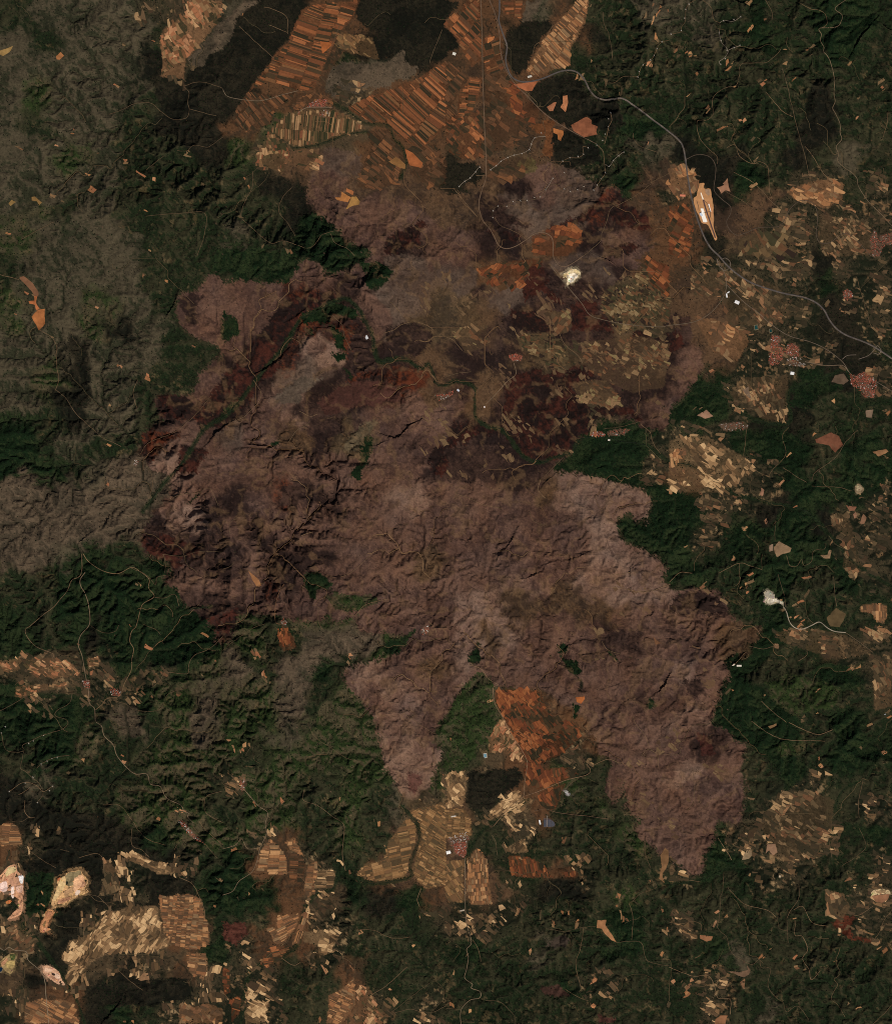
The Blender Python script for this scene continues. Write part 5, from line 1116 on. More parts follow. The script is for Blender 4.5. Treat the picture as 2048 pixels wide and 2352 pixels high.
FARMS = []
for q, (lab, poly, ang, band, wid, pal, fill) in enumerate(STRIPS):
    FARMS.append((lab, strips_in(poly, ang, band, wid * .58, fill, 100 + q), PAL[pal], True))
for q, (lab, poly, size, pal, fill, ang, el) in enumerate(MOSAICS):
    P = A2(poly)
    FARMS.append((lab, mosaic_in(lambda x, y: in_poly(x, y, P), box_of(poly), size * .80, min(.95, fill * 1.05), ang, el, 300 + q), PAL[pal], False))
BLOCKS = [A2(s[1]) for s in STRIPS + MOSAICS]
WOODED = [A2(p) for p, ch in PATCH if ch in 'KF']
DIRS = ['in the top left corner', 'left of the top centre', 'right of the top centre', 'in the top right corner',
        'on the upper left uplands', 'about the northern burn', 'about the burnt eastern slopes', 'in the upper eastern woods',
        'in the lower left valley', 'on the southern burn edge', 'by the southern plateau', 'in the lower eastern woods',
        'in the bottom left corner', 'left of the bottom centre', 'right of the bottom centre', 'in the bottom right corner']
for r_ in range(4):
    for c_ in range(4):
        def ok(x, y, c_=c_, r_=r_):
            m = (x >= max(0, 512 * c_)) & (x < 512 * c_ + 512) & (y >= 588 * r_) & (y < 588 * r_ + 588)
            xx = x + 16 * fbm(x, y, 50, 7, 3); yy = y + 16 * fbm(x, y, 50, 11, 3)
            m &= np.array([LET.get((int(a / 64), int(b / (2352 / 36.))), '') in ('E', 'Y') for a, b in zip(xx, yy)])
            for B in BLOCKS + WOODED: m &= ~in_poly(x, y, B)
            return m
        it = mosaic_in(ok, (512 * c_, 588 * r_, 512 * c_ + 512, 588 * r_ + 588), 7.6, .40, random.Random(c_ + 5 * r_).uniform(0, 90), 1.6, 500 + 4 * r_ + c_)
        if it: FARMS.append(('scattered small clearings ' + DIRS[4 * r_ + c_], it, PAL['clearing'] + (PAL['wood'] if r_ < 3 else PAL['pale']), False))
# single bright plots lost in the hills
for c_ in range(4):
    def ok2(x, y, c_=c_):
        m = (x >= 512 * c_) & (x < 512 * c_ + 512) & (y > 0) & (y < 2352) & ~in_poly(x, y, burn_outline)
        m &= np.array([LET.get((int(a / 64), int(b / (2352 / 36.))), '') in ('G', 'n', 'F', 'N') for a, b in zip(x, y)])
        for B in BLOCKS: m &= ~in_poly(x, y, B)
        return m
    it = mosaic_in(ok2, (512 * c_, 0, 512 * c_ + 512, 2352), 6.5, (.005, .007, .009, .010)[c_], 30 + 37 * c_, 1.9, 700 + c_)
    if it: FARMS.append(('lone small plots in the hills of the ' + ('far left', 'left centre', 'right centre', 'far right')[c_], it, PAL['wood'][:3] + PAL['tanbrick'][:4] + PAL['salmon'][:3], False))
# loose plots on old terraces within the burn
for k, (lab, x0, y0, x1, y1) in enumerate([('ochre terrace plots dotted over the south-eastern burn', 1340, 1340, 1720, 1960), ('ochre plots along the eastern slopes of the northern burn', 960, 620, 1560, 1100)]):
    it = mosaic_in(lambda x, y: in_poly(x, y, burn_outline) & (x > x0) & (x < x1) & (y > y0) & (y < y1), (x0, y0, x1, y1), 7.5, .03 if k < 1 else .06, 35 + 20 * k, 2.0, 600 + k)
    FARMS.append((lab, it, [(84,62,45),(92,68,48),(100,77,53),(112,88,61)], False))
def sub(poly_box):
    i0, i1 = np.searchsorted(gx, [poly_box[0], poly_box[2]]); j0, j1 = np.searchsorted(gy, [poly_box[1], poly_box[3]])
    return slice(j0, j1), slice(i0, i1)
Zb = blur(Z, 6)
fm = np.zeros(GX.shape)
for B in BLOCKS:
    sl = sub(box_of(B, 4)); fm[sl] = np.maximum(fm[sl], in_poly(GX[sl], GY[sl], B))
for lab, items, pal, strip in FARMS:
    if strip: continue
    for ring, ar in items:
        sl = sub(box_of(ring, 3)); fm[sl] = np.maximum(fm[sl], in_poly(GX[sl], GY[sl], ring))
fm = np.clip(blur(fm, 2) * 1.7, 0, 1); Z = Z * (1 - fm) + Zb * fm
PLANE = {}
lim = math.tan(math.radians(13)) * M
for f_, (lab, items, pal, strip) in enumerate(FARMS):
    if strip: continue
    for k_, (ring, ar) in enumerate(items):
        c = ring.mean(0); pts = np.vstack([ring, c, (ring + c) / 2]); zz = zat(pts[:, 0], pts[:, 1])
        D = pts - c; A_ = np.column_stack([np.ones(len(D)), D])
        co = np.linalg.solve(A_.T @ A_ + 1e-6 * np.eye(3), A_.T @ zz)
        g = math.hypot(co[1], co[2])
        if g > lim: co[1:] *= lim / g
        items[k_] = (ring, ar, (c, co))
        big = c + (ring - c) * (1 + 2.2 / max(2.0, math.sqrt(ar) * .55))
        sl = sub(box_of(big, 1)); m = in_poly(GX[sl], GY[sl], big)
        zp = co[0] + co[1] * (GX[sl] - c[0]) + co[2] * (GY[sl] - c[1]) - 1.6
        Z[sl] = np.where(m, zp, Z[sl])

# ------------------------------------------------------------------ land cover
burn = np.zeros(GX.shape)
BX = GX + fbm(GX, GY, 40, 60, 5, .62) * 6 + rng.uniform(-1.5, 1.5, GX.shape); BY = GY + fbm(GX, GY, 40, 65, 5, .62) * 6 + rng.uniform(-1.5, 1.5, GX.shape)
i0, i1 = np.searchsorted(gx, [280, 1800]); j0, j1 = np.searchsorted(gy, [300, 2060])
burn[j0:j1, i0:i1] = in_poly(BX[j0:j1, i0:i1], BY[j0:j1, i0:i1], burn_outline)
KX, KY = np.meshgrid(np.arange(-300, 2350, 5.0), np.arange(-300, 2655, 5.0))
bs = blur(burn, 3)
burn = (bs + .30 * fbm(GX, GY, 16, 58, 4, .7) + .10 * rng.standard_normal(GX.shape) > .5).astype(float)
def cover(fam):
    w = let_weights(KX, KY, only=(0, fam), warp=30, sharp=1.01)
    st = np.stack(list(w.values()), -1).astype(np.float32)
    u = np.clip((GX + 1.3 * jx + 300) / 5.0, 0, st.shape[1] - 1.001); v = np.clip((GY + 1.3 * jy + 300) / 5.0, 0, st.shape[0] - 1.001)
    i = u.astype(np.int32); j = v.astype(np.int32); fu = (u - i).astype(np.float32)[..., None]; fv = (v - j).astype(np.float32)[..., None]
    st = (st[j, i] * (1 - fu) + st[j, i + 1] * fu) * (1 - fv) + (st[j + 1, i] * (1 - fu) + st[j + 1, i + 1] * fu) * fv
    st = st ** 3.4
    sev = moist + .7 * north + .25 * fine
    w = {k: st[..., n] * np.exp(SEV.get(k, 0) * sev) for n, k in enumerate(w)}
    t = sum(w.values()) + 1e-12
    return {k: v / t for k, v in w.items()}
fine = fbm(GX, GY, 70, 66, 6, .68)
fine2 = fbm(GX, GY, 6, 70, 2, .7) + .5 * rng.standard_normal(GX.shape)
dzy, dzx = np.gradient(Z, gy, gx)                    # per map unit
lapl = blur(Z, 3) - Z                                # > 0 in hollows
north = np.clip(-(dzy) / M * 2.2, -1, 1)             # slopes that face north keep more wood
moist = np.clip(.5 * smooth(GA, 1.3, 2.9) + np.clip(lapl / 30, -.5, .5), -.5, 1)
SEV = {'D': 1.6, 'M': 1.6, 'P': -.6, 'R': 1.4, 'L': -1.0, 'Q': -1.0, 'B': -.3, 'F': 1.2, 'K': .8, 'N': -1.0, 'G': .2, 'n': .2}
wb = cover(1); wg = cover(2)
colr = np.zeros(GX.shape + (3,)); tree = np.zeros(GX.shape)
def mixin(weights, mask, wet):
    c = np.zeros(GX.shape + (3,)); t = np.zeros(GX.shape)
    for ch, w in weights.items():
        a, b, sh, td, _, fam = COVER[ch]
        f = smooth(fine * .9 + .35 * fine2 + wet * (moist + .6 * north) - (.5 - sh) * 1.6, -.4, .4)
        c += w[..., None] * (alb(a) * (1 - f[..., None]) + alb(b) * f[..., None])
        t += w * td * (.35 + 1.3 * f if fam == 2 and ch in 'NnE' else (1.3 - .6 * f))
    return c * mask[..., None], t * mask
c1, t1 = mixin(wb, burn, .35); c2, t2 = mixin(wg, 1 - burn, .8)
colr = c1 + c2; tree = t1 + t2
PWX = fbm(GX, GY, 26, 80, 5, .65) * 1.4 + rng.uniform(-.5, .5, GX.shape); PWY = fbm(GX, GY, 26, 85, 5, .65) * 1.4 + rng.uniform(-.5, .5, GX.shape)
def paint(poly, fn, warp=3.0):
    b = box_of(poly, 12)
    i0, i1 = np.searchsorted(gx, [b[0], b[2]]); j0, j1 = np.searchsorted(gy, [b[1], b[3]])
    sl = (slice(j0, j1), slice(i0, i1))
    m = in_poly(GX[sl] + PWX[sl] * warp, GY[sl] + PWY[sl] * warp, poly)
    fn(sl, m)
def cover_patch(ch, soft=0):
    a, b, sh, td, _, fam = COVER[ch]
    def fn(sl, m):
        f = smooth(fine[sl] * .9 + .35 * fine2[sl] + .7 * moist[sl] - (.5 - sh) * 1.6, -.6, .6)[..., None]
        c = alb(a) * (1 - f) + alb(b) * f
        if soft: c = c * soft + colr[sl] * (1 - soft); m = m & (burn[sl] > 0)
        colr[sl] = np.where(m[..., None], c, colr[sl]); tree[sl] = np.where(m, td * (1.2 - .5 * f[..., 0]), tree[sl])
    return fn
# scorched fringe outside the line of the fire
frg = smooth(bs, .04, .5) * (1 - burn) * smooth(fine2 + .6 * fine, -.1, .5) * .65
colr = colr * (1 - frg[..., None]) + frg[..., None] * alb((72,54,40))
# the scar is mottled: pale ash and rock on the rises, char and red earth elsewhere
mt = fbm(GX + 2 * jx, GY + 2 * jy, 70, 18, 6, .66); mh = fbm(GX, GY, 52, 24, 5, .6)
mfac = np.stack([1 + burn * (.20 * mt + .07 * mh), 1 + burn * .22 * mt, 1 + burn * (.22 * mt - .09 * mh)], -1)
colr *= np.clip(mfac, .45, 1.7)
# bare earth showing in small specks among trees and plots
wE = np.clip(wg.get('E', 0) + .8 * wg.get('Y', 0) + .25 * wg.get('n', 0) + .2 * wg.get('G', 0), 0, 1) * (1 - burn)
sp = fbm(GX + jx, GY + jy, 11, 28, 3, .75) + .35 * fbm(GX, GY, 60, 37, 2)
spk = smooth(sp, .62, .92) * wE * .75
cA = alb((128,98,66)) * (1 - smooth(mh, -.3, .5))[..., None] + alb((150,122,86)) * smooth(mh, -.3, .5)[..., None]
colr = colr * (1 - spk[..., None]) + spk[..., None] * cA
tree = tree * (1 - spk)
for poly, ch in BURNT: paint(poly, cover_patch(ch, .95), 7.0)
for poly, ch in PATCH: paint(poly, cover_patch(ch), 5.5)
paint([(1797,806),(1800,796),(1806,780),(1810,778),(1809,790),(1803,803)], cover_patch('F'), 1)
for poly, cc in GROUND_TINT:
    def fn(sl, m, cc=cc):
        f = (.85 + .22 * fine[sl] + .15 * fine2[sl])[..., None]
        w = m[..., None] * .85
        colr[sl] = colr[sl] * (1 - w) + w * alb(cc) * f; tree[sl] = np.where(m, tree[sl] * .3, tree[sl])
    paint(poly, fn, 5)
# farmland soil between the parcels
for s in STRIPS + MOSAICS:
    pal = PAL[s[5] if len(s) == 7 and isinstance(s[5], str) else s[3]]
    strip = isinstance(s[5], str)
    mid = np.mean([alb(c) for c in pal], 0) * (.78 if strip else .7)
    k = .95 if strip else (.45 if s[4] < .6 else .8)
    def fn(sl, m, mid=mid, k=k):
        f = (.9 + .3 * fine[sl] + .2 * fine2[sl])[..., None]
        colr[sl] = colr[sl] * (1 - m[..., None] * k) + m[..., None] * k * mid * f; tree[sl] = np.where(m, tree[sl] * (1 - k), tree[sl])
    paint(s[1], fn, 2)
for t in TOWNS:
    def fn(sl, m):
        colr[sl] = np.where(m[..., None], .45 * colr[sl] + .55 * alb((112,84,66)), colr[sl]); tree[sl] = np.where(m, tree[sl] * .25, tree[sl])
    paint(t[1], fn, 3)
# dust spread round the quarries and the airfield
for poly, cc in [(q[1], q[2]) for q in QUARRIES]:
    P = A2(poly); c = P.mean(0)
    def fn(sl, m, cc=cc):
        w = (m * np.clip(.30 + .35 * fine[sl], 0, .6))[..., None]
        colr[sl] = colr[sl] * (1 - w) + w * alb(cc) * .75; tree[sl] = np.where(m, tree[sl] * .5, tree[sl])
    paint(c + (P - c) * 1.22, fn, 4)
# stream beds: living green along the rivers, darker scrub up unburnt gullies, dark brown in burnt ones
rv = np.zeros(EX.shape)
for r in RIVERS: rv = np.maximum(rv, line_mask(EX, EY, r, 7.5))
rv = samp(rv, GX, GY)
gr = smooth(rv + .35 * fine + .10 * fine2, .18, .55) * (rv > .02) * (1 - .6 * np.clip(GF, 0, 1))
colr = colr * (1 - .8 * gr[..., None]) + .8 * gr[..., None] * alb((28,38,18)); tree = np.maximum(tree, gr * .75)
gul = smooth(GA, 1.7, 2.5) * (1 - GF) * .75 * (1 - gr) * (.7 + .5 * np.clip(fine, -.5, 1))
gul = np.clip(gul * (1 - .55 * burn), 0, .8)      # thickets follow the stream beds; burnt gullies are tinted darker, more weakly
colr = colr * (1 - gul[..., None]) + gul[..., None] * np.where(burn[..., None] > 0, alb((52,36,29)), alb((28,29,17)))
# ochre scars of old terraces and tracks in the burn, dark root mats elsewhere
och = smooth(ridged(GX + 2 * jx, GY + 2 * jy, 40, 33, 4) + .10 * fine, .76, .86) * burn * .32
colr = colr * (1 - och[..., None]) + och[..., None] * alb((116,88,60))
blk = smooth(fbm(GX, GY, 34, 94, 5, .6) + .5 * moist, .6, 1.0) * burn * .5
colr = colr * (1 - blk[..., None]) + blk[..., None] * alb((46,31,26))
colr *= np.exp((.06 + .17 * np.clip(tree, 0, 1)) * rng.standard_normal(GX.shape))[..., None]
colr = np.clip(colr, .002, .9)

# ------------------------------------------------------------------ materials
MATS = {}
def nodemat(name):
    m = bpy.data.materials.new(name); m.use_nodes = True
    nt = m.node_tree; b = nt.nodes['Principled BSDF']
    b.inputs['Roughness'].default_value = .95
    b.inputs['Specular IOR Level'].default_value = .12
    return m, nt, b
def N(nt, t, **kw):
    n = nt.nodes.new(t)
    for k, v in kw.items():
        if k in n.inputs: n.inputs[k].default_value = v
        else: setattr(n, k, v)
    return n
def noise_factor(nt, scale, lo, hi, detail=4, rough=.6):
    geo = N(nt, 'ShaderNodeNewGeometry')
    no = N(nt, 'ShaderNodeTexNoise'); no.inputs['Scale'].default_value = scale; no.inputs['Detail'].default_value = detail; no.inputs['Roughness'].default_value = rough
    mr = N(nt, 'ShaderNodeMapRange'); mr.inputs['From Min'].default_value = .3; mr.inputs['From Max'].default_value = .7
    mr.inputs['To Min'].default_value = lo; mr.inputs['To Max'].default_value = hi
    nt.links.new(geo.outputs['Position'], no.inputs['Vector']); nt.links.new(no.outputs['Fac'], mr.inputs['Value'])
    return mr.outputs[0]
def mul(nt, col_out, fac_out):
    v = N(nt, 'ShaderNodeVectorMath', operation='SCALE')
    nt.links.new(col_out, v.inputs[0]); nt.links.new(fac_out, v.inputs['Scale'])
    return v.outputs[0]
def ground_mat():
    m, nt, b = nodemat('ground_cover')
    at = N(nt, 'ShaderNodeAttribute', attribute_name='land_cover')
    c = mul(nt, at.outputs['Color'], noise_factor(nt, 1 / 45., .76, 1.24, 5, .75))
    c = mul(nt, c, noise_factor(nt, 1 / 400., .88, 1.12, 3))
    nt.links.new(c, b.inputs['Base Color'])
    geo = N(nt, 'ShaderNodeNewGeometry'); no = N(nt, 'ShaderNodeTexNoise'); no.inputs['Scale'].default_value = 1 / 55.; no.inputs['Detail'].default_value = 4; no.inputs['Roughness'].default_value = .65
    bp = N(nt, 'ShaderNodeBump'); bp.inputs['Strength'].default_value = 1.0; bp.inputs['Distance'].default_value = 10.0
    nt.links.new(geo.outputs['Position'], no.inputs['Vector']); nt.links.new(no.outputs['Fac'], bp.inputs['Height']); nt.links.new(bp.outputs['Normal'], b.inputs['Normal'])
    return m
def soil_mat(rgb, var=.14, scale=1 / 60., obj=.10, rough=.95):
    key = ('soil', tuple(rgb), var, scale, obj)
    if key in MATS: return MATS[key]
    m, nt, b = nodemat('ground_%d_%d_%d' % tuple(rgb))
    r = N(nt, 'ShaderNodeRGB'); r.outputs[0].default_value = tuple(alb(rgb)) + (1,)
    c = mul(nt, r.outputs[0], noise_factor(nt, scale, 1 - var, 1 + var))
    if obj:
        oi = N(nt, 'ShaderNodeObjectInfo'); mr = N(nt, 'ShaderNodeMapRange')
        mr.inputs['To Min'].default_value = 1 - obj; mr.inputs['To Max'].default_value = 1 + obj
        nt.links.new(oi.outputs['Random'], mr.inputs['Value']); c = mul(nt, c, mr.outputs[0])
    nt.links.new(c, b.inputs['Base Color']); b.inputs['Roughness'].default_value = rough
    MATS[key] = m
    return m
def solid_mat(name, rgb, rough=.7, spec=.3, var=.06):
    key = (name, tuple(rgb))
    if key in MATS: return MATS[key]
    m, nt, b = nodemat(name)
    r = N(nt, 'ShaderNodeRGB'); r.outputs[0].default_value = tuple(alb(rgb)) + (1,)
    nt.links.new(mul(nt, r.outputs[0], noise_factor(nt, 1 / 20., 1 - var, 1 + var)), b.inputs['Base Color'])
    b.inputs['Roughness'].default_value = rough; b.inputs['Specular IOR Level'].default_value = spec
    MATS[key] = m
    return m

# ------------------------------------------------------------------ object helpers
def mesh_np(name, V, loops, starts):
    me = bpy.data.meshes.new(name)
    V = np.asarray(V, np.float32); loops = np.asarray(loops, np.int32); starts = np.asarray(starts, np.int32)
    me.vertices.add(len(V)); me.vertices.foreach_set('co', V.ravel())
    me.loops.add(len(loops)); me.loops.foreach_set('vertex_index', loops)
    me.polygons.add(len(starts)); me.polygons.foreach_set('loop_start', starts)
    try: me.polygons.foreach_set('loop_total', np.diff(np.append(starts, len(loops))).astype(np.int32))
    except Exception: pass
    me.polygons.foreach_set('use_smooth', np.zeros(len(starts), bool))
    me.update(calc_edges=True)
    return me
def link(name, me, mat=None, parent=None, loc=None):
    o = bpy.data.objects.new(name, me); COL.objects.link(o)
    if mat is not None and me is not None and not len(me.materials): me.materials.append(mat)
    if parent is not None: o.parent = parent
    if loc is not None: o.location = loc
    return o
def tag(o, label=None, category=None, group=None, kind=None):
    if label: o['label'] = label
    if category: o['category'] = category
    if group: o['group'] = group
    if kind: o['kind'] = kind
    return o
CL = np.zeros((961, 840), bool)                      # ground taken by fields, roads, buildings (2.5 m.u. raster)
CLX, CLY = np.meshgrid(np.arange(840) * 2.5 - 20, np.arange(961) * 2.5 - 20)
def clear(poly, m=0):
    b = box_of(poly, 3); i0, i1 = int((b[0] + 20) / 2.5), int((b[2] + 20) / 2.5) + 2; j0, j1 = int((b[1] + 20) / 2.5), int((b[3] + 20) / 2.5) + 2
    i0, j0 = max(0, i0), max(0, j0)
    if i1 <= i0 or j1 <= j0: return
    CL[j0:j1, i0:i1] |= in_poly(CLX[j0:j1, i0:i1], CLY[j0:j1, i0:i1], poly)

# the ground itself
V = np.stack([wx(GX), wy(GY), Z], -1).reshape(-1, 3)
ids = np.arange(GX_N * GY_N).reshape(GY_N, GX_N)
quads = np.stack([ids[:-1, :-1], ids[1:, :-1], ids[1:, 1:], ids[:-1, 1:]], -1).reshape(-1, 4)
me = mesh_np('terrain', V, quads.ravel(), np.arange(0, len(quads) * 4, 4))
at = me.attributes.new('land_cover', 'FLOAT_COLOR', 'POINT')
at.data.foreach_set('color', np.concatenate([colr, np.ones(GX.shape + (1,))], -1).astype(np.float32).ravel())
me.polygons.foreach_set('use_smooth', np.zeros(len(quads), bool))
terrain = link('terrain', me, ground_mat())
tag(terrain, 'mountain terrain of scrub, forest soil and burnt ground seen from above', kind='structure')
print('terrain', len(V), 'slope p50/p90', np.percentile(np.hypot(dzx, dzy)[40:-40, 40:-40] / M, [50, 90]))
# ------------------------------------------------------------------ draped sheets and ribbons
def sheet_mesh(name, poly, off, grid=4.0, skirt=5.0, edge=3.0):
    """a patch of ground following the terrain, off metres above it, with a skirt"""
    P = A2(poly); n = len(P); ring = []
    for k in range(n):
        a, b = P[k], P[(k + 1) % n]; q = max(1, int(np.hypot(*(b - a)) / edge))
        for t in range(q): ring.append(a + (b - a) * t / q)
    ring = A2(ring); nr = len(ring)
    b = box_of(ring)
    X, Y = np.meshgrid(np.arange(b[0] + grid / 2, b[2], grid), np.arange(b[1] + grid / 2, b[3], grid))
    X = X.ravel(); Y = Y.ravel(); m = in_poly(X, Y, ring)
    pts = [Vector(p) for p in ring] + [Vector((x, y)) for x, y in zip(X[m], Y[m])]
    co, _, faces, *_ = delaunay_2d_cdt(pts, [(k, (k + 1) % nr) for k in range(nr)], [], 1, 1e-4)
    if not faces: return None
    C = A2([tuple(c) for c in co])
    V = np.stack([wx(C[:, 0]), wy(C[:, 1]), zat(C[:, 0], C[:, 1]) + off], 1)
    loops = []
    for f in faces:
        f = list(f)
        if len(f) == 3:
            a, c, d = V[f[0]], V[f[1]], V[f[2]]
            if (c[0] - a[0]) * (d[1] - a[1]) - (c[1] - a[1]) * (d[0] - a[0]) < 0: f = f[::-1]
        loops.append(f)
    # skirt along the border edges
    cnt = {}
    for f in loops:
        for k in range(len(f)):
            e = (f[k], f[(k + 1) % len(f)]); cnt[e] = 1
    V = V.tolist(); low = {}
    def lowv(i):
        if i not in low: low[i] = len(V); V.append([V[i][0], V[i][1], V[i][2] - off - skirt])
        return low[i]
    border = [e for e in cnt if (e[1], e[0]) not in cnt]
    for a, b_ in border: loops.append([b_, a, lowv(a), lowv(b_)])
    flat = [i for f in loops for i in f]; st = np.cumsum([0] + [len(f) for f in loops])[:-1]
    return mesh_np(name, V, flat, st)
def quad_strip(name, corners, off, seg=5.0, skirt=4.0):
    """one ploughed strip: four corners in order, cut along its long side"""
    a, b, c, d = [A2(p) for p in corners]
    n = max(1, int(math.hypot(*(b - a)) / seg)); t = np.linspace(0, 1, n + 1)[:, None]
    top = a + (b - a) * t; bot = d + (c - d) * t
    ring = np.vstack([top, bot[::-1]]); m = len(ring)
    z = zat(ring[:, 0], ring[:, 1]) + off
    V = np.vstack([np.stack([wx(ring[:, 0]), wy(ring[:, 1]), z], 1), np.stack([wx(ring[:, 0]), wy(ring[:, 1]), z - off - skirt], 1)])
    loops = []; 
    for k in range(n): loops += [k, m - 1 - k, m - 2 - k, k + 1]
    q = n
    for k in range(m): loops += [(k + 1) % m, k, m + k, m + (k + 1) % m][::-1]; q += 1
    return V, loops, range(0, 4 * q, 4)
def ribbon(name, line, width, off, step=2.5, thick=4.0, profile=((-.5, 0), (.5, 0))):
    C = dens(line, step)
    C = np.vstack([C[:1], .25 * C[:-2] + .5 * C[1:-1] + .25 * C[2:], C[-1:]]) if len(C) > 3 else C
    t = np.gradient(C, axis=0); t /= np.hypot(t[:, 0], t[:, 1])[:, None] + 1e-9
    nrm = np.stack([-t[:, 1], t[:, 0]], 1); w = width / M
    zc = np.maximum(np.maximum(zat(*(C + nrm * w * .5).T), zat(*(C - nrm * w * .5).T)), zat(*C.T))
    if len(zc) > 4: zc = np.maximum(zc, np.convolve(np.pad(zc, 2, mode='edge'), np.ones(5) / 5, 'valid'))
    rows = [C + nrm * w * -.5, C + nrm * w * .5]
    V = []
    for r, s in ((rows[0], -1), (rows[1], 1)):
        V.append(np.stack([wx(r[:, 0]), wy(r[:, 1]), zc + off], 1))
    for r in rows:
        V.append(np.stack([wx(r[:, 0]), wy(r[:, 1]), zc - 3 * thick], 1))
    n = len(C); V = np.vstack(V); k = np.arange(n - 1)
    top = np.stack([k, k + 1, n + k + 1, n + k], 1); l = np.stack([k, 2 * n + k, 2 * n + k + 1, k + 1], 1); r = np.stack([n + k, n + k + 1, 3 * n + k + 1, 3 * n + k], 1)
    # face order so that the top looks up
    a, b, c = V[top[0][0]], V[top[0][1]], V[top[0][2]]
    if np.cross(b[:2] - a[:2], c[:2] - a[:2]) < 0: top = top[:, ::-1]; l = l[:, ::-1]; r = r[:, ::-1]
    q = np.vstack([top, l, r])
    return mesh_np(name, V, q.ravel(), np.arange(0, 4 * len(q), 4)), C
def clear_line(C, width):
    w = width / M * .5 + 1.0
    for x, y in C[::1]:
        i = int((x + 20) / 2.5); j = int((y + 20) / 2.5); k = int(w / 2.5) 
        CL[max(0, j - k):max(0, j + k + 1), max(0, i - k):max(0, i + k + 1)] = True
def empty(name, p, z=None):
    o = bpy.data.objects.new(name, None); COL.objects.link(o)
    o.location = (0, 0, 0); o.empty_display_size = 50
    return o

# ------------------------------------------------------------------ farmland
def plot_mesh(name, ring, plane, off=0.0, skirt=4.0):
    """a terraced parcel: one flat polygon on its own plane, with a bank round it"""
    R = A2(ring); n = len(R); c, co = plane
    z = co[0] + co[1] * (R[:, 0] - c[0]) + co[2] * (R[:, 1] - c[1]) + off
    V = np.vstack([np.stack([wx(R[:, 0]), wy(R[:, 1]), z], 1), np.stack([wx(R[:, 0]), wy(R[:, 1]), z - skirt], 1)])
    o = list(range(n))
    if np.sum(R[:, 0] * np.roll(R[:, 1], -1) - R[:, 1] * np.roll(R[:, 0], -1)) > 0: o = o[::-1]      # y points south
    loops = list(o); st = [0]
    for k in range(n):
        a, b = o[k], o[(k + 1) % n]; st.append(len(loops)); loops += [b, a, n + a, n + b]
    return V, loops, st
n_fields = 0
def add_farmland(label, items, palette, strip):
    global n_fields
    root = empty('farmland', None); tag(root, label, kind='structure')
    items.sort(key=lambda q: -q[1])
    r = random.Random(len(label) * 31 + len(items)); pals = sorted(palette, key=sum)
    tint = fbm(A2([q[0][0][0] for q in items[:290]]), A2([q[0][0][1] for q in items[:290]]), 26, 9, 2) if items else []
    for n_, (ring, ar, *pl) in enumerate(items[:290]):
        if strip: c = palette[int(r.random() * len(palette))]
        else:
            t = .5 + .42 * float(tint[n_]) + r.uniform(-.3, .3)
            c = pals[int(min(.999, max(0, t)) * len(pals))]
        me = mesh_np('field', *(quad_strip('field', ring, 1.9) if strip else plot_mesh('field', ring, pl[0])))
        link('field', me, soil_mat(c), root); clear(ring); n_fields += 1
    if len(items) > 290:
        V = []; L = []; S = []; MI = []; b = 0
        rest = items[290:]
        for ring, ar, *pl in rest:
            v_, l_, s_ = quad_strip('f', ring, 1.9) if strip else plot_mesh('f', ring, pl[0])
            S += [len(L) + q for q in s_]; L += [b + q for q in l_]; MI += [r.randrange(len(palette))] * len(s_)
            V.append(v_); b += len(v_); clear(ring)
        V = np.vstack(V)
        me = mesh_np('small_fields', V, L, S)
        for c in palette: me.materials.append(soil_mat(c))
        me.polygons.foreach_set('material_index', np.array(MI, np.int32))
        tag(link('small_fields', me, None, root), kind='stuff')
for lab, it, pal, strip in FARMS: add_farmland(lab, it, pal, strip)
for lab, poly, cc in FIELDS:
    if poly[0][0] > 1480: g_ = sum(cc) / 3; cc = tuple(int((v * .8 + g_ * .2) * .9) for v in cc)      # duller soils of the east
    ring = []
    PP = A2(poly)
    for k in range(len(PP)):
        a, b = PP[k], PP[(k + 1) % len(PP)]; n = max(1, int(np.hypot(*(b - a)) / 4))
        for t in range(n): ring.append(a + (b - a) * t / n)
    ring = wobble(ring, .9, 8, 12)
    o = link('field', sheet_mesh('field', ring, 4.2, 4.0), soil_mat(cc, .30, 1 / 150., 0))
    tag(o, lab, 'field'); clear(ring)
print('fields', n_fields)

# ------------------------------------------------------------------ roads, tracks, rivers
for name, lab, w, cc, line in ROADS:
    me, C = ribbon(name, line, w * .9, 4.5)
    o = link(name, me, soil_mat(tuple(int(v * .9) for v in cc), .3, 1 / 120., 0)); tag(o, lab, kind='structure'); clear_line(C, w)
    if name == 'motorway':
        for s, nm in ((-1, 'carriageway'), (1, 'carriageway')):
            t = np.gradient(C, axis=0); t /= np.hypot(t[:, 0], t[:, 1])[:, None]
            side = C + np.stack([-t[:, 1], t[:, 0]], 1) * s * 0.95
            m2, _ = ribbon(nm, side[::2], 11, 6.0, 2.5, 1.0)
            tag(link(nm, m2, soil_mat((74,68,66), .06, 1 / 80., 0), o), kind='structure')
rt = random.Random(5)
for k, line in enumerate(TRACKS):
    cc = rt.choice([(100,80,58),(112,88,63),(94,76,55),(124,98,71)])
    w = rt.uniform(6.5, 10)
    # the wind farm tracks are pale gravel
    P = A2(line)
    pads = np.vstack([A2(p) for _, p in PADS])
    if np.min(np.hypot(P[:, None, 0] - pads[None, :, 0], P[:, None, 1] - pads[None, :, 1]), axis=1).mean() < 4: cc, w = (138,122,104), 8
    me, C = ribbon('dirt_track', wobble(dens(line, 6), .9, 12, 21), w, 4.0)
    tag(link('dirt_track', me, soil_mat(cc, .2, 1 / 90., .05)), 'narrow dirt track winding over the hills', kind='structure'); clear_line(C, 6)
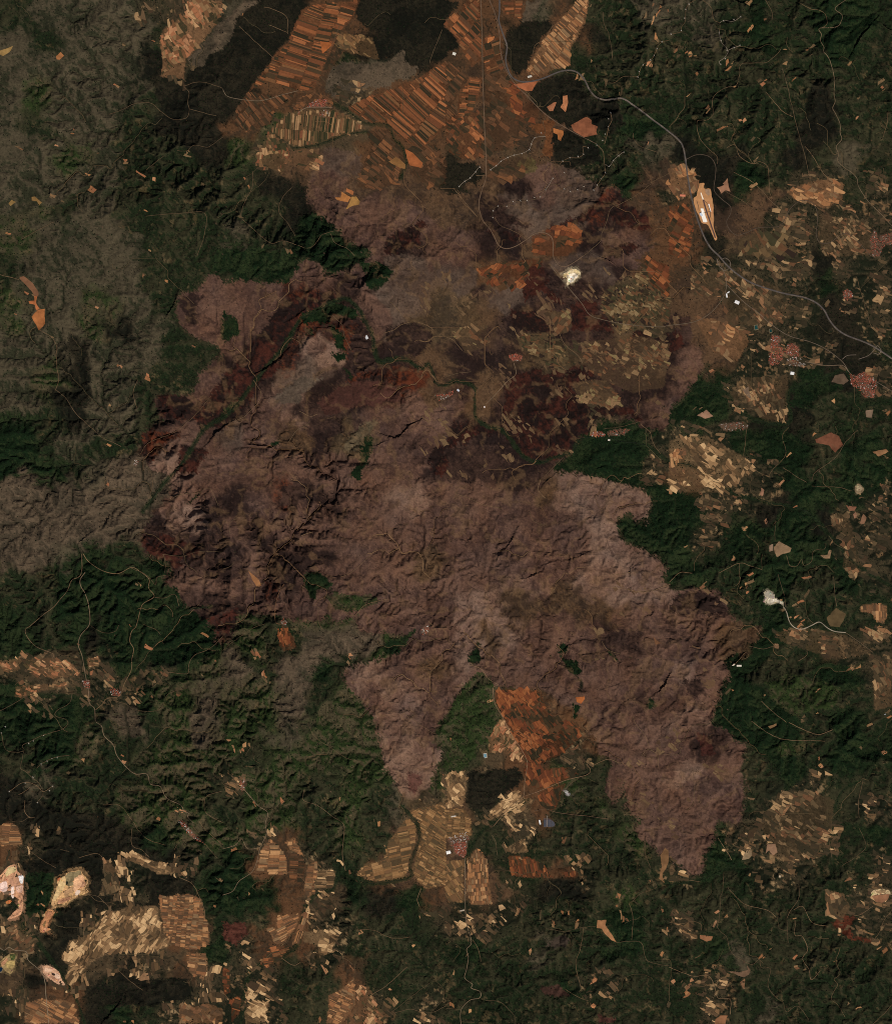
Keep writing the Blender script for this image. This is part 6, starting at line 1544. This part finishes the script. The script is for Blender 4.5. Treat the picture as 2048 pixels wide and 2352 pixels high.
# forest and field tracks that keep to the valley floors
rq = random.Random(77); recf = REC.ravel(); nxe = len(ex)
made = 0
for _ in range(900):
    if made >= 190: break
    x, y = rq.uniform(20, 2030), rq.uniform(20, 2330)
    inb = bool(in_poly(np.array([x]), np.array([y]), burn_outline)[0])
    if not inb and rq.random() < .45: continue
    k = int((y - ey[0]) / ES) * nxe + int((x - ex[0]) / ES); P = []
    for _ in range(rq.randrange(14, 46)):
        P.append((ex[0] + (k % nxe) * ES, ey[0] + (k // nxe) * ES)); n = int(recf[k])
        if n == k: break
        k = n
    P = A2(P)
    if len(P) < 10 or P[:, 0].min() < -10 or P[:, 1].min() < -10 or P[:, 0].max() > 2058 or P[:, 1].max() > 2362: continue
    if any(in_poly(P[5:6, 0], P[5:6, 1], B)[0] for B in BLOCKS): continue
    me, C = ribbon('dirt_track', P[::2] + np.array([rq.uniform(-1.5, 1.5), rq.uniform(-1.5, 1.5)]), rq.uniform(5, 8), 3.5)
    cc = rq.choice([(124,92,62),(112,84,58),(134,104,72)] if inb else [(92,78,54),(104,84,58),(84,70,48)])
    tag(link('dirt_track', me, soil_mat(cc, .3, 1 / 120., .08)), 'narrow dirt track winding over the hills', kind='structure'); clear_line(C, 4); made += 1
for k, line in enumerate(RIVERS):
    L = wobble(dens(line, 8), 1.6, 14, 33)
    me, C = ribbon('river', L, 9 if k else 13, 1.0)
    tag(link('river', me, solid_mat('river_water', (26,34,22), .85, .1, .1)), 'thin dark stream in a tree-lined bed', kind='structure')
# ------------------------------------------------------------------ quarries, ponds, airfield, solar park
def bumpy(name, poly, off, grid=2.2, amp=6.0, seed=5):
    me = sheet_mesh(name, poly, off, grid, 6.0, 2.2)
    n = len(me.vertices); co = np.empty(n * 3, np.float32); me.vertices.foreach_get('co', co); co = co.reshape(-1, 3)
    co[:, 2] += amp * fbm(co[:, 0], co[:, 1], 70, seed, 3).astype(np.float32)
    me.vertices.foreach_set('co', co.ravel()); me.update()
    return me
for q, (lab, poly, cc, subs, depth) in enumerate(QUARRIES):
    root = empty('quarry', None); tag(root, lab, 'quarry')
    ring = wobble(dens(list(poly) + [poly[0]], 2.5)[:-1], .9, 7, 15)
    link('quarry_floor', bumpy('quarry_floor', ring, 4.0, seed=q), soil_mat(cc, .42, 1 / 38., 0), root); clear(ring)
    for k, (sp, sc) in enumerate(subs):
        sp = wobble(dens(list(sp) + [sp[0]], 2)[:-1], .8, 6, 17 + k)
        link('bench', bumpy('bench', sp, 9.0 + 2.5 * (k % 3), seed=q + k), soil_mat(sc, .30, 1 / 38., 0), root)
    # heaps of broken stone
    r = random.Random(q); b = box_of(poly); nh = 0
    for _ in range(60):
        x, y = r.uniform(b[0], b[2]), r.uniform(b[1], b[3])
        if nh < 3 + depth // 5 and in_poly(np.array([x]), np.array([y]), poly)[0]:
            R = r.uniform(9, 26); hgt = R * .5; z = float(zat(x, y)) + 8; nseg = 9
            V = [(wx(x) + R * math.cos(t) * r.uniform(.7, 1.2), wy(y) + R * math.sin(t) * r.uniform(.7, 1.2), z - 6) for t in np.linspace(0, 2 * math.pi, nseg, endpoint=False)]
            V += [(wx(x) + R * .35 * math.cos(t), wy(y) + R * .35 * math.sin(t), z + hgt * r.uniform(.6, .9)) for t in np.linspace(0, 2 * math.pi, nseg, endpoint=False)] + [(wx(x), wy(y), z + hgt)]
            F = []
            for k in range(nseg): F += [k, (k + 1) % nseg, nseg + (k + 1) % nseg, nseg + k]
            st = list(range(0, len(F), 4))
            for k in range(nseg): st.append(len(F)); F += [nseg + k, nseg + (k + 1) % nseg, 2 * nseg]
            c2 = tuple(min(255, int(v * r.uniform(.75, 1.15))) for v in cc)
            link('spoil_heap', mesh_np('spoil_heap', V, F, st), soil_mat(c2, .1, 1 / 30., 0), root); nh += 1
for name, lab, poly, cc in PONDS:
    root = empty(name, None); tag(root, lab, 'pond')
    P = A2(poly); c = P.mean(0); z = float(zat(*c)) + 5
    def plate(nm, s, zz, mat, th):
        R = c + (P - c) * s; n = len(R)
        V = [(wx(x), wy(y), zz) for x, y in R] + [(wx(x), wy(y), zz - th) for x, y in R]
        F = list(range(n))[::-1]; st = [0]
        for k in range(n): st.append(len(F)); F += [k, (k + 1) % n, n + (k + 1) % n, n + k]
        link(nm, mesh_np(nm, V, F, st), mat, root)
    plate('bank', 1.35, z, soil_mat((190,176,158) if cc[2] > 100 else (120,104,78), .1, 1 / 30., 0), 14)
    plate('water', 1.0, z + 1.2, solid_mat('pond_water_%d' % cc[2], cc, .12, .5, .05), 4)
    clear(c + (P - c) * 1.5)

air = empty('airfield', None); tag(air, 'bare tan airfield with a dark runway beside the motorway', 'airfield')
G = wobble(dens(list(AIR_GROUND) + [AIR_GROUND[0]], 3)[:-1], .6, 8, 3)
link('graded_ground', sheet_mesh('graded_ground', G, 5.0, 4), soil_mat((186,134,88), .16, 1 / 70., 0), air); clear(G)
def flat(nm, pts, off, cc, var=.08):
    return link(nm, sheet_mesh(nm, AF(pts), off, 3.0, 4.0, 3.0), soil_mat(cc, var, 1 / 60., 0), air)
flat('runway', [(672,760),(708,745),(752,900),(820,1130),(890,1330),(960,1560),(1035,1770),(1062,1870),(1030,1885),(990,1760),(920,1560),(850,1340),(775,1120),(715,930)], 8, (86,64,60))
flat('runway_end', [(606,548),(632,545),(705,742),(672,752)], 8, (248,232,206))
flat('apron', [(610,1012),(690,1010),(722,1100),(750,1230),(812,1395),(770,1420),(690,1412),(650,1280),(655,1150)], 8, (250,240,224))
flat('second_apron', [(835,878),(870,876),(886,960),(925,1105),(900,1112),(868,1020)], 8, (244,234,220))
flat('taxiway', [(708,770),(722,765),(800,840),(860,960),(910,1110),(905,1250),(885,1300),(880,1290),(892,1240),(895,1120),(845,970),(790,850)], 10, (96,74,62))
flat('taxiway', [(690,1140),(880,1100),(882,1112),(692,1152)], 11, (110,84,66))
flat('perimeter_road', [(490,780),(505,778),(560,950),(575,1080),(560,1082),(545,960)], 9, (104,80,60))
flat('soil_patch', [(740,440),(880,450),(900,600),(830,640),(760,560)], 7, (156,124,96), .3)
flat('soil_patch', [(800,800),(880,820),(940,960),(980,1080),(960,1240),(930,1180),(930,1080),(890,930)], 7, (196,134,90), .2)

solar = empty('solar_park', None); tag(solar, 'slate blue solar park with a pale central lane', 'solar park')
link('park_ground', sheet_mesh('park_ground', SOLAR, 4.0, 3.0), soil_mat((84,68,62), .15, 1 / 50., 0), solar); clear(SOLAR)
link('lane', sheet_mesh('lane', SP([(362,760),(388,760),(386,1330),(360,1330)]), 6.0, 3.0), soil_mat((150,136,124), .1, 1 / 50., 0), solar)
panel = solid_mat('solar_panel', (70,72,84), .35, .5, .05)
SPo = A2(SOLAR)
for yv in np.arange(1843 + 900 / 22.4 - 3.0 + 3.2, 1899, .95):
    for x0 in (1248.6, 1258.0, 1266.0):
        x1 = x0 + (6.9 if x0 < 1250 else 7.4)
        xs = np.linspace(x0, x1, 12); m = in_poly(xs, np.full(12, yv), SPo) & in_poly(xs, np.full(12, yv + .5), SPo)
        if m.sum() < 4: continue
        a, b = xs[m][0], xs[m][-1]; z = float(zat((a + b) / 2, yv)) + 6.5
        V = [(wx(a), wy(yv + .5), z), (wx(b), wy(yv + .5), z), (wx(b), wy(yv), z + 2.2), (wx(a), wy(yv), z + 2.2)]
        V += [(v[0], v[1], v[2] - 3.2) for v in V]
        link('panel_row', mesh_np('panel_row', V, [0,1,2,3, 0,4,5,1, 1,5,6,2, 2,6,7,3, 3,7,4,0], [0,4,8,12,16]), panel, solar)
pitch = empty('football_pitch', None); tag(pitch, 'green sports pitch with a pale stand in the large eastern town', 'sports pitch')
zt = [(1774,815.5),(1781.5,815.6),(1781.8,822.4),(1774,822.6)]
link('turf', sheet_mesh('turf', zt, 5, 3), soil_mat((34,66,36), .06, 1 / 40., 0), pitch); clear(zt)
link('stand', sheet_mesh('stand', [(1774.3,822.8),(1779,823),(1779,824.2),(1774.3,824)], 8, 3), soil_mat((206,186,156), .06, 1 / 40., 0), pitch)

# ------------------------------------------------------------------ buildings
def gable(L, W, h, rise):
    """walls and a pitched roof about the origin: two meshes"""
    l, w = L / 2, W / 2; e = .6
    V = [(-l,-w,-8),(l,-w,-8),(l,w,-8),(-l,w,-8),(-l,-w,h),(l,-w,h),(l,w,h),(-l,w,h),(-l,0,h+rise*.96),(l,0,h+rise*.96)]
    wall = mesh_np('wall', V, [0,1,5,4, 2,3,7,6, 1,2,6,9,5, 3,0,4,8,7], [0,4,8,13])
    R = [(-l-e,-w-e,h-.3),(l+e,-w-e,h-.3),(l+e,0,h+rise),(-l-e,0,h+rise),(l+e,w+e,h-.3),(-l-e,w+e,h-.3)]
    R += [(x, y, z - .8) for x, y, z in R]
    roof = mesh_np('roof', R, [0,1,2,3, 3,2,4,5, 6,7,1,0, 10,11,5,4, 7,8,2,1, 8,10,4,2, 9,6,0,3, 11,9,3,5], [0,4,8,12,16,20,24,28])
    return wall, roof
def house_mesh(L, W, h, rise):
    l, w = L / 2, W / 2; e = .5
    V = [(-l,-w,-8),(l,-w,-8),(l,w,-8),(-l,w,-8),(-l,-w,h),(l,-w,h),(l,w,h),(-l,w,h),(-l,0,h+rise),(l,0,h+rise),
         (-l-e,-w-e,h),(l+e,-w-e,h),(l+e,w+e,h),(-l-e,w+e,h),(-l-e,0,h+rise+.3),(l+e,0,h+rise+.3)]
    F = [0,1,5,4, 2,3,7,6, 1,2,6,9,5, 3,0,4,8,7, 10,11,15,14, 14,15,12,13]
    st = [0,4,8,13,18,22]
    me = mesh_np('house', V, F, st)
    return me
wall_m = solid_mat('rendered_wall', (196,180,158), .9, .1)
ROOF = [solid_mat('terracotta_roof_%d' % k, c, .9, .1, .12) for k, c in enumerate([(152,80,60),(132,70,54),(164,94,74),(120,66,52)])]
PALE = [solid_mat('pale_roof_%d' % k, c, .8, .15, .08) for k, c in enumerate([(160,148,136),(140,126,112),(196,186,174)])]
HM = {}
for k in range(6):
    L, W = [(17,10),(24,11),(32,12),(14,11),(20,13),(40,13)][k]
    for p in range(2):
        for v in range(3):
            me = house_mesh(L, W, 6.5 + (k % 3), 2.6)
            me.materials.append(wall_m); me.materials.append((PALE if p else ROOF)[v])
            mi = np.zeros(len(me.polygons), np.int32); mi[4:] = 1; me.polygons.foreach_set('material_index', mi)
            HM[(k, p, v)] = me
GRP = {}
for q, (what, poly, n, single, pale) in enumerate(TOWNS):
    r = random.Random(40 + q); b = box_of(poly); P = A2(poly); spots = []; tries = 0
    a0 = r.uniform(0, math.pi)
    while len(spots) < n and tries < n * 60:
        tries += 1
        x, y = r.uniform(b[0], b[2]), r.uniform(b[1], b[3])
        if not in_poly(np.array([x]), np.array([y]), P)[0]: continue
        if any((x - s[0]) ** 2 + (y - s[1]) ** 2 < 1.9 for s in spots): continue
        spots.append((x, y))
    rest = []
    for k, (x, y) in enumerate(spots):
        key = (r.randrange(6), int(r.random() < pale), r.randrange(3))
        a = a0 + (math.pi / 2) * r.randrange(2) + r.uniform(-.25, .25) + 1.2 * float(fbm(np.array([x]), np.array([y]), 30, 9, 2)[0])
        if k < single:
            o = link('house', HM[key], None, None, (wx(x), wy(y), float(zat(x, y)) + 1))
            o.rotation_euler = (0, 0, a)
            tag(o, ('pale-roofed' if key[1] else 'red-roofed') + ' house in ' + what, 'house', 'houses of ' + what)
        else: rest.append((x, y, a, key))
        i, j = int((x + 20) / 2.5), int((y + 20) / 2.5)
        if 0 <= i < 840 and 0 <= j < 961: CL[j, i] = True
    if rest:
        mats = [wall_m] + ROOF[:3] + PALE
        V = []; F = []; S = []; MI = []
        for x, y, a, key in rest:
            me = HM[key]; base = len(V); ca, sa = math.cos(a), math.sin(a); z = float(zat(x, y)) + 1
            for v in me.vertices: V.append((wx(x) + v.co.x * ca - v.co.y * sa, wy(y) + v.co.x * sa + v.co.y * ca, z + v.co.z))
            for f in me.polygons:
                S.append(len(F)); F += [base + i for i in f.vertices]; MI.append(0 if f.material_index == 0 else 1 + key[2] + 3 * key[1])
        me = mesh_np('houses', V, F, S)
        for m in mats: me.materials.append(m)
        me.polygons.foreach_set('material_index', np.array(MI, np.int32))
        tag(link('houses', me), 'the remaining packed roofs of ' + what, kind='stuff')
for name, lab, (x, y), L, W, h, ang, cc in SHEDS:
    root = empty(name, None); z = float(zat(x, y)) + 2
    root.location = (wx(x), wy(y), z); root.rotation_euler = (0, 0, math.radians(-ang)); tag(root, lab, 'building')
    wl, rf = gable(L, W, h, W * .07)
    link('wall', wl, solid_mat('shed_wall', (190,184,176), .8, .2), root); link('roof', rf, solid_mat('shed_roof_%d_%d' % (cc[0], cc[2]), cc, .7, .2, .03), root)
root = empty('hangar', None); hx, hy = AF([(632,1190)])[0]
root.location = (wx(hx), wy(hy), float(zat(hx, hy)) + 8); root.rotation_euler = (0, 0, math.radians(-60)); tag(root, 'pale blue hangar at the edge of the airfield apron', 'hangar')
wl, rf = gable(80, 55, 12, 6); link('wall', wl, solid_mat('hangar_wall', (190,190,190), .6, .3), root); link('roof', rf, solid_mat('hangar_roof', (204,212,220), .5, .3), root)

# ------------------------------------------------------------------ wind turbines
def lathe(nm, prof, n=8):
    V = []; F = []
    for rr, z in prof: V += [(rr * math.cos(t), rr * math.sin(t), z) for t in np.linspace(0, 2 * math.pi, n, endpoint=False)]
    for k in range(len(prof) - 1):
        for i in range(n): F += [k * n + i, k * n + (i + 1) % n, (k + 1) * n + (i + 1) % n, (k + 1) * n + i]
    return mesh_np(nm, V, F, np.arange(0, len(F), 4))
tm = solid_mat('turbine_paint', (236,234,230), .5, .4)
tower = lathe('tower', [(2.6, -4), (2.2, 20), (1.8, 45), (1.4, 67), (0.02, 67.3)]); tower.materials.append(tm)
nac = mesh_np('nacelle', [(x, y, z) for z in (66, 70) for x, y in ((-1.8,-3.5),(1.8,-3.5),(1.8,5.5),(-1.8,5.5))], [0,1,5,4, 1,2,6,5, 2,3,7,6, 3,0,4,7, 4,5,6,7, 3,2,1,0], [0,4,8,12,16,20]); nac.materials.append(tm)
def blade_mesh():
    V = []; F = []
    for s, c in ((1.2, 1.6), (8, 3.2), (20, 2.3), (34, 1.2), (41, .3)):
        V += [(-c * .35, -4.2 - .25, s), (c * .65, -4.2, s), (-c * .35, -4.2 + .25, s)]
    for k in range(4):
        for i in range(3): F += [3 * k + i, 3 * k + (i + 1) % 3, 3 * k + 3 + (i + 1) % 3, 3 * k + 3 + i]
    return mesh_np('blade', V, F, np.arange(0, len(F), 4))
blade = blade_mesh(); blade.materials.append(tm)
hub = lathe('hub', [(.01, -2.2), (1.3, -1.6), (1.7, 0), (1.7, 1.2)]); hub.materials.append(tm)
padm = soil_mat((150,136,118), .1, 1 / 20., 0)
def pad_mesh(seed):
    r = random.Random(seed); n = 10
    R = [(13 + r.uniform(-3, 6)) for _ in range(n)]
    V = [(R[k] * math.cos(2 * math.pi * k / n), R[k] * .8 * math.sin(2 * math.pi * k / n), 3.2) for k in range(n)] + [(1.25 * R[k] * math.cos(2 * math.pi * k / n), R[k] * math.sin(2 * math.pi * k / n), -10) for k in range(n)] + [(0, 0, 3.4)]
    F = []; st = []
    for k in range(n):
        st.append(len(F)); F += [2 * n, k, (k + 1) % n]
        st.append(len(F)); F += [k, n + k, n + (k + 1) % n, (k + 1) % n]
    return mesh_np('gravel_pad', V, F, st)
PM = [pad_mesh(k) for k in range(4)]
for m in PM: m.materials.append(padm)
ORD = ['first','second','third','fourth','fifth','sixth','seventh','eighth','ninth','tenth','eleventh','twelfth']
for row, pts in PADS:
    for k, (x, y) in enumerate(pts):
        root = empty('wind_turbine', None); root.location = (wx(x), wy(y), float(zat(x, y)) + 2.5); root.rotation_euler = (0, 0, math.radians(-50 + 9 * math.sin(k * 2.1)))
        tag(root, '%s turbine %s' % (ORD[k], row), 'wind turbine', 'wind turbines ' + row)
        link('tower', tower, None, root); link('nacelle', nac, None, root)
        h = link('hub', hub, None, root, (0, -2.6, 68)); h.rotation_euler = (math.radians(90), 0, 0)
        for bl in range(3):
            o = link('blade', blade, None, h, (0, 0, 68)); o.rotation_euler = (0, math.radians(120 * bl + 37 * k), 0); o.matrix_parent_inverse = h.matrix_basis.inverted()
        link('gravel_pad', PM[k % 4], None, root)
        clear([(x - 3, y - 3), (x + 3, y - 3), (x + 3, y + 3), (x - 3, y + 3)])

# ------------------------------------------------------------------ woods and scrub
def crowns(name, label, dens_map, count, cols, rad, seed, cone):
    r = np.random.default_rng(seed)
    X = []; need = count; tries = 0
    while need > 0 and tries < 60:
        tries += 1
        x = r.uniform(-15, 2063, 200000); y = r.uniform(-15, 2367, 200000)
        i = np.clip(((x + 20) / 2.5).astype(int), 0, 839); j = np.clip(((y + 20) / 2.5).astype(int), 0, 960)
        gi = np.clip(np.searchsorted(gx, x), 0, GX_N - 1); gj = np.clip(np.searchsorted(gy, y), 0, GY_N - 1)
        ok = (r.random(200000) < dens_map[gj, gi]) & ~CL[j, i]
        k = np.nonzero(ok)[0][:need]; X.append(np.stack([x[k], y[k]], 1)); need -= len(k)
    P = np.vstack(X); n = len(P); nseg = 5
    R = rad[0] + (rad[1] - rad[0]) * r.random(n) ** 1.6
    ang = r.random((n, 1)) * 6.28 + np.arange(nseg) * 2 * math.pi / nseg
    rr = R[:, None] * r.uniform(.7, 1.25, (n, nseg))
    z0 = zat(P[:, 0], P[:, 1])
    bx = wx(P[:, 0])[:, None] + rr * np.cos(ang); by = wy(P[:, 1])[:, None] + rr * np.sin(ang)
    hh = np.clip(R * cone, 3, 15)
    V = np.empty((n, nseg + 1, 3), np.float32)
    V[:, :nseg, 0] = bx; V[:, :nseg, 1] = by; V[:, :nseg, 2] = (z0 - 1)[:, None]
    V[:, nseg, 0] = wx(P[:, 0]) + r.uniform(-2, 2, n); V[:, nseg, 1] = wy(P[:, 1]) + r.uniform(-2, 2, n); V[:, nseg, 2] = z0 + hh
    k = np.arange(nseg); t = np.stack([k, (k + 1) % nseg, np.full(nseg, nseg)], 1)
    F = (np.arange(n)[:, None, None] * (nseg + 1) + t[None]).reshape(-1)
    me = mesh_np(name, V.reshape(-1, 3), F, np.arange(0, len(F), 3))
    m, nt, b = nodemat(name + '_foliage')
    ri = N(nt, 'ShaderNodeNewGeometry'); ramp = N(nt, 'ShaderNodeValToRGB')
    ramp.color_ramp.elements[0].color = tuple(alb(cols[0])) + (1,); ramp.color_ramp.elements[1].color = tuple(alb(cols[1])) + (1,)
    nt.links.new(ri.outputs['Random Per Island'], ramp.inputs['Fac']); nt.links.new(ramp.outputs['Color'], b.inputs['Base Color'])
    tag(link(name, me, m), label, kind='stuff')
unb = (1 - burn)
gw = np.clip(wg.get('F', 0) + .5 * wg.get('G', 0) + gr, 0, 1)
dark = np.clip(tree, 0, 1)
crowns('pine_forest', 'dense dark green pine forest over the hills', dark * np.clip(gw + .15, 0, 1) * np.maximum(unb, .9 * (tree > .3)), 42000, ((11,23,8),(23,37,14)), (9, 20), 21, .75)
crowns('oak_woodland', 'blackish holm oak wood and thicket', dark * (1 - .75 * gw) * unb, 42000, ((15,14,9),(26,24,15)), (8, 18), 22, .7)
crowns('scrub', 'scattered dark shrubs on the stony ground', (.25 + .75 * (fine2 > .1)) * (1 - dark * .6) * (1 - .6 * burn), 26000, ((34,30,20),(50,43,30)), (6, 12), 23, .6)

# ------------------------------------------------------------------ one aircraft on its way over the eastern forest
ax, ay = T(3,2,[(1715,1618)])[0]
plane = empty('aircraft', None); plane.location = (wx(ax), wy(ay), float(zat(ax, ay)) + 900); plane.rotation_euler = (0, 0, math.radians(-38))
tag(plane, 'small white aircraft in flight over the forest near the right edge', 'aircraft')
am = solid_mat('aircraft_paint', (236,236,238), .4, .5)
fus = lathe('fuselage', [(.05, -19), (1.2, -17), (1.9, -12), (1.9, 9), (1.1, 16), (.2, 19)], 10)
link('fuselage', fus, am, plane).rotation_euler = (math.radians(90), 0, 0)
def foil(nm, P, th):
    n = len(P); V = [(x, y, z + th / 2) for x, y, z in P] + [(x, y, z - th / 2) for x, y, z in P]
    F = list(range(n)); st = [0, n]; F += list(range(2 * n - 1, n - 1, -1))
    for k in range(n): st.append(len(F)); F += [k, n + k, n + (k + 1) % n, (k + 1) % n]
    return mesh_np(nm, V, F, st)
for s_ in (-1, 1):
    link('wing', foil('wing', [(s_ * 1.5, 4, -.6), (s_ * 1.5, -3, -.6), (s_ * 17, -8, .4), (s_ * 17, -5.6, .4)], .5), am, plane)
    link('tailplane', foil('tailplane', [(s_ * .6, -14, .8), (s_ * .6, -17.5, .8), (s_ * 6.5, -19, 1.2), (s_ * 6.5, -17.4, 1.2)], .3), am, plane)
fin = mesh_np('tail_fin', [(-.15, -13, 1), (-.15, -18, 1), (-.15, -19, 7), (-.15, -16.5, 7), (.15, -13, 1), (.15, -18, 1), (.15, -19, 7), (.15, -16.5, 7)], [0,1,2,3, 7,6,5,4, 0,4,5,1, 1,5,6,2, 2,6,7,3, 3,7,4,0], [0,4,8,12,16,20])
link('tail_fin', fin, am, plane)
